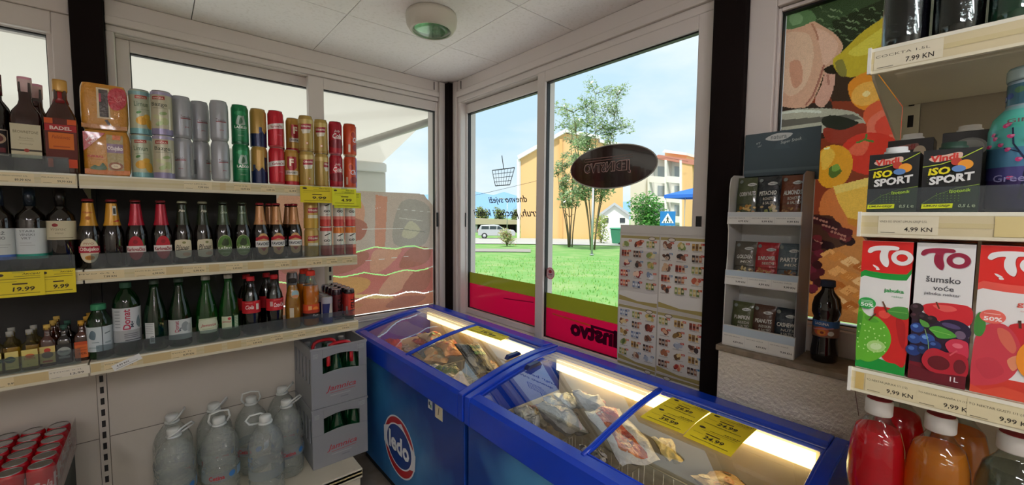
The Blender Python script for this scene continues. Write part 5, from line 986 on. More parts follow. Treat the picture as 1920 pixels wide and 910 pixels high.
b = MB(); art(b, [rect(-.07, .168, .07, .2, '#3c6a7c')] + [ell(-.06+.012*k, .184+.006*math.sin(k*2), .006, .005, ['#2c4a8c', '#4f7a5c', '#7a8ac0'][k % 3], 0, 10) for k in range(11)], cyl(.0245), CANP, du=.004); b.build('neck_label', t)
b = MB(); b.lathe([(.0255, .205, '#9fb3b4'), (.0262, .208, '#a8bcbc'), (.0262, .222, '#8aa4a4'), (.024, .226, '#7f9a98'), (0, .2265, '#6f8c8a')], CANP, 28); b.build('cap', t)
# dark soft drink bottles on the top shelf
SP = [(r*.77, z) for r, z in [(.034, 0), (.040, .006), (.042, .02), (.042, .10), (.039, .12), (.042, .14), (.042, .19), (.036, .24), (.018, .275), (.0145, .29), (.0145, .305)]]
for px, lab, col, gl in ((1698, 'dark cola bottle with a violet sheen at the end of the top right shelf', '#0a0710', None), (1795, 'dark cola bottle with a red flash, second on the top right shelf', '#0c0809', '#7a1a24'), (1905, 'dark green soft drink bottle, third on the top right shelf', '#0c3f2a', None)):
    yy = onX(px, 60, 1.035).y
    bottle('soft_drink_bottle', lab, 'bottle', (1.035, yy, RZ[0]+.0005), SP, glassy('clear_bottle', '#e6f0ee', .03, 1.1), 'dark soft drink bottles', RR, (mat('dark_drink_'+col[1:4], col, .06, 0, .6, coat=.6, bump=(40, .2, .01)), [(r-.0013, q+.001) for r, q in SP[:8]]),
           [([(.0339, .14), (.0339, .19)], '#15121a', [ell(0, .165, .03, .015, gl)] if gl else None, .034, PAPER)] , screwcap(.3, .0155, .018, '#14141c'))
    if gl:
        pass
# big juice bottles on the bottom shelf
JB = [(r*.93, z) for r, z in [(.035, 0), (.042, .006), (.044, .02), (.044, .09), (.040, .105), (.0395, .115), (.044, .128), (.0455, .15), (.0455, .185), (.043, .215), (.036, .243), (.022, .26), (.0175, .27), (.017, .283)]]
JUICE = {'red': glassy('red_syrup', '#ff2a34', .04, .8, haze=.62, hazecol='#ff2038'), 'orange': glassy('orange_syrup', '#ffa02a', .04, .8, haze=.66, hazecol='#ffa030'), 'clear': glassy('clear_syrup', '#c9c9bd', .04, 1.2, haze=.14, hazecol='#8a897c')}
def jb(px, py, X, kind, label, white='#d9d5cd', rz=RR):
    y = onX(px, py, X).y
    b = MB(); b.lathe([(.0195, .272, white), (.0205, .274, white), (.0205, .298, white), (.0185, .301, '#a02a34'), (0, .3015, '#a02a34')], PAPER, 26)
    return bottle('juice_bottle', label, 'bottle', (X, y, RZ[3]+.0005), JB, PETCLR, 'big juice bottles', rz, (JUICE[kind], [(r-.0014, z+.0012) for r, z in JB[:11]]), (), b)
jb(1645, 810, 1.035, 'red', 'big bottle of bright red drink at the end of the bottom right shelf'); jb(1760, 840, 1.035, 'orange', 'big bottle of orange drink in the middle of the bottom right shelf'); jb(1900, 880, 1.035, 'clear', 'big bottle of clear drink cut by the right picture edge')
jb(1684, 790, 1.15, 'red', 'big bottle of red drink in the second row behind the front red one'); jb(1800, 800, 1.15, 'orange', 'big bottle of orange drink in the second row behind the front orange one')
# ================================================================== THE SILL: NUT STAND, SYRUP BOTTLE, JAR
SIL_Z = 1.0455
y0, y1, xf_, xb_ = .574, .364, 1.46, 1.585
st = thing('display_stand', 'white cardboard counter stand with three tiers of nut bags on the sill', 'display stand', (1.52, .47, SIL_Z))
zt = [onX(1358, 398, xf_+.004).z, onX(1357, 505, xf_+.002).z, onX(1350, 607, xf_).z]; zb = [onX(1358, 420, xf_).z, onX(1357, 532, xf_).z, SIL_Z]
CW = mat('white_cardboard', '#cfcfcb', .7)
ztop = onX(1365, 328, xf_).z
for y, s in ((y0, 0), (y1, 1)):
    b = MB(); b.prism([(SIL_Z, xf_), (zb[1], xf_+.004), (zt[1]+.05, xf_+.012), (zb[0]-.02, xf_+.012), (zb[0], xf_+.006), (ztop-.04, xf_+.008), (ztop-.012, xf_+.016), (ztop, xf_+.04), (ztop+.004, xb_), (SIL_Z, xb_)], y-.0015+(.003 if s else 0), y+.0015+(.003 if s else 0), 'y', CW if not s else mat('shaded_cardboard', '#77767a', .6)); world_part(b, 'side_panel', st)  # one side panel is white card with its shade put into the colour
hd0, hd1 = onX(1398, 254, xb_), onX(1540, 240, xb_)
b = MB(); b.box(xb_, xb_+.003, y1-.0, y0, SIL_Z, ztop, CW); world_part(b, 'back_panel', st)
b = MB(); b.box(xb_, xb_+.004, hd1.y, hd0.y, ztop-.02, hd0.z, PAPER, '#3c4a50')
hy = (hd0.y+hd1.y)/2; hz = hd0.z; hw = hd0.y-hd1.y
art(b, [rect(-hw/2, -(hz-ztop)+.0, hw/2, -.002, '#3f4e55'), rect(-hw/2, -(hz-ztop)+.012, hw/2, -(hz-ztop)+.022, '#52626a'), poly([(.0, -.02), (-.02, -.06), (.03, -.06)], '#44545c'), poly([(.05, -.01), (.03, -.05), (.075, -.04)], '#445258'),
        blob([(-.046, -.022), (-.02, -.0085), (.01, -.008), (.034, -.014), (.014, -.029), (-.02, -.031)], '#c4c8c6'), txt('natura', -.006, -.0195, .046, .012, '#6d7678', .01), txt('Super Snack', .03, -.037, .06, .013, '#c4cac8', .005, .3, .12), txt('try', -.066, -.034, .014, .008, '#b9c0be', .0, .3, .3), txt('us!', -.062, -.043, .012, .006, '#b9c0be', 0, .3, .3)],
    flatX(xb_-.0003, hy, hz), PAPER); world_part(b, 'header_card', st)
for k in range(3):
    b = MB(); b.box(xf_+.012, xb_-.001, y1+.003, y0-.002, zb[k]+.002, zb[k]+.005, CW); world_part(b, 'tier_floor', st)
    b = MB(); z_ = zt[k]; h_ = zt[k]-zb[k]
    b.add([(xf_-.001, y1+.001, zb[k]), (xf_-.001, y0+.001, zb[k]), (xf_+.002, y0+.001, z_), (xf_+.002, y1+.001, z_), (xf_+.011, y1+.001, zb[k]), (xf_+.011, y0+.001, zb[k]), (xf_+.0115, y0+.001, z_), (xf_+.0115, y1+.001, z_)], [(0, 3, 2, 1), (3, 7, 6, 2), (0, 4, 7, 3), (1, 2, 6, 5), (4, 5, 6, 7), (0, 1, 5, 4)], PAPER, '#d2d2d0')
    sh = [rect(-.105, h_*.62, .105, h_*.98, '#b4c4d2' if k else '#c9ced2')]; yc = (y0+y1)/2
    for j, pr in enumerate((('4,99 KN', '9,99 KN', '9,99 KN'), ('9,99 KN', '4,99 KN', '9,99 KN'), ('4,99 KN', '4,99 KN', '9,99 KN'))[k]):
        u = -.07+.07*j; sh += [rect(u-.034, h_*.08, u+.034, h_*.62, '#dddcd8'), txt('NATURA SNACK', u-.005, h_*.5, .05, .0035, '#77777a'), txt(pr, u+.014, h_*.24, .03, .007, '#2c2c2c', .02)]
    art(b, sh, lambda u, v, w: (xf_-.0015-w+.003*v/h_, yc-u, zb[k]+v), PAPER); world_part(b, 'price_lip', st)
def pouch(label, x, y, z, w, h, th, col, shapes, rz, tilt, group, name='nut_bag', cat='bag', m=FILM):
    t = thing(name, label, cat, (x, y, z), rz, group); t.rotation_euler = (tilt, 0, rz)
    def fn(u, v, s):
        e = (1-abs(2*u-1)**3)*(1-abs(2*v-1)**5); wig = .0012*math.sin(14*u+9*v)*(1-e)
        return (-w/2*(1-.06*e)+w*u*(1-.0)+w*.03*e*(1-2*u)*0, -s*th/2*e+wig, h*v)
    b = MB(); b.grid(lambda u, v: fn(u, v, 1), 12, 14, m, col); b.grid(lambda u, v: fn(1-u, v, -1), 12, 14, m, col); o = b.build('pouch', t)
    b = MB(); art(b, [s for s in shapes], lambda u, v, ww: (lambda p: (p[0]+w/2*.06*0, p[1]-ww-.0003, p[2]))(fn((u+w/2)/w, v/h, 1)), m, du=w/10, eps=.0001); b.build('front_print', t); return t
def nuts(h, cols, n, seed):
    r_ = random.Random(seed); return [ell(r_.uniform(-.024, .024), r_.uniform(.008, h*.36), r_.uniform(.004, .007), r_.uniform(.003, .0045), r_.choice(cols), r_.random()*3, 10) for _ in range(n)]
def nutart(h, title, sub, cols, band_, seed, logo='#c9ccca', dark='#1c2226'):
    return [rect(-.031, .004, .031, h*.40, band_)] + nuts(h, cols, 26, seed) + [blob([(-.002, h*.82), (.008, h*.86), (.018, h*.86), (.026, h*.83), (.016, h*.79), (.004, h*.79)], logo), txt('natura', .013, h*.825, .018, .005, '#4a5254', .01), ell(-.022, h*.9, .006, .006, '#7f8886'), txt(title, .0, h*.62, .05, h*.095, '#d6d6d0', .03, .15, .06)] + [txt(s_, .006, h*(.50-.09*i), .036, h*.06, '#c9c4b8', .01, .15, .06) for i, s_ in enumerate(sub)]
brn = ['#b98a54', '#8a5a30', '#d0a46a', '#6a4222']
bags = [('CORN NUTS', ['BBQ'], '#4a5236', '#3a4430', ['#c99a4a', '#a8742c', '#d8b46a'], 0, -.066, .125, .110, 'green bag of corn nuts on the top tier of the stand'), ('PISTACHIO', ['ROASTED', '& SALTED'], '#20262c', '#2c3226', ['#b9a070', '#8a9050', '#d0bd92'], 0, -.003, .13, .122, 'black bag of pistachios on the top tier of the stand'), ('ALMONDS', ['ROASTED', '& SALTED'], '#6e3a24', '#5a2e1c', brn, 0, .064, .125, .116, 'brown bag of almonds on the top tier of the stand'),
        ('GOLDEN', ['MIX'], '#5a544a', '#3f3a2e', ['#c9b078', '#8a7a4a', '#6a5430', '#d8c89a'], 1, -.066, .12, .11, 'dark grey bag of golden mix on the middle tier'), ('SUNFLOWER', ['SEEDS'], '#a8262c', '#8a2a26', ['#c98a5a', '#a86a3a', '#d9b48a'], 1, 0, .12, .11, 'red bag of sunflower seeds on the middle tier'), ('PARTY', ['MIX'], '#56646c', '#39424a', brn, 1, .064, .125, .116, 'blue grey bag of party mix on the middle tier'),
        ('PUMPKIN', ['SEEDS', '& SALTED'], '#4c5230', '#3f4a26', ['#8a9a3a', '#c9c06a', '#5a6a26'], 2, -.066, .118, .11, 'olive bag of pumpkin seeds on the bottom tier'), ('PEANUTS', ['REDSKIN', '& SALTED'], '#54382c', '#3f241c', ['#b07a5a', '#8a4a34', '#d0a888'], 2, 0, .118, .11, 'brown bag of redskin peanuts on the bottom tier'), ('CASHEW', ['NUTS', '& SALTED'], '#252f3a', '#2a2a2c', ['#d0a06a', '#b9824a', '#e0be92'], 2, .064, .122, .116, 'navy bag of cashew nuts on the bottom tier')]
for i, (ti, sub, col, bnd, cols, tier, u, h, _, lab) in enumerate(bags):
    pouch(lab, xf_+(.045 if i == 1 else .052), (y0+y1)/2-u, zb[tier]+.0065, .070, min(h*1.24, .152 if tier == 0 else .139), .026, col, nutart(min(h*1.24, .152 if tier == 0 else .139), ti, sub, cols, bnd, i+1), RR, -.12, 'nut bags')
pouch('dark green bag of pistachios in the second row behind the almonds', xf_+.084, (y0+y1)/2-.02, zb[0]+.0065, .062, .118, .02, '#2b3226', nutart(.118, 'PISTACHIO', ['ROASTED'], ['#b9a070', '#8a9050'], '#2c3226', 31), RR, -.06, 'nut bags')
pouch('dark bag in the second row behind the golden mix', xf_+.09, (y0+y1)/2+.05, zb[1]+.0065, .062, .118, .02, '#3b3630', nutart(.118, 'MIX', [], brn, '#2c2622', 32), RR, -.06, 'nut bags')
pouch('grey bag in the second row behind the party mix', xf_+.09, (y0+y1)/2-.06, zb[1]+.0065, .062, .122, .02, '#4b555c', nutart(.122, 'PARTY', ['MIX'], brn, '#2c2622', 33), RR, -.06, 'nut bags')
LG = [(.031, 0), (.036, .006), (.037, .03), (.033, .07), (.035, .078), (.035, .128), (.033, .135), (.039, .15), (.039, .172), (.034, .195), (.02, .213), (.0165, .22), (.0165, .232)]
p = onX(1550, 660, 1.53)
bottle('syrup_bottle', 'dark syrup bottle with blue cap and peach label on the sill', 'bottle', (1.53, p.y+.006, SIL_Z), [(r*.94, z) for r, z in LG], mat('dark_syrup', '#08050a', .07, 0, .6, coat=.6), None, RR, None,
       [([(.0333, .079), (.0333, .128)], '#2c5f9e', [rect(-.1, .079, .1, .108, '#7a5a4a'), ell(-.004, .096, .02, .014, '#c8603a'), ell(-.004, .094, .011, .009, '#d8852e'), ell(-.002, .093, .005, .004, '#7a2a18'), txt('LAGUNA', -.004, .119, .036, .008, '#e4e6ea', .02), ell(.02, .092, .008, .007, '#cfd2cc'), line([(-.028, .1), (.026, .108)], .003, '#c88a96')], .0334, PAPER)], screwcap(.229, .0185, .02, '#27324c'))
b = MB(); b.box(1.45, 1.619, .59, .84, .64, .70, PLASTER); struct(b.build('trim_5'))
t = thing('sauce_jar', 'glass jar of red sauce standing behind the freezer by the plinth', 'jar', (1.50, .642, .7005))
b = MB(); b.lathe([(.03, 0), (.034, .006), (.034, .07), (.03, .082), (.026, .088)], mat('red_sauce', '#8a2a12', .1, 0, .5, coat=.6), 24); b.build('jar_body', t)
b = MB(); b.lathe([(.028, .086), (.029, .088), (.029, .10), (.0, .102)], STEEL, 24); b.build('lid', t)

b = MB(); pts = [onX(1606, 694, 1.447), onX(1601, 715, 1.447), onX(1604, 740, 1.447), onX(1608, 765, 1.447), onX(1610, 780, 1.447)]
b.tube(pts, .0009, mat('thin_wire', '#8a6a5c', .6), 5); tag(b.build('thin_wire'), 'thin brown wire hanging down the stucco beside the shelf end', 'wire')
# ================================================================== CHEST FREEZERS
BLUE = mat('freezer_blue_plastic', '#0a3cc0', .26, 0, .5, coat=.2)
BPAN = mat('freezer_panel_print', '#0c3482', .3, 0, .5, var=(1.7, '#3f8fc4', .46, .78))
BPAN2 = mat('freezer_panel_swirl', '#0d3c8c', .3, 0, .5, var=(1.9, '#5aa4d0', .42, .70), w4=2.3)
LINER = mat('freezer_liner', '#e2d6ba', .45)
LIDG = glassy('freezer_lid_glass', '#f2f7f6', .0, 2.1)
WARM = mat('freezer_lamp_glow', '#ffdf9a', .5, emit=FREEZER_LAMP)
FX0, FX1, ZF, ZR, ZRIM = .878, 1.425, .772, .862, .668
def prof(x):
    t = max(0, min(1, (x-FX0)/(FX1-FX0))); return ZF+(ZR-ZF)*math.sin(min(1, t/.92)*PI/2)
def onLid(px, py, dz=0):
    r = ray(px, py); lo, hi = .5, 3.5
    for _ in range(50):
        m = (lo+hi)/2
        if EYE+r.z*m > prof(r.x*m)+dz: lo = m
        else: hi = m
    return Vector((r.x*lo, r.y*lo, EYE+r.z*lo))
def freezer(name, label, ya, yb, ymid):
    """ya<yb along the wall"""
    t = thing(name, label, 'freezer', (1.15, (ya+yb)/2, 0), 0, 'chest freezers')
    b = MB(); x0, x1 = FX0+.014, FX1-.012; a, c = ya+.008, yb-.008
    b.box(x0, x0+.045, a, c, .07, ZRIM+.01, BPAN if ya > 1 else BPAN2); b.box(x1-.045, x1, a, c, .07, ZRIM+.01, BPAN); b.box(x0+.045, x1-.045, a, a+.045, .07, ZRIM+.01, BPAN); b.box(x0+.045, x1-.045, c-.045, c, .07, ZRIM+.01, BPAN); b.box(x0+.045, x1-.045, a+.045, c-.045, .07, .24, BPAN)
    world_part(b, 'cabinet', t, .004)
    b = MB(); b.box(x0+.03, x1-.02, a+.03, c-.03, .0, .069, mat('black_plinth', '#101216', .6)); world_part(b, 'plinth', t)
    b = MB(); i0, i1, j0, j1 = x0+.046, x1-.046, a+.046, c-.046; w = .004
    b.box(i0, i0+w, j0, j1, .245, ZRIM+.02, LINER); b.box(i1-w, i1+.02, j0, j1, .245, ZR-.0225, LINER); b.box(i0, i1, j0, j0+w, .245, ZRIM+.02, LINER); b.box(i0, i1, j1-w, j1, .245, ZRIM+.02, LINER); b.box(i0, i1, j0, j1, .241, .245, LINER)
    world_part(b, 'liner', t)
    xs_ = [FX0+(FX1-FX0)*k/14 for k in range(15)]
    b = MB(); side = [(prof(x)+.006, x) for x in xs_]+[(ZRIM, FX1), (ZRIM, FX0)]
    b.prism(side, ya, ya+.034, 'y', BLUE); b.prism(side, yb-.034, yb, 'y', BLUE)
    b.prism([(ZRIM, FX0), (prof(FX0)-.004, FX0), (prof(FX0+.012)+.006, FX0+.012), (prof(FX0+.05)+.001, FX0+.05), (prof(FX0+.05)-.03, FX0+.055), (ZRIM, FX0+.058)], ya+.034, yb-.034, 'y', BLUE)
    b.prism([(ZR-.022, FX1-.075), (ZR+.004, FX1-.075), (ZR+.012, FX1-.065), (ZR+.008, FX1), (ZRIM, FX1), (ZRIM, FX1-.03), (ZR-.022, FX1-.03)], ya+.034, yb-.034, 'y', BLUE)
    world_part(b, 'rim', t, .004)
    b = MB(); b.tube([(x, ymid, prof(x)-.002) for x in xs_[1:-2]], .0095, BLUE, 10); world_part(b, 'centre_bar', t)
    b = MB(); b.box(FX1-.088, FX1-.076, ya+.06, yb-.06, ZR-.072, ZR-.026, WARM); world_part(b, 'lamp_strip', t)
    xa, xb = FX0+.05, FX1-.072
    for k, (p, q, dz) in enumerate(((ya+.03, ymid-.002, -.002), (ymid+.002, yb-.03, -.010))):
        f = MB(); rail_ = [(xa+(xb-xa)*i/12, 0, prof(xa+(xb-xa)*i/12)+dz) for i in range(13)]
        f.tube([(x, p+.006, z) for x, _, z in rail_]+[(x, q-.006, z) for x, _, z in rail_[::-1]], .0055, BLUE, 8, True)
        fo = world_part(f, 'lid_frame', t)
        g = MB(); g.grid(lambda u, v: (xa+(xb-xa)*v, p+.006+(q-p-.012)*u, prof(xa+(xb-xa)*v)+dz), 1, 14, LIDG); gl = g.build('lid_glass', fo)
        if (k == 0) == (ya < 1): continue
        h = MB(); yy = p+.03 if k == 0 else q-.03; xm = xa+.62*(xb-xa)
        h.prism([(prof(xm)-.001+dz, xm-.045), (prof(xm)+.016+dz, xm-.03), (prof(xm+.03)+.016+dz, xm+.03), (prof(xm+.045)-.001+dz, xm+.045)], yy-.012, yy+.012, 'y', mat('lid_handle_navy', '#10245c', .35)); h.build('lid_handle', fo, bev=.003)
    # white slatted strips along the back of the far lid
    for k in range(4):
        s = MB(); q0 = FX1-.165+.024*k; q1 = q0+.0215
        s.grid(lambda u, v: (q0+(q1-q0)*v, ymid+.01+(yb-.045-ymid-.01)*u, prof(q0+(q1-q0)*v)+.004), 1, 3, glassy('slat_plastic', '#f3f4f6', .08, .8, haze=.72, hazecol='#dddde2')); world_part(s, 'back_slat', t)
    return t
F1 = freezer('chest_freezer', 'blue glass topped chest freezer in the window corner with round red and blue emblem', 1.303, 2.462, 1.86)
F2 = freezer('chest_freezer', 'blue glass topped chest freezer in front with yellow price sheets on its lid', .213, 1.292, .735)
# emblem and stickers on the front of the corner freezer
px_ = FX0+.0135; c = onX(748, 838, px_); 
def lf(dy, dz): return c.y-dy, c.z+dz
b = MB(); R_ = .135
em = [ell(0, 0, .176, .155, '#dfe3ea', n=48), ell(0, 0, .167, .147, '#b01824', n=48), poly([(-.18, .045), (.03, .13), (.18, .03), (.172, -.05), (-.02, -.10), (-.178, -.04)], '#dfe3ea'), ell(0, .002, .147, .112, '#e6e9ee', n=44), ell(0, .002, .138, .105, '#173a86', n=44),
      txt('ledo', 0, .006, .23, .095, '#eef2f6', .035)]
art(b, em, flatX(px_-.0005, c.y, c.z), CARD, eps=.0002); world_part(b, 'round_emblem', F1)
p = onX(823, 772, px_); b = MB(); b.box(px_-.0015, px_, p.y-.030, p.y+.030, p.z-.034, p.z+.034, PAPER, '#d9cfb0'); art(b, [txt('1', 0, .0, None, .034, '#3a342a', 0, .2)], flatX(px_-.0016, p.y, p.z), PAPER); world_part(b, 'number_sticker', F1)
p = onX(807, 759, px_); b = MB(); b.box(px_-.0015, px_, p.y-.018, p.y+.018, p.z-.020, p.z+.020, PAPER, '#c9cdd0'); art(b, [rect(-.012, -.004, .0, .012, '#2a3a4a'), rect(.002, -.012, .012, .002, '#3f8a4a')], flatX(px_-.0016, p.y, p.z), PAPER); world_part(b, 'label_sticker', F1)
# ---------------- wire baskets
WIRE = mat('basket_wire', '#d9cfb6', .4, .2)
def basket(label, x0, x1, y0, y1, z0, z1):
    t = thing('wire_basket', label, 'basket', ((x0+x1)/2, (y0+y1)/2, z0), 0, 'wire freezer baskets'); b = MB(); r = .0016
    for z in (z0, (z0+z1)/2, z1): b.tube([(x0, y0, z), (x1, y0, z), (x1, y1, z), (x0, y1, z)], r*(1.7 if z == z1 else 1), WIRE, 6, True)
    nx = max(2, round((x1-x0)/.035)); ny = max(2, round((y1-y0)/.035))
    for i in range(nx+1): x = x0+(x1-x0)*i/nx; b.tube([(x, y0, z1), (x, y0, z0), (x, y1, z0), (x, y1, z1)], r, WIRE, 5)
    for i in range(ny+1): y = y0+(y1-y0)*i/ny; b.tube([(x0, y, z1), (x0, y, z0), (x1, y, z0), (x1, y, z1)], r, WIRE, 5)
    world_part(b, 'wire_grid', t); return t
ix0, ix1 = FX0+.068, FX1-.066
basket('cream wire basket at the back of the corner freezer, far one', ix0+.005, ix1-.005, 1.68, 1.915, .30, .655)
basket('cream wire basket in the corner freezer, nearest to the second freezer', ix0+.005, ix1-.005, 1.372, 1.66, .30, .65)
basket('cream wire basket under the white slats of the front freezer', ix0+.005, ix1-.16, .765, 1.00, .30, .64)
basket('cream wire basket in the far end of the front freezer', ix0+.005, ix1-.16, 1.015, 1.225, .30, .62)
basket('cream wire basket holding meat bags in the near end of the front freezer', ix0+.005, ix1-.13, .44, .72, .30, .64)
# ---------------- frozen goods
FOOD = printed('frosty_bag', .22, 0, (45, .7, .012), coat=.4)
CLEARBAG = glassy('clear_bag_film', '#eef3f4', .08, 1.2, haze=.30, hazecol='#e6e6e6', bump=(50, .8, .01))
def frozen_bag(label, c, size, rot, col, shapes, seed=0, name='frozen_bag', cat='bag', group='frozen bags', m=None, nz=1.0):
    m = m or FOOD; w, h, th = size; r_ = random.Random(seed); ph = [r_.uniform(0, 6.28) for _ in range(6)]
    t = thing(name, label, cat, c, 0, group); t.rotation_euler = rot
    def fn(u, v, s):
        e = (max(0, 1-abs(2*u-1)**4)*max(0, 1-abs(2*v-1)**4))**.6
        k = nz*(.006*math.sin(7*u+ph[0]+3*v)+.005*math.sin(9*v+ph[1]-4*u)+.0035*math.sin(17*u+13*v+ph[2]))
        ex = .006*math.sin(8*v+ph[3])*(2*u-1); ey = .006*math.sin(8*u+ph[4])
        return (-w/2+w*u+ex, -h/2+h*v+ey, s*(th/2*e)+k*(.25+.75*e))
    b = MB(); b.grid(lambda u, v: fn(u, v, 1), 18, 18, m, col); b.grid(lambda u, v: fn(1-u, v, -1), 18, 18, m, col); o = b.build('pouch', t); keep_in(t, o, label)
    if shapes:
        b = MB(); art(b, shapes, lambda u, v, ww: (lambda p: (p[0], p[1], p[2]+ww+.0006))(fn(min(1, max(0, (u+w/2)/w)), min(1, max(0, (v+h/2)/h)), 1)), FOOD, du=w/14, eps=.0002); b.build('print', t)
    return t
def blots(w, h, cols, n, seed, r0=.008, r1=.02):
    q = random.Random(seed); return [ell(q.uniform(-w*.42, w*.42), q.uniform(-h*.42, h*.42), q.uniform(r0, r1), q.uniform(r0, r1)*.8, q.choice(cols), q.random()*3, 9) for _ in range(n)]
def at_in(px, py, z): return onZ(px, py, z+(LIFT if z > .55 else 0))
LIFT = .07
def keep_in(t, o, label):
    """slide a bag so that it lies inside its own freezer, under the lid"""
    if 'freezer' not in label and 'near basket' not in label: return
    ya, yb = (1.303, 2.462) if 'corner freezer' in label else (.213, 1.292)
    M_ = Matrix.Translation(t.location) @ t.rotation_euler.to_matrix().to_4x4(); V = [M_ @ v.co for v in o.data.vertices]
    for ax, lo, hi in ((0, FX0+.068, FX1-.092), (1, ya+.062, yb-.062)):
        a = min(v[ax] for v in V); c = max(v[ax] for v in V)
        if a < lo: t.location[ax] += lo-a
        elif c > hi: t.location[ax] += hi-c
    d = max(0, max(v.z-(prof(v.x)-.022) for v in V)); t.location.z -= d; f = .25-min(v.z for v in V)+d
    if f > 0: t.location.z += f
D = math.radians
# corner freezer, far half: lidded cups
cup = None
for i, (cx_, cy_, col) in enumerate(((1.0, 2.352, '#2c3a5a'), (1.0, 2.279, '#23304e'), (1.0, 2.205, '#8a3a2c'), (1.072, 2.352, '#7a2c28'), (1.072, 2.28, '#2c3a5a'), (1.072, 2.208, '#a85a3a'), (1.144, 2.352, '#26324e'), (1.144, 2.28, '#34425e'))):
    p = Vector((cx_, cy_, 0)); nm = ['front left', 'front second', 'front third', 'middle left', 'middle second', 'middle third', 'rear left', 'rear second'][i]
    t = thing('ice_cream_cup', f'round lidded ice cream cup in the corner freezer, {nm} of the cups', 'cup', (p.x, p.y, .60-.004*(i % 3)), 0, 'ice cream cups'); t.rotation_euler = (.04*math.sin(i*2), .05*math.cos(i*3), i)
    b = MB(); b.lathe([(.024, 0, col), (.0315, .058, col)], CARD, 24); b.build('cup', t)
    b = MB(); b.lathe([(.0335, .055, '#a8a9ad'), (.0335, .063, '#b9babd'), (.030, .0645, '#b0b1b6'), (.0, .0645, '#9b9ca3')], CARD, 24); art(b, [ell(0, 0, .024, .024, ['#5a5f72', '#8a8b92', '#8a4a3a'][i % 3], n=20), ell(.003, .002, .013, .011, '#c9b0a0', n=12)], lambda u, v, w: (u, v, .0646+w), CARD); b.build('lid', t)
p = at_in(740, 652, .62); frozen_bag('bright red glossy bag lying over the cups in the corner freezer', p, (.23, .085, .03), (.12, -.15, D(70)), '#c4141c', [], 2, nz=.8)
p = at_in(815, 630, .60); frozen_bag('orange printed snack bag beside the bar in the corner freezer', p, (.15, .09, .035), (.1, .1, D(100)), '#c8501e', blots(.15, .09, ['#e07a2c', '#b83a1c', '#e8b090', '#5a2a1c'], 16, 5), 5)
frozen_bag('dark pack under the cups in the corner freezer', (1.13, 2.17, .43), (.32, .40, .30), (0, 0, 0), '#57453c', blots(.3, .38, ['#3a3a4a', '#7a4a34', '#9a8a7a'], 24, 6, .015, .035), 6)
# corner freezer, near half
def fb(label, px, py, z, size, rot, col, cols=None, seed=1, n=18, extra=(), **k):
    p = at_in(px, py, z); sh = (blots(size[0], size[1], cols, n, seed) if cols else [])+list(extra); return frozen_bag(label, p, size, rot, col, sh, seed, **k)
fb('dark blue box of ready meal beside the bar in the corner freezer', 800, 655, .60, (.17, .12, .035), (.1, -.1, D(78)), '#2a3a56', None, 11, extra=[rect(-.07, -.05, .0, .05, '#3c4c6a'), txt('FRIKOM', .02, .03, .09, .016, '#cfd6de', .02), ell(.045, -.01, .03, .022, '#7aa0b8'), ell(-.035, -.01, .03, .03, '#b98a6a')])
fb('green and white bag of mixed vegetables in the corner freezer', 840, 640, .61, (.17, .12, .04), (.1, -.12, D(95)), '#d9cdb0', ['#3f8a3a', '#d8582a', '#e8d8a8', '#c8331e', '#6aa84a'], 12, 26)
fb('orange bag of frozen carrots in the corner freezer', 845, 663, .615, (.18, .13, .04), (.15, -.15, D(80)), '#d9822c', ['#e89a3c', '#c8641c', '#e8b070', '#d8501c'], 13, 24)
fb('clear bag of orange pieces in the middle basket of the corner freezer', 818, 672, .60, (.15, .13, .05), (.2, -.05, D(60)), '#d8a06a', ['#d87a2c', '#e8c09a', '#c9a888', '#e0d0b8'], 14, 20)
bx = fb('dark box with a vegetable picture propped up in the corner freezer', 888, 678, .665, (.20, .15, .028), (.18, -.52, D(84)), '#3a2f2a', None, 15, extra=[poly([(-.095, -.07), (.0, -.07), (.03, .07), (-.095, .07)], '#4a4340'), ell(-.03, .04, .035, .018, '#8a8480', .3), ell(-.01, .02, .03, .012, '#6a625e', .4)]+blots(.0001, .0001, ['#fff'], 0, 1)+[ell(.02+.022*(k % 4), -.05+.025*(k//4), .014, .012, ['#7a9a4a', '#c9b97a', '#5a7a34', '#d0a04a'][k % 4], 0, 10) for k in range(12)], nz=.35)
fb('white and pink bag at the front of the corner freezer', 806, 700, .62, (.17, .12, .045), (.1, -.2, D(70)), '#d8c4b8', ['#c9a8a0', '#e6dcd4', '#b98a80', '#e8e0d8'], 16)
fb('green vegetable bag in the near basket of the corner freezer', 845, 702, .615, (.14, .11, .04), (.1, -.1, D(90)), '#6a7a3a', ['#4f6a2a', '#8a9a4a', '#3c5a24', '#b9a86a'], 17)
fb('pink bag of frozen fish pieces at the near corner of the corner freezer', 850, 728, .625, (.20, .12, .05), (.05, -.2, D(80)), '#c9a494', ['#b98474', '#d8bcae', '#c99484', '#e0ccc0'], 18, 22)
fb('pale orange bag beside the dark picture box in the corner freezer', 918, 690, .63, (.13, .10, .04), (.1, -.2, D(85)), '#d8b078', ['#c9944a', '#e0c89a', '#b97a34'], 19)
frozen_bag('brown pack lying deep at the back of the corner freezer', (1.15, 1.797, .43), (.32, .19, .24), (0, 0, 0), '#a88a5a', blots(.3, .18, ['#c9a874', '#8a6a3c', '#d8c090'], 14, 20, .015, .03), 20)
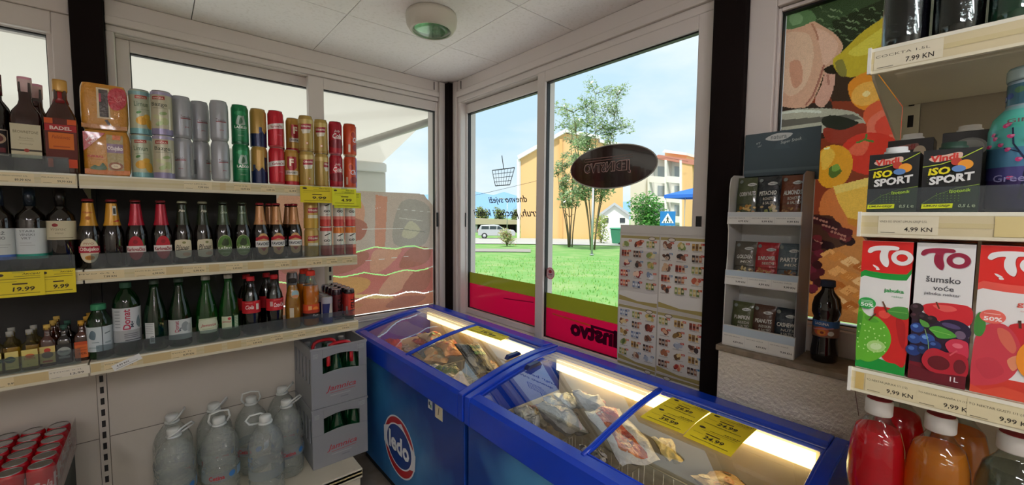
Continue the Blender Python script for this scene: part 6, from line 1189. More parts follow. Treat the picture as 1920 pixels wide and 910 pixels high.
# front freezer
fb('grey bag with a whole fish at the front left of the front freezer', 945, 780, .585, (.12, .10, .04), (.15, -.25, D(80)), '#7a7674', ['#9a9694', '#5a5654', '#8a6a66'], 21, 12, extra=[ell(.02, -.02, .022, .012, '#b0685e', .4), ell(.02, -.02, .009, .007, '#7a3a3a')])
fb('clear bag with printed edge beside the grey fish bag in the front freezer', 985, 795, .60, (.10, .09, .04), (.2, -.2, D(60)), '#b0aca4', ['#d8d4cc', '#8a8680', '#c9c0b4'], 22)
fb('beige bag of frozen squid standing in the far basket of the front freezer', 985, 755, .60, (.12, .11, .045), (.3, -.2, D(90)), '#b9a88a', ['#d0c0a0', '#8a7a5a', '#c98a6a'], 23)
fb('white and blue bag with red stripe in the middle of the front freezer', 1080, 757, .59, (.15, .10, .045), (.35, -.2, D(75)), '#cfd6da', ['#b0c0cc', '#e0e4e6'], 24, 12, extra=[rect(-.03, -.055, .03, .055, '#b8382c'), rect(-.1, -.02, -.05, .03, '#7a9ab8')])
fb('pale blue bag rising behind the striped one in the front freezer', 1118, 742, .61, (.10, .11, .03), (.3, -.15, D(80)), '#dde4e6', ['#c0ccd2', '#eef0f0'], 25, 10)
fb('white bag with pink print leaning on the bar in the front freezer', 1135, 755, .625, (.13, .13, .05), (.6, -.1, D(95)), '#dcd6d0', ['#c98a8a', '#e8e4e0', '#b0a49c'], 26, 12)
fb('grey transparent bag of fish in the middle basket of the front freezer', 1055, 800, .60, (.17, .14, .06), (.3, -.2, D(85)), '#9a948e', ['#7a746e', '#b9b2aa', '#c9a8a0'], 27, 18)
fb('small white card bag at the front edge of the front freezer', 1022, 830, .62, (.10, .07, .02), (.6, -.5, D(70)), '#e3dccb', None, 28)
frozen_bag('dark pack lying deep in the far end of the front freezer', (1.073, 1.12, .43), (.20, .17, .24), (0, 0, 0), '#6f6458', blots(.2, .16, ['#8a7c6c', '#4f463c', '#a89880'], 14, 29, .012, .028), 29)
frozen_bag('brown pack lying deep in the middle of the front freezer', (1.073, .883, .43), (.20, .19, .24), (0, 0, 0), '#8c7c6c', blots(.2, .18, ['#a89888', '#5f564c', '#c0b0a0'], 14, 30, .012, .028), 30)
fb('red and white bag of meat in the near basket of the front freezer', 1165, 815, .655, (.26, .15, .055), (.1, -.25, D(68)), '#d4cdc8', None, 31, extra=[blob([(-.12, -.02), (-.08, .05), (.0, .06), (.1, .05), (.12, .0), (.06, .0), (-.04, -.01)], '#a8331f'), blob([(-.12, -.01), (-.1, .05), (-.05, .055), (-.04, .0), (-.09, -.02)], '#c8622c'), blob([(-.085, .03), (-.03, .058), (.0, .05), (-.01, .01), (-.06, .0)], '#7a2438'), blob([(.04, .0), (.12, .03), (.12, -.045), (.08, -.03)], '#c8321e'), blob([(-.02, .01), (.03, .03), (.05, .01), (.0, -.005)], '#b9402a')])
fb('brown bag of grilled meat strips behind the red meat bag in the front freezer', 1246, 752, .615, (.17, .075, .03), (.1, -.2, D(68)), '#5c4438', ['#8a5a44', '#3a2a24', '#a87a5c', '#c9a888'], 32, 26, extra=[rect(-.02, -.04, .03, .0, '#b8281e')])
frozen_bag('dark bag under the meat bags in the front freezer', (1.09, .58, .44), (.22, .23, .24), (0, 0, 0), '#3f342e', blots(.22, .22, ['#5a4a3c', '#2a221e', '#7a6a54'], 16, 33, .012, .028), 33)
fb('yellow edged bag in the near basket of the front freezer', 1262, 835, .62, (.10, .06, .03), (.2, -.2, D(60)), '#d9c88a', ['#e6dca8', '#c9b060'], 34, 6)
fb('small shiny dark bag at the front left of the near basket', 1115, 860, .64, (.09, .08, .03), (.3, -.3, D(60)), '#4a444a', ['#8a868c', '#2a262c', '#a09ca4'], 35, 16)
fb('bag of burgers with a dark blue corner at the near end of the front freezer', 1420, 905, .60, (.22, .16, .05), (.25, -.2, D(80)), '#c9a878', ['#b8482c', '#d8c090', '#8a5a34', '#c98a5a'], 36, 22, extra=[poly([(-.11, -.08), (-.05, -.08), (-.05, .05), (-.11, .04)], '#34424c'), poly([(-.11, .04), (-.09, .045), (-.09, -.08), (-.11, -.08)], '#d8c81e'), txt('G', -.075, .01, .02, .024, '#e0ddd0', .02)])
frozen_bag('flat pack lying deep in the near end of the front freezer', (1.10, .352, .42), (.28, .11, .22), (0, 0, 0), '#b9a47c', blots(.26, .1, ['#a08a5c', '#d0bc90'], 10, 37), 37)
# ---------------- yellow price sheets lying on the lid
def lid_sheet(label, corners, title, price, dz, seed):
    P = [onLid(x, y, dz) for x, y in corners]; cx = sum(p.x for p in P)/4; cyy = sum(p.y for p in P)/4
    t = thing('price_sheet', label, 'price sheet', (cx, cyy, prof(cx)+dz), 0, 'yellow sheets on the freezer lid')
    def fn(u, v, w):     # u 0..1 left to right, v 0..1 bottom to top
        a = P[3].lerp(P[2], u); q = P[0].lerp(P[1], u); p = a.lerp(q, v); return (p.x-cx, p.y-cyy, prof(p.x)+dz+w-prof(cx)-dz)
    b = MB(); b.grid(lambda u, v: fn(u, v, .0), 4, 6, PAPER, '#e6cf14'); b.grid(lambda u, v: fn(1-u, v, -.0006), 4, 6, PAPER, '#e6cf14')
    sh = [ell(.17, .86, .07, .06, '#3a2a18'), txt(title, .78, .88, .34, .09, '#4a3c10', .02, .2), line([(.35, .79), (.92, .8)], .02, '#6a5a14'), line([(.2, .7), (.9, .7)], .012, '#8a7a1c'), rect(.33, .55, .63, .60, '#3a2410'), txt(price, .55, .37, .42, .2, '#33280e', .025, .1), line([(.08, .48), (.3, .47)], .012, '#8a7a1c'), line([(.1, .16), (.9, .15)], .025, '#6a5c14')]
    art(b, sh, fn, PAPER, du=.25, eps=.0002); b.build('sheet', t)
    return t
lid_sheet('yellow price sheet reading 29.99 at the rear left of the four on the lid', ((1261, 745), (1332, 772), (1307, 791), (1233, 761)), 'AKCIJA!', '29.99', .003, 1)
lid_sheet('yellow price sheet reading 39.99 at the front left of the four on the lid', ((1233, 761), (1307, 791), (1281, 814), (1200, 782)), 'AKCIJA!', '39.99', .003, 2)
lid_sheet('yellow price sheet reading 24.99 at the rear right of the four on the lid', ((1335, 774), (1420, 805), (1395, 828), (1307, 792)), 'AKCIJA!', '24.99', .003, 3)
lid_sheet('yellow price sheet reading 24.99 at the front right of the four on the lid', ((1307, 792), (1395, 828), (1370, 857), (1281, 818)), 'AKCIJA!', '24.99', .003, 4)
lid_sheet('yellow price sheet on the lid of the corner freezer', ((895, 611), (956, 632), (939, 639), (873, 618)), 'AKCIJA!', '19.99', .003, 5)
# ================================================================== CRATES
CRG = mat('grey_crate_plastic', '#8f9296', .45, bump=(30, .15, .004))
def crate(label, x0, y0, z0, z1):
    w, d = .277, .322; h = z1-z0
    t = thing('bottle_crate', label, 'crate', (x0+w/2, y0+d/2, z0), 0, 'grey bottle crates'); b = MB(); th = .006
    def X(u): return -w/2+u
    hx0, hx1, hz0, hz1 = .055, .235, .165, .262
    out = [(0, X(0)), (0, X(w)), (hz0+.006, X(w)), (hz0+.006, X(hx1))]+[(hz0+.006+.012*math.sin(PI*k/8)*0-.0+.010*math.sin(PI*k/8), X(hx1-(hx1-hx0)*k/8)) for k in range(1, 8)]+[(hz0+.006, X(hx0)), (hz0+.006, X(0))]
    b.prism(out, -d/2, -d/2+th, 'y', CRG)
    b.box(X(0), X(hx0), -d/2, -d/2+th, hz0+.006, h, CRG); b.box(X(hx1), X(w), -d/2, -d/2+th, hz0+.006, h, CRG)
    b.prism([(h, X(hx1)), (h, X(hx0)), (hz1-.012, X(hx0))]+[(hz1-.012+.014*math.sin(PI*k/8), X(hx0+(hx1-hx0)*k/8)) for k in range(1, 8)]+[(hz1-.012, X(hx1))], -d/2, -d/2+th, 'y', CRG)
    b.box(X(0), X(w), d/2-th, d/2, 0, h, CRG); b.box(X(w)-th, X(w), -d/2+th, d/2-th, 0, h, CRG); b.box(X(0), X(w), -d/2+th, d/2-th, 0, .006, CRG)
    # left side with upright slots
    n = 5; 
    b.box(X(0), X(0)+th, -d/2+th, d/2-th, 0, .12, CRG); b.box(X(0), X(0)+th, -d/2+th, d/2-th, .25, h, CRG)
    for k in range(n+1): yk = -d/2+th+(d-2*th)*k/n; b.box(X(0), X(0)+th, max(-d/2+th, yk-.018), min(d/2-th, yk+.018), .12, .25, CRG)
    b.box(X(0)-.003, X(w)+.003, -d/2-.003, -d/2+.004, h-.012, h, CRG); b.box(X(0)-.003, X(0)+.004, -d/2+.004, d/2, h-.012, h, CRG); b.box(X(w)-.004, X(w)+.003, -d/2+.004, d/2, h-.012, h, CRG)
    b.build('crate_body', t, bev=.0018)
    b = MB(); art(b, [txt('Jamnica', .004, .088, .15, .036, '#a8323c', .012, .3, .02), line([(-.05, .066), (.075, .070)], .0022, '#a8323c'), line([(-.05, .052), (.05, .052)], .004, '#a5a8ad'), line([(.0, .035), (.04, .035)], .005, '#7c7f85')]+[line([(.09, h-.02-.006*k), (.125, h-.02-.006*k)], .0015, '#b5b8bc') for k in range(4)]+[line([(-.128, h-.03-.006*k), (-.105, h-.03-.006*k)], .0015, '#b5b8bc') for k in range(4)], flatY(-d/2-.0004, 0, 0), PAPER); b.build('red_lettering', t)
    return t
CX, CY, CZ = .545, 2.13, .2005
crate('grey bottle crate with red script at the bottom of the stack', CX, CY, CZ, CZ+.308)
crate('grey bottle crate with red script on top of the stack, full of bottles', CX, CY, CZ+.309, CZ+.617)
DB = [(.036, 0), (.0385, .005), (.0385, .13), (.034, .165), (.02, .21), (.0145, .235), (.0145, .262)]
cb = None; k = 0
for lvl in (0, 1):
    for i in range(3):
        for j in range(3):
            x = CX+.050+.0885*i; y = CY+.056+.098*j; z = CZ+.0065+lvl*.309
            lab = f"green bottle with silver cap in the {'upper' if lvl else 'lower'} crate, {['front', 'middle', 'back'][j]} row {['left', 'middle', 'right'][i]}"
            if cb is None:
                c_ = MB(); c_.lathe([(.0158, .25, '#b9b9bb'), (.0162, .266, '#c4c4c6'), (.0145, .270, '#cfcfd2'), (0, .2705, '#b5b5b8')], CANP, 18)
                cb = bottle('crate_bottle', lab, 'bottle', (x, y, z), DB, mat('dark_green_glass', '#0a3a1e', .08, 0, .6, coat=.5), 'bottles in the grey crates', 0, None, (), c_, n=18)
            else: dup(cb, (x, y, z), 0, lab, 'bottles in the grey crates')
REDP = mat('red_handle_plastic', '#c01c28', .35)
for (x, y, lab) in ((.64, 2.235, 'red carry handle over the middle bottles in the upper crate'), (.69, 2.147, 'red carry handle over the front bottles in the upper crate')):
    t = thing('carry_handle', lab, 'handle', (x, y, CZ+.309+.278), 0, 'red carry handles'); b = MB()
    b.tube([(-.058, 0, -.02), (-.056, 0, .01), (-.048, .002, .026), (-.03, .004, .034), (0, .005, .036), (.03, .004, .034), (.048, .002, .026), (.056, 0, .01), (.058, 0, -.02)], .0085, REDP, 10); b.build('grip', t)
    for s in (-1, 1):
        b = MB(); b.tube([(s*.058, 0, -.02), (s*.058, 0, -.075)], [.0085, .010], REDP, 10); b.build('neck_ring', t)
# ================================================================== WATER, CAN TRAY
PET5 = glassy('water_filled_bottle', '#fafdfc', .04, 2.0, haze=.26, hazecol='#f4fbf9', bump=(30, .9, .02))  # white haze stands in for light brightened by refraction through the water
WB = [(r*.965, z) for r, z in [(.055, 0), (.070, .008), (.074, .03), (.071, .04), (.074, .05), (.074, .085), (.071, .094), (.074, .103), (.074, .15), (.0735, .165), (.071, .173), (.074, .182), (.074, .235), (.070, .262), (.058, .292), (.04, .318), (.024, .335), (.019, .342), (.019, .356)]]
WCAP = mat('water_cap_white', '#d9dedb', .4)
def waterbottle(label, x, y, rz, handle=1):
    t = thing('water_canister', label, 'bottle', (x, y, .2005), rz, 'big water bottles')
    b = MB(); b.lathe(WB, PET5, 36); b.build('bottle_body', t)
    b = MB(); b.lathe([(.0719, .105), (.0719, .148)], glassy('clear_label', '#e8eeee', .1, .8, haze=.5, hazecol='#c9d3d6'), 36); b.f, b.m, b.c, b.sm = b.f[:36], b.m[:36], b.c[:36], b.sm[:36]
    art(b, [txt('Cetina', -.03, .127, .06, .02, '#b0303a', .03), ell(.03, .128, .014, .013, '#3f7fc4'), rect(.055, .108, .1, .146, '#9dbcd8'), txt('voda', -.03, .112, .03, .006, '#5a6a7a')], cyl(.0721), PAPER, du=.012); b.build('label', t)
    b = MB(); b.lathe([(.0225, .345), (.024, .348), (.024, .366), (.021, .372), (0, .3725)], WCAP, 26); b.build('cap', t)
    b = MB(); pts = [(.026, 0, .34), (.06, .01, .345), (.075, .0, .36), (.06, -.012, .375), (.02, -.03, .372), (-.012, -.028, .355), (-.026, -.004, .34)] if handle == 1 else [(-.03, 0, .343), (-.04, -.005, .365), (-.034, -.008, .395), (0, -.01, .402), (.034, -.008, .395), (.04, -.005, .365), (.03, 0, .343)]
    b.tube(pts, .0042, WCAP, 8); b.lathe([(.0215, .334), (.028, .336), (.028, .342), (.0215, .344)], WCAP, 24); b.build('carry_handle', t)
    return t
a = waterbottle('clear water bottle at the front left, nearest the slotted upright', .021, 2.205, .4)
dup(a, (.019, 2.362, .2005), .9, 'clear water bottle behind the front left one')
bq = waterbottle('clear water bottle with an upright loop handle, second from the left', .178, 2.20, .1, 2)
dup(a, (.174, 2.376, .2005), .7, 'clear water bottle behind the upright loop handle one')
dup(bq, (.322, 2.345, .2005), -.2, 'clear water bottle with loop handle in the back row, third from the left')
c_ = dup(a, (.338, 2.085, .2005), 2.9, 'clear water bottle standing forward with the blue drop label turned to us')
dup(a, (.448, 2.20, .2005), .3, 'clear water bottle beside the crates in the front row')
dup(a, (.466, 2.378, .2005), .6, 'clear water bottle in the back row beside the crates')
TRX, TRY, TRZ = -.288, 1.985, .515
b = MB(); b.box(TRX-.30, TRX-.004, TRY+.02, 2.42, .2005, .5115, mat('shade_green_crate', '#16241c', .6)); o = b.build('shade_fill_crate', bev=.006); tag(o, 'added dark green crate filling the shade under the tray of red cans', 'crate')  # crate is added; its dark colour stands for the shadow beneath the tray
t = thing('can_tray', 'shallow pink cardboard tray holding the red cans', 'tray', (TRX-.135, TRY+.21, TRZ-.003)); b = MB()
for q in ((-.139, .139, -.212, .212, 0, .003), (-.139, -.136, -.212, .212, .003, .045), (.136, .139, -.212, .212, .003, .045), (-.136, .136, -.212, -.209, .003, .045), (-.136, .136, .209, .212, .003, .045)): b.box(*q, CARD, '#c9a09c')
art(b, [line([(-.2, .024), (.2, .024)], .012, '#d9c4c0'), txt('COLA', .1, .024, .06, .014, '#b02030', .02)], lambda u, v, w: (.139+w, u, v), CARD); b.build('tray_board', t)
b = MB(); b.grid(lambda u, v: (.1405, -.213+.426*u, .003+.125*v), 8, 4, glassy('shrink_film', '#f3eeee', .1, 1.2, haze=.14, hazecol='#e8d8d8', bump=(40, .8, .01))); b.grid(lambda u, v: (.1405-.281*u, -.2135, .003+.125*v), 8, 4, glassy('shrink_film', '#f3eeee')); b.build('shrink_film', t)
rc = None
for i in range(4):
    for j in range(6):
        p = (TRX-.036-.0668*i, TRY+.040+.0682*j, TRZ+.0008)
        lab = f"red cola can in the tray, {['first', 'second', 'third', 'fourth', 'fifth', 'last'][j]} row from front, {['first', 'second', 'third', 'fourth'][i]} from the tray end"
        if rc is None: rc = can(lab, p, .122, .0325, '#b5101e', [txt('Cola', 0, .06, .05, .03, '#eadbd8', .02, .3), line([(-.04, .03), (.03, .045)], .006, '#d8c4c2'), rect(.03, .03, .06, .09, '#d9ccca')], 'red cans in the tray', .2)
        else: dup(rc, p, .3*i+.2*j, lab, 'red cans in the tray')
# ---------------- let the frozen goods settle so that they rest against, not inside, their neighbours
def settle():
    from mathutils.bvhtree import BVHTree
    bpy.context.view_layer.update()
    def tri(root):
        vs, fs = [], []
        for o in [root]+list(root.children)+[g for c in root.children for g in c.children]:
            if o.type != 'MESH': continue
            b0 = len(vs); mw = o.matrix_world; vs += [mw @ v.co for v in o.data.vertices]; fs += [tuple(b0+i for i in p.vertices) for p in o.data.polygons]
        return vs, fs
    tops = [o for o in SC.objects if o.parent is None]; kind = lambda o, n: o.name.split('.')[0] == n
    fixed = [BVHTree.FromPolygons(*tri(o)) for o in tops if kind(o, 'chest_freezer') or kind(o, 'wire_basket') or kind(o, 'ice_cream_cup')]
    bags = sorted([o for o in tops if kind(o, 'frozen_bag')], key=lambda o: -o.children[0].dimensions.x*o.children[0].dimensions.z if o.location.z < .5 else o.location.z+10)
    steps = sorted([Vector((a*.012, c*.012, e*.010)) for a in range(-3, 4) for c in range(-3, 4) for e in range(-2, 5)], key=lambda v: abs(v.x)+abs(v.y)+abs(v.z)*.8)
    for o in bags:
        vs, fs = tri(o); best = None
        near = fixed
        for st_ in steps:
            t_ = BVHTree.FromPolygons([v+st_ for v in vs], fs); n_ = 0
            for q in near:
                n_ += len(t_.overlap(q))
                if best is not None and n_ >= best[0]: break
            else:
                if best is None or n_ < best[0]: best = (n_, st_)
            if best is not None and best[0] == 0: break
        o.location += best[1]; fixed.append(BVHTree.FromPolygons([v+best[1] for v in vs], fs))
settle()
# ================================================================== PRINTS AND SIGNS AT THE WINDOWS
# red and olive film along the foot of the corner windows
def window_film(label, ya, yb, x, zb, zr, zo, letters):
    w = yb-ya; t = thing('window_film', label, 'window film', (x, (ya+yb)/2, zb), 0, 'red and olive window film')
    b = MB(); b.add([(0, -w/2, 0), (0, w/2, 0), (0, w/2, zr-zb), (0, -w/2, zr-zb)], [(0, 1, 2, 3)], SHEET, '#d0103f'); b.add([(0, -w/2, zr-zb), (0, w/2, zr-zb), (0, w/2, zo-zb), (0, -w/2, zo-zb)], [(0, 1, 2, 3)], SHEET, '#7f7a1e')
    art(b, [line([(-w/2, zr-zb), (w/2, zr-zb)], .003, '#d9b05a')]+letters, flatX(0, 0, 0), SHEET, eps=.0002); b.build('film', t)
window_film('red and olive window film in the narrow left sash', 1.684, 2.404, 1.683, .826, 1.0, 1.077, [line([(.30, .14), (.02, .12)], .006, '#9a1036')])
jw = .52
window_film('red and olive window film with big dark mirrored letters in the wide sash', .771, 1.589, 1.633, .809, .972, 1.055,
            [line([(-.36, .135), (-.08, .122)], .008, '#d87a3c'), poly([(-.10, .128), (.3, .118), (.3, .106), (-.08, .114)], '#5a1038'), txt('Jedinstvo', .0, .078, .46, .115, '#4a0f2e', .055, 0, 0, True)])  # orange streak is a reflection painted onto the film
# oval sign
oc = Vector((1.628, 1.178, 1.716)); t = thing('oval_sign', 'dark brown oval sign with mirrored outlined lettering on the wide window', 'sign', oc)
b = MB(); P_ = [(.243*math.cos(2*PI*i/56), .101*math.sin(2*PI*i/56)) for i in range(56)]; th = -.035
P_ = [rot2(p, (0, 0), th*0) for p in P_]
b.prism([(y, z) for y, z in P_], -.0015, .0015, 'x', mat('oval_brown', '#2a1716', .12, 0, .5, coat=.6)); b.build('plate', t)
b = MB(); art(b, [txt('JEDINSTVO', -.02, -.006, .27, .062, '#b89690', .06, 0, 0, True), txt('JEDINSTVO', -.02, -.006, .262, .055, '#2c1718', .03, 0, 0, True), line([(-.15, .034), (.12, .034), (.12, .046), (-.15, .046), (-.15, .034)], .0022, '#8a6a66')], flatX(-.0018, 0, 0), CARD); b.build('lettering', t)
b = MB(); b.tube([(0, .243*math.cos(2*PI*i/56), .101*math.sin(2*PI*i/56)) for i in range(56)], .003, mat('oval_rim', '#a8a49c', .4), 6, True); b.build('rim', t)
# black lettering and basket drawing
t = thing('window_lettering', 'black mirrored handwritten lettering with a shopping basket drawing on the narrow sash', 'lettering', (1.683, 2.03, 1.6))
INK = '#24292e'; b = MB()
bk = [line([(-.12, .178), (.105, .178)], .006, INK), line([(-.085, .075), (.06, .075)], .006, INK), line([(-.12, .178), (-.085, .075)], .006, INK), line([(.105, .178), (.06, .075)], .006, INK), line([(-.0, .178), (-.02, .265)], .007, INK)]
for k in range(1, 7): bk.append(line([(-.12+.225*k/7, .178), (-.085+.145*k/7, .075)], .0035, INK))
for k in range(1, 4): bk.append(line([(-.12+.035*k/4, .178-.103*k/4), (.105-.045*k/4, .178-.103*k/4)], .0035, INK))
art(b, bk, flatX(0, 0, 0), CARD); b.build('basket_drawing', t)
for tx, u_, v_, w_, h_ in (('dnevno svježi', .03, -.022, .38, .056), ('kruh, pecivo i kolači', .0, -.105, .66, .064)): b = MB(); art(b, [txt(tx, u_, v_, w_, h_, INK, .012, .35, 0, True)], flatX(0, 0, 0), CARD); b.build('lettering_line', t)
t = thing('round_sticker', 'small round white sticker with red rim on the wide sash', 'sticker', (1.633, 1.562, 1.165)); b = MB()
art(b, [ell(0, 0, .033, .033, '#b8606a'), ell(0, 0, .029, .029, '#e6dfdc'), ell(0, .010, .012, .009, '#b04a5a'), line([(-.016, -.006), (.016, -.006)], .004, '#8a6a9a'), line([(-.012, -.014), (.012, -.014)], .003, '#b0a0a8')], flatX(0, 0, 0), SHEET); b.build('disc', t)
# tall flyer sheet
ft0, ft1, fb0, fb1 = onX(1178, 422, 1.597), onX(1337, 428, 1.597), onX(1154, 690, 1.597), onX(1318, 742, 1.597)
fy0, fy1, fz0, fz1 = 1.092, .689, .74, ft0.z
t = thing('flyer_sheet', 'tall white flyer sheet printed with rows of small product pictures hanging in the window', 'flyer', (1.597, (fy0+fy1)/2, fz0)); fw = fy0-fy1; fh = fz1-fz0
ff_ = lambda u, v, w: (-w-.006*math.sin(PI*(v/fh))-.003*math.cos(u/fw*2*PI), -u*(1-.03*(v/fh)*0)+.0, v)
b = MB(); b.grid(lambda u, v: ff_(-fw/2+fw*u, fh*v, 0), 10, 12, PAPER, '#cbc7c1'); b.grid(lambda u, v: ff_(fw/2-fw*u, fh*v, -.0008), 10, 12, PAPER, '#c9c5c0'); b.build('sheet', t)
q = random.Random(11); sh = []
for cxx, x0, x1 in ((0, -fw/2+.006, -.004), (1, .004, fw/2-.008)):
    for blk, (v1, v0) in enumerate(((fh-.045, fh-.345), (fh-.36, fh-.62), (fh-.625, .01))):
        sh.append(rect(x0, v0, x1, v1, '#dcd9d4')); sh.append(rect(x0, v1-.014, x1, v1-.002, '#a89a62' if blk < 2 else '#9a8c5a'))
        ex = x0+(x1-x0)*(.82 if cxx == 0 else .25); sh += [ell(ex, v1-.012, .017, .009, '#6a5a4a'), ell(ex, v1-.012, .014, .0065, '#d8d0c4')]
        if blk < 2: sh.append(poly([(x0, v0+.004), (x1, v0-.004), (x1, v0+.014), ((x0+x1)/2, v0+.010), (x0, v0+.026)], '#a8985c'))
        rows = int((v1-v0-.03)/.045)
        for r_ in range(rows):
            for c in range(3):
                cx = x0+(x1-x0)*(c+.5)/3+q.uniform(-.003, .003); cy_ = v1-.036-r_*.045
                if cy_ < v0+.03: continue
                tones = q.choice([['#8a3a2c', '#b8583c', '#d8a888', '#5a2a22'], ['#c9a05a', '#8a6a34', '#e0c890', '#6a4a2a'], ['#5a3a2c', '#3a2c2a', '#8a5a44', '#c9b09a'], ['#7a8aa8', '#aab4c4', '#4a5a7a', '#d8dce0'], ['#8a9a5a', '#c9b06a', '#5a6a34', '#d8d0a0'], ['#b03a34', '#d87a5a', '#7a2420', '#e8c8b0'], ['#3a3230', '#6a5048', '#a86a4a', '#d0b090']])
                if q.random() < .45:
                    for k in range(3): sh += [rect(cx-.025+.0135*k, cy_-.014, cx-.0135+.0135*k, cy_+.013, tones[k % 3]), rect(cx-.0235+.0135*k, cy_-.006, cx-.015+.0135*k, cy_+.004, tones[3])]
                else:
                    for k in range(7): sh.append(ell(cx+q.uniform(-.016, .010), cy_+q.uniform(-.007, .007), q.uniform(.008, .014), q.uniform(.006, .010), q.choice(tones), q.random()*3, 10))
                sh += [rect(cx+.009, cy_+.007, cx+.024, cy_+.015, q.choice(['#c04432', '#c04432', '#c8582c', '#4a88b0'])), rect(cx+.011, cy_+.0095, cx+.021, cy_+.0125, '#e0b8a8'), line([(cx-.022, cy_-.0165), (cx+.018, cy_-.0165)], .0014, '#8a8680'), line([(cx-.022, cy_-.0195), (cx+.006, cy_-.0195)], .0011, '#a09c96')]
sh += [line([(0, .01), (0, fh-.04)], .0016, '#aaa59e'), line([(-fw/2, fh-.036), (fw/2, fh-.036)], .002, '#b5b0aa')]
b = MB(); art(b, sh, ff_, PAPER, du=fw/10, eps=.00001, w0=.0006); b.build('print', t)
# food poster behind the right window
t = thing('food_poster', 'large food poster with chicken, peppers, fruit and cheese filling the right window', 'poster', (1.652, -.35, 1.15)); pw0, pw1, ph = -.475+.35*0, 1.5, 1.0
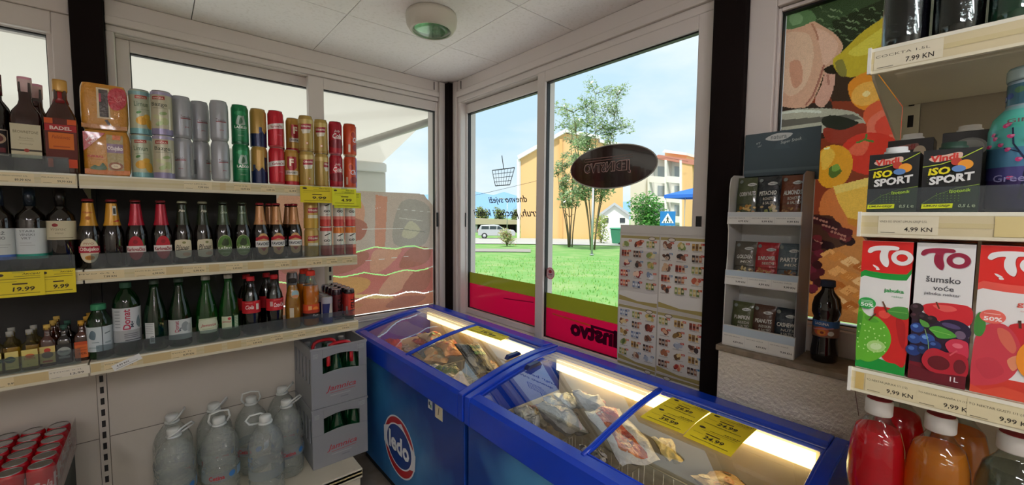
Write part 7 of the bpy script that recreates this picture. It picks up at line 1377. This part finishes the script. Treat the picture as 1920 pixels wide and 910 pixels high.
# poster coordinates: u to the right of the poster's left edge, v up from its lower edge
PL_, PTOP = .485, 2.172
def pp(x, y): p = onX(x, y, 1.652); return (PL_-p.y, p.z-1.15)
def PX(pts): return [pp(*p) for p in pts]
fp = lambda u, v, w: (-w, -(u-PL_-.35), v)
b = MB()
raster(b, [poly(PX([(1466, 16), (1660, -30), (1680, 120), (1560, 130), (1462, 70)]), '#3c4a30'), poly(PX([(1560, 40), (1700, -20), (1700, 110), (1600, 120), (1570, 80)]), '#2c3020'),
    blob(PX([(1466, 30), (1490, 18), (1520, 20), (1530, 40), (1500, 58), (1470, 60)]), '#5f7a52'), blob(PX([(1480, 30), (1500, 26), (1505, 40), (1486, 48)]), '#7f9a70')] +
    [line(PX([(1530+i*11 % 130, 14+(i*7) % 60), (1536+i*11 % 130, 10+(i*7) % 60+4*(i % 3)), (1542+i*11 % 130, 16+(i*7) % 60)]), .004, ['#6a7a56', '#4f5c40', '#7f8a6a'][i % 3]) for i in range(36)] +
    [poly(PX([(1455, 200), (1660, 150), (1660, 640), (1440, 640)]), '#8a3a26'), poly(PX([(1455, 200), (1560, 190), (1560, 260), (1450, 260)]), '#3a2a24'), poly(PX([(1540, 130), (1640, 120), (1640, 190), (1560, 190)]), '#402c22'),
    blob(PX([(1466, 62), (1490, 54), (1512, 46), (1526, 40), (1545, 50), (1566, 64), (1580, 84), (1574, 104), (1558, 124), (1545, 140), (1534, 168), (1520, 195), (1505, 202), (1480, 202), (1460, 190), (1452, 120)]), '#d8a088'),
    blob(PX([(1470, 70), (1500, 60), (1520, 70), (1525, 110), (1510, 160), (1480, 180), (1462, 150)]), '#e0b098'), blob(PX([(1530, 54), (1556, 64), (1572, 84), (1562, 108), (1545, 122), (1538, 90)]), '#e2ac98'), blob(PX([(1480, 120), (1500, 115), (1505, 150), (1488, 165)]), '#d09078'), line(PX([(1545, 122), (1536, 150), (1524, 180), (1510, 198)]), .006, '#a8685a'), line(PX([(1522, 44), (1530, 60), (1534, 75)]), .005, '#b87a64'),
    blob(PX([(1548, 134), (1562, 132), (1566, 150), (1558, 180), (1545, 200), (1532, 198), (1528, 186), (1540, 160)]), '#d89c8c'), line(PX([(1552, 140), (1554, 160)]), .006, '#b87a6c'), blob(PX([(1545, 130), (1560, 122), (1574, 128), (1568, 138), (1552, 138)]), '#2a2018'),
    blob(PX([(1580, 96), (1610, 66), (1640, 44), (1670, 30), (1680, 80), (1640, 128), (1606, 144), (1580, 142), (1566, 130), (1562, 112)]), '#c9a832'), blob(PX([(1590, 100), (1620, 76), (1660, 50), (1660, 74), (1620, 104)]), '#dcc04a'), blob(PX([(1566, 118), (1580, 112), (1588, 140), (1574, 142)]), '#8a7a3c'),
    blob(PX([(1590, 160), (1612, 140), (1640, 134), (1668, 150), (1690, 190), (1670, 215), (1630, 210), (1600, 195)]), '#e8892c'), ell(*pp(1624, 176), .036, .036, '#f0a850'), ell(*pp(1624, 176), .009, .009, '#f6cf90'),
    blob(PX([(1620, 210), (1650, 188), (1690, 190), (1700, 260), (1660, 280), (1628, 262)]), '#dc5a3c'), ell(*pp(1665, 235), .05, .05, '#e8705a'), ell(*pp(1665, 235), .03, .03, '#e04a3a'),
    blob(PX([(1452, 214), (1500, 204), (1560, 204), (1600, 210), (1622, 228), (1616, 246), (1560, 250), (1500, 246), (1452, 240)]), '#b5a898'), poly(PX([(1455, 226), (1600, 214), (1616, 224), (1560, 226), (1455, 240)]), '#6a6058'), blob(PX([(1540, 224), (1560, 216), (1590, 222), (1610, 232), (1580, 244), (1550, 240)]), '#2c2c24'), line(PX([(1456, 214), (1500, 208), (1540, 210)]), .008, '#d8d0c4'),
    blob(PX([(1545, 240), (1580, 244), (1618, 230), (1624, 250), (1590, 268), (1552, 266)]), '#9c3a2c'),
    blob(PX([(1574, 290), (1590, 262), (1620, 250), (1660, 252), (1690, 276), (1690, 330), (1640, 330), (1600, 320)]), '#d83a2c'), blob(PX([(1590, 285), (1610, 265), (1630, 268), (1616, 292)]), '#e8624a'), line(PX([(1606, 268), (1622, 262), (1638, 266)]), .006, '#4f7a34'), line(PX([(1622, 262), (1626, 250)]), .005, '#5a7a3a'),
    blob(PX([(1534, 290), (1552, 274), (1578, 274), (1596, 290), (1598, 315), (1586, 340), (1566, 352), (1544, 350), (1532, 330)]), '#e8982c'), blob(PX([(1540, 286), (1556, 278), (1566, 290), (1556, 310), (1542, 318)]), '#f2b44a'), blob(PX([(1554, 316), (1566, 310), (1578, 320), (1568, 332), (1556, 332)]), '#5a6a2c'), blob(PX([(1560, 312), (1572, 308), (1574, 318), (1562, 322)]), '#7f9a44'), line(PX([(1545, 280), (1556, 277)]), .006, '#f8e0a8'),
    blob(PX([(1536, 390), (1546, 362), (1566, 350), (1590, 346), (1610, 380), (1610, 470), (1560, 470), (1540, 430)]), '#d0703c'), poly(PX([(1562, 350), (1640, 330), (1640, 420), (1588, 408), (1572, 380)]), '#ecb04a'), poly(PX([(1588, 408), (1640, 420), (1640, 440), (1590, 420)]), '#c87a2c'), poly(PX([(1562, 350), (1640, 330), (1640, 345), (1568, 364)]), '#f2c468'),
    poly(PX([(1508, 440), (1640, 440), (1640, 640), (1500, 640)]), '#c87a42'), poly(PX([(1500, 400), (1560, 405), (1600, 455), (1520, 480), (1500, 520)]), '#4a2a20')] +
    [ell(*pp(1528+(i*17) % 62+((i*5) % 9), 412+(i*13) % 50), .014, .014, ['#3a1a1c', '#521f24', '#6a2428', '#2c1618'][i % 4]) for i in range(26)] + [ell(*pp(1526+(i*17) % 62, 409+(i*13) % 50), .004, .004, '#a86a5c') for i in range(20)] +
    [ell(*pp(1520+(i*7) % 18, 455+(i*11) % 90), .014, .014, ['#3a1a1c', '#6a2430', '#521f24'][i % 3]) for i in range(18)] +
    [line(PX([(1540+(i*23) % 70, 480+(i*9) % 110), (1556+(i*23) % 70, 470+(i*9) % 110), (1576+(i*23) % 70, 486+(i*9) % 110)]), .013, ['#e89a5a', '#d07c3c', '#f0b078', '#b8622c'][i % 4]) for i in range(34)] +
    [], 0, .56, 0, PTOP-1.15, .0026, fp, SHEET, '#4a3424', .16); b.add([fp(.56, 0, 0), fp(1.6, 0, 0), fp(1.6, PTOP-1.15, 0), fp(.56, PTOP-1.15, 0)], [(0, 1, 2, 3)], SHEET, '#c87a42'); b.build('print', t)
# torn meat poster on the lower part of the left window
t = thing('torn_poster', 'torn reddish meat poster seen from behind on the lower left corner window', 'poster', (1.14, 2.606, .84)); r_ = random.Random(5)
def edge(z, s, amp=.012): return [(-.64+1.0*i/14, z+amp*math.sin(i*1.7+s)+amp*.6*math.sin(i*.7+2*s)) for i in range(15)]
E_ = [[(u, -.002) for u, _ in edge(0, 0)], edge(.10, 1), edge(.255, 2.2), edge(.415, .6), [(u, .79-.08*max(0, (u-.27)/.09)**2) for u, _ in edge(.8, 0, 0)]]
b = MB(); cl = ['#d08a72', '#cf7c72', '#d08480', '#c8b2a8']
bg = [poly([(u, v) for u, v in E_[k]]+[(u, v) for u, v in E_[k+1]][::-1], cl[k]) for k in range(4)]
raster(b, bg+[blob([(-.6, .3), (-.3, .27), (-.14, .33), (-.12, .4), (-.3, .41), (-.6, .40)], '#b87a6c'), blob([(-.1, .27), (.0, .28), (.12, .40), (.02, .41), (-.08, .40)], '#d8a088'), blob([(.1, .28), (.3, .3), (.34, .40), (.18, .41)], '#b87a6c'), poly([(-.07, .43), (.0, .43), (.02, .76), (-.06, .77)], '#d09078'), blob([(.06, .45), (.3, .44), (.33, .7), (.12, .73)], '#b0a49c'), blob([(.12, .5), (.2, .48), (.26, .54), (.18, .6)], '#c9bda6'), line([(.1, .62), (.28, .6)], .004, '#d8d0c4'), line([(.08, .55), (.3, .52)], .004, '#8a8680'), blob([(-.6, .46), (-.3, .45), (-.14, .6), (-.2, .76), (-.6, .77)], '#d8a088'), blob([(-.28, .5), (-.16, .48), (-.12, .58), (-.24, .62)], '#b87a6c'),
        poly([(-.24, .135), (-.05, .115), (.05, .09), (.06, .075), (-.08, .09), (-.26, .12)], '#f0c68c'), blob([(-.5, .12), (-.2, .13), (-.1, .2), (-.2, .245), (-.5, .24)], '#d8a06a'), blob([(-.05, .12), (.1, .12), (.2, .24), (.06, .25)], '#d8a088'), blob([(.12, .12), (.3, .11), (.34, .24), (.22, .25)], '#b87a6c'), blob([(-.6, .01), (-.3, .02), (-.15, .06), (-.3, .09), (-.6, .09)], '#c98a6a'), blob([(.0, .02), (.2, .01), (.3, .06), (.1, .08)], '#b87a6c')] +
    [line([(r_.uniform(-.5, .2), z := r_.choice([.18, .34, .5, .55, .62, .68])), ((u0 := r_.uniform(-.4, .3))+.12, z+r_.uniform(-.02, .02))], .0018, '#e6dfdc') for _ in range(5)], -.64, .36, 0, .79, .004, flatY(0, 0, 0), SHEET, cl[0], .14, 3)
keep = []
for i, f in enumerate(b.f):
    c_ = [sum(b.v[k][j] for k in f)/4 for j in (0, 2)]; x_ = min(13.999, max(0, (c_[0]+.64)*14)); w_ = x_-int(x_)
    zs = [e[int(x_)][1]*(1-w_)+e[int(x_)+1][1]*w_ for e in E_]
    if c_[1] < zs[4] and all(abs(c_[1]-z) > .0042 for z in zs[1:4]): keep.append(i)
b.f = [b.f[i] for i in keep]; b.c = [b.c[i] for i in keep]; b.m = [b.m[i] for i in keep]; b.sm = [b.sm[i] for i in keep]
b.build('print', t)
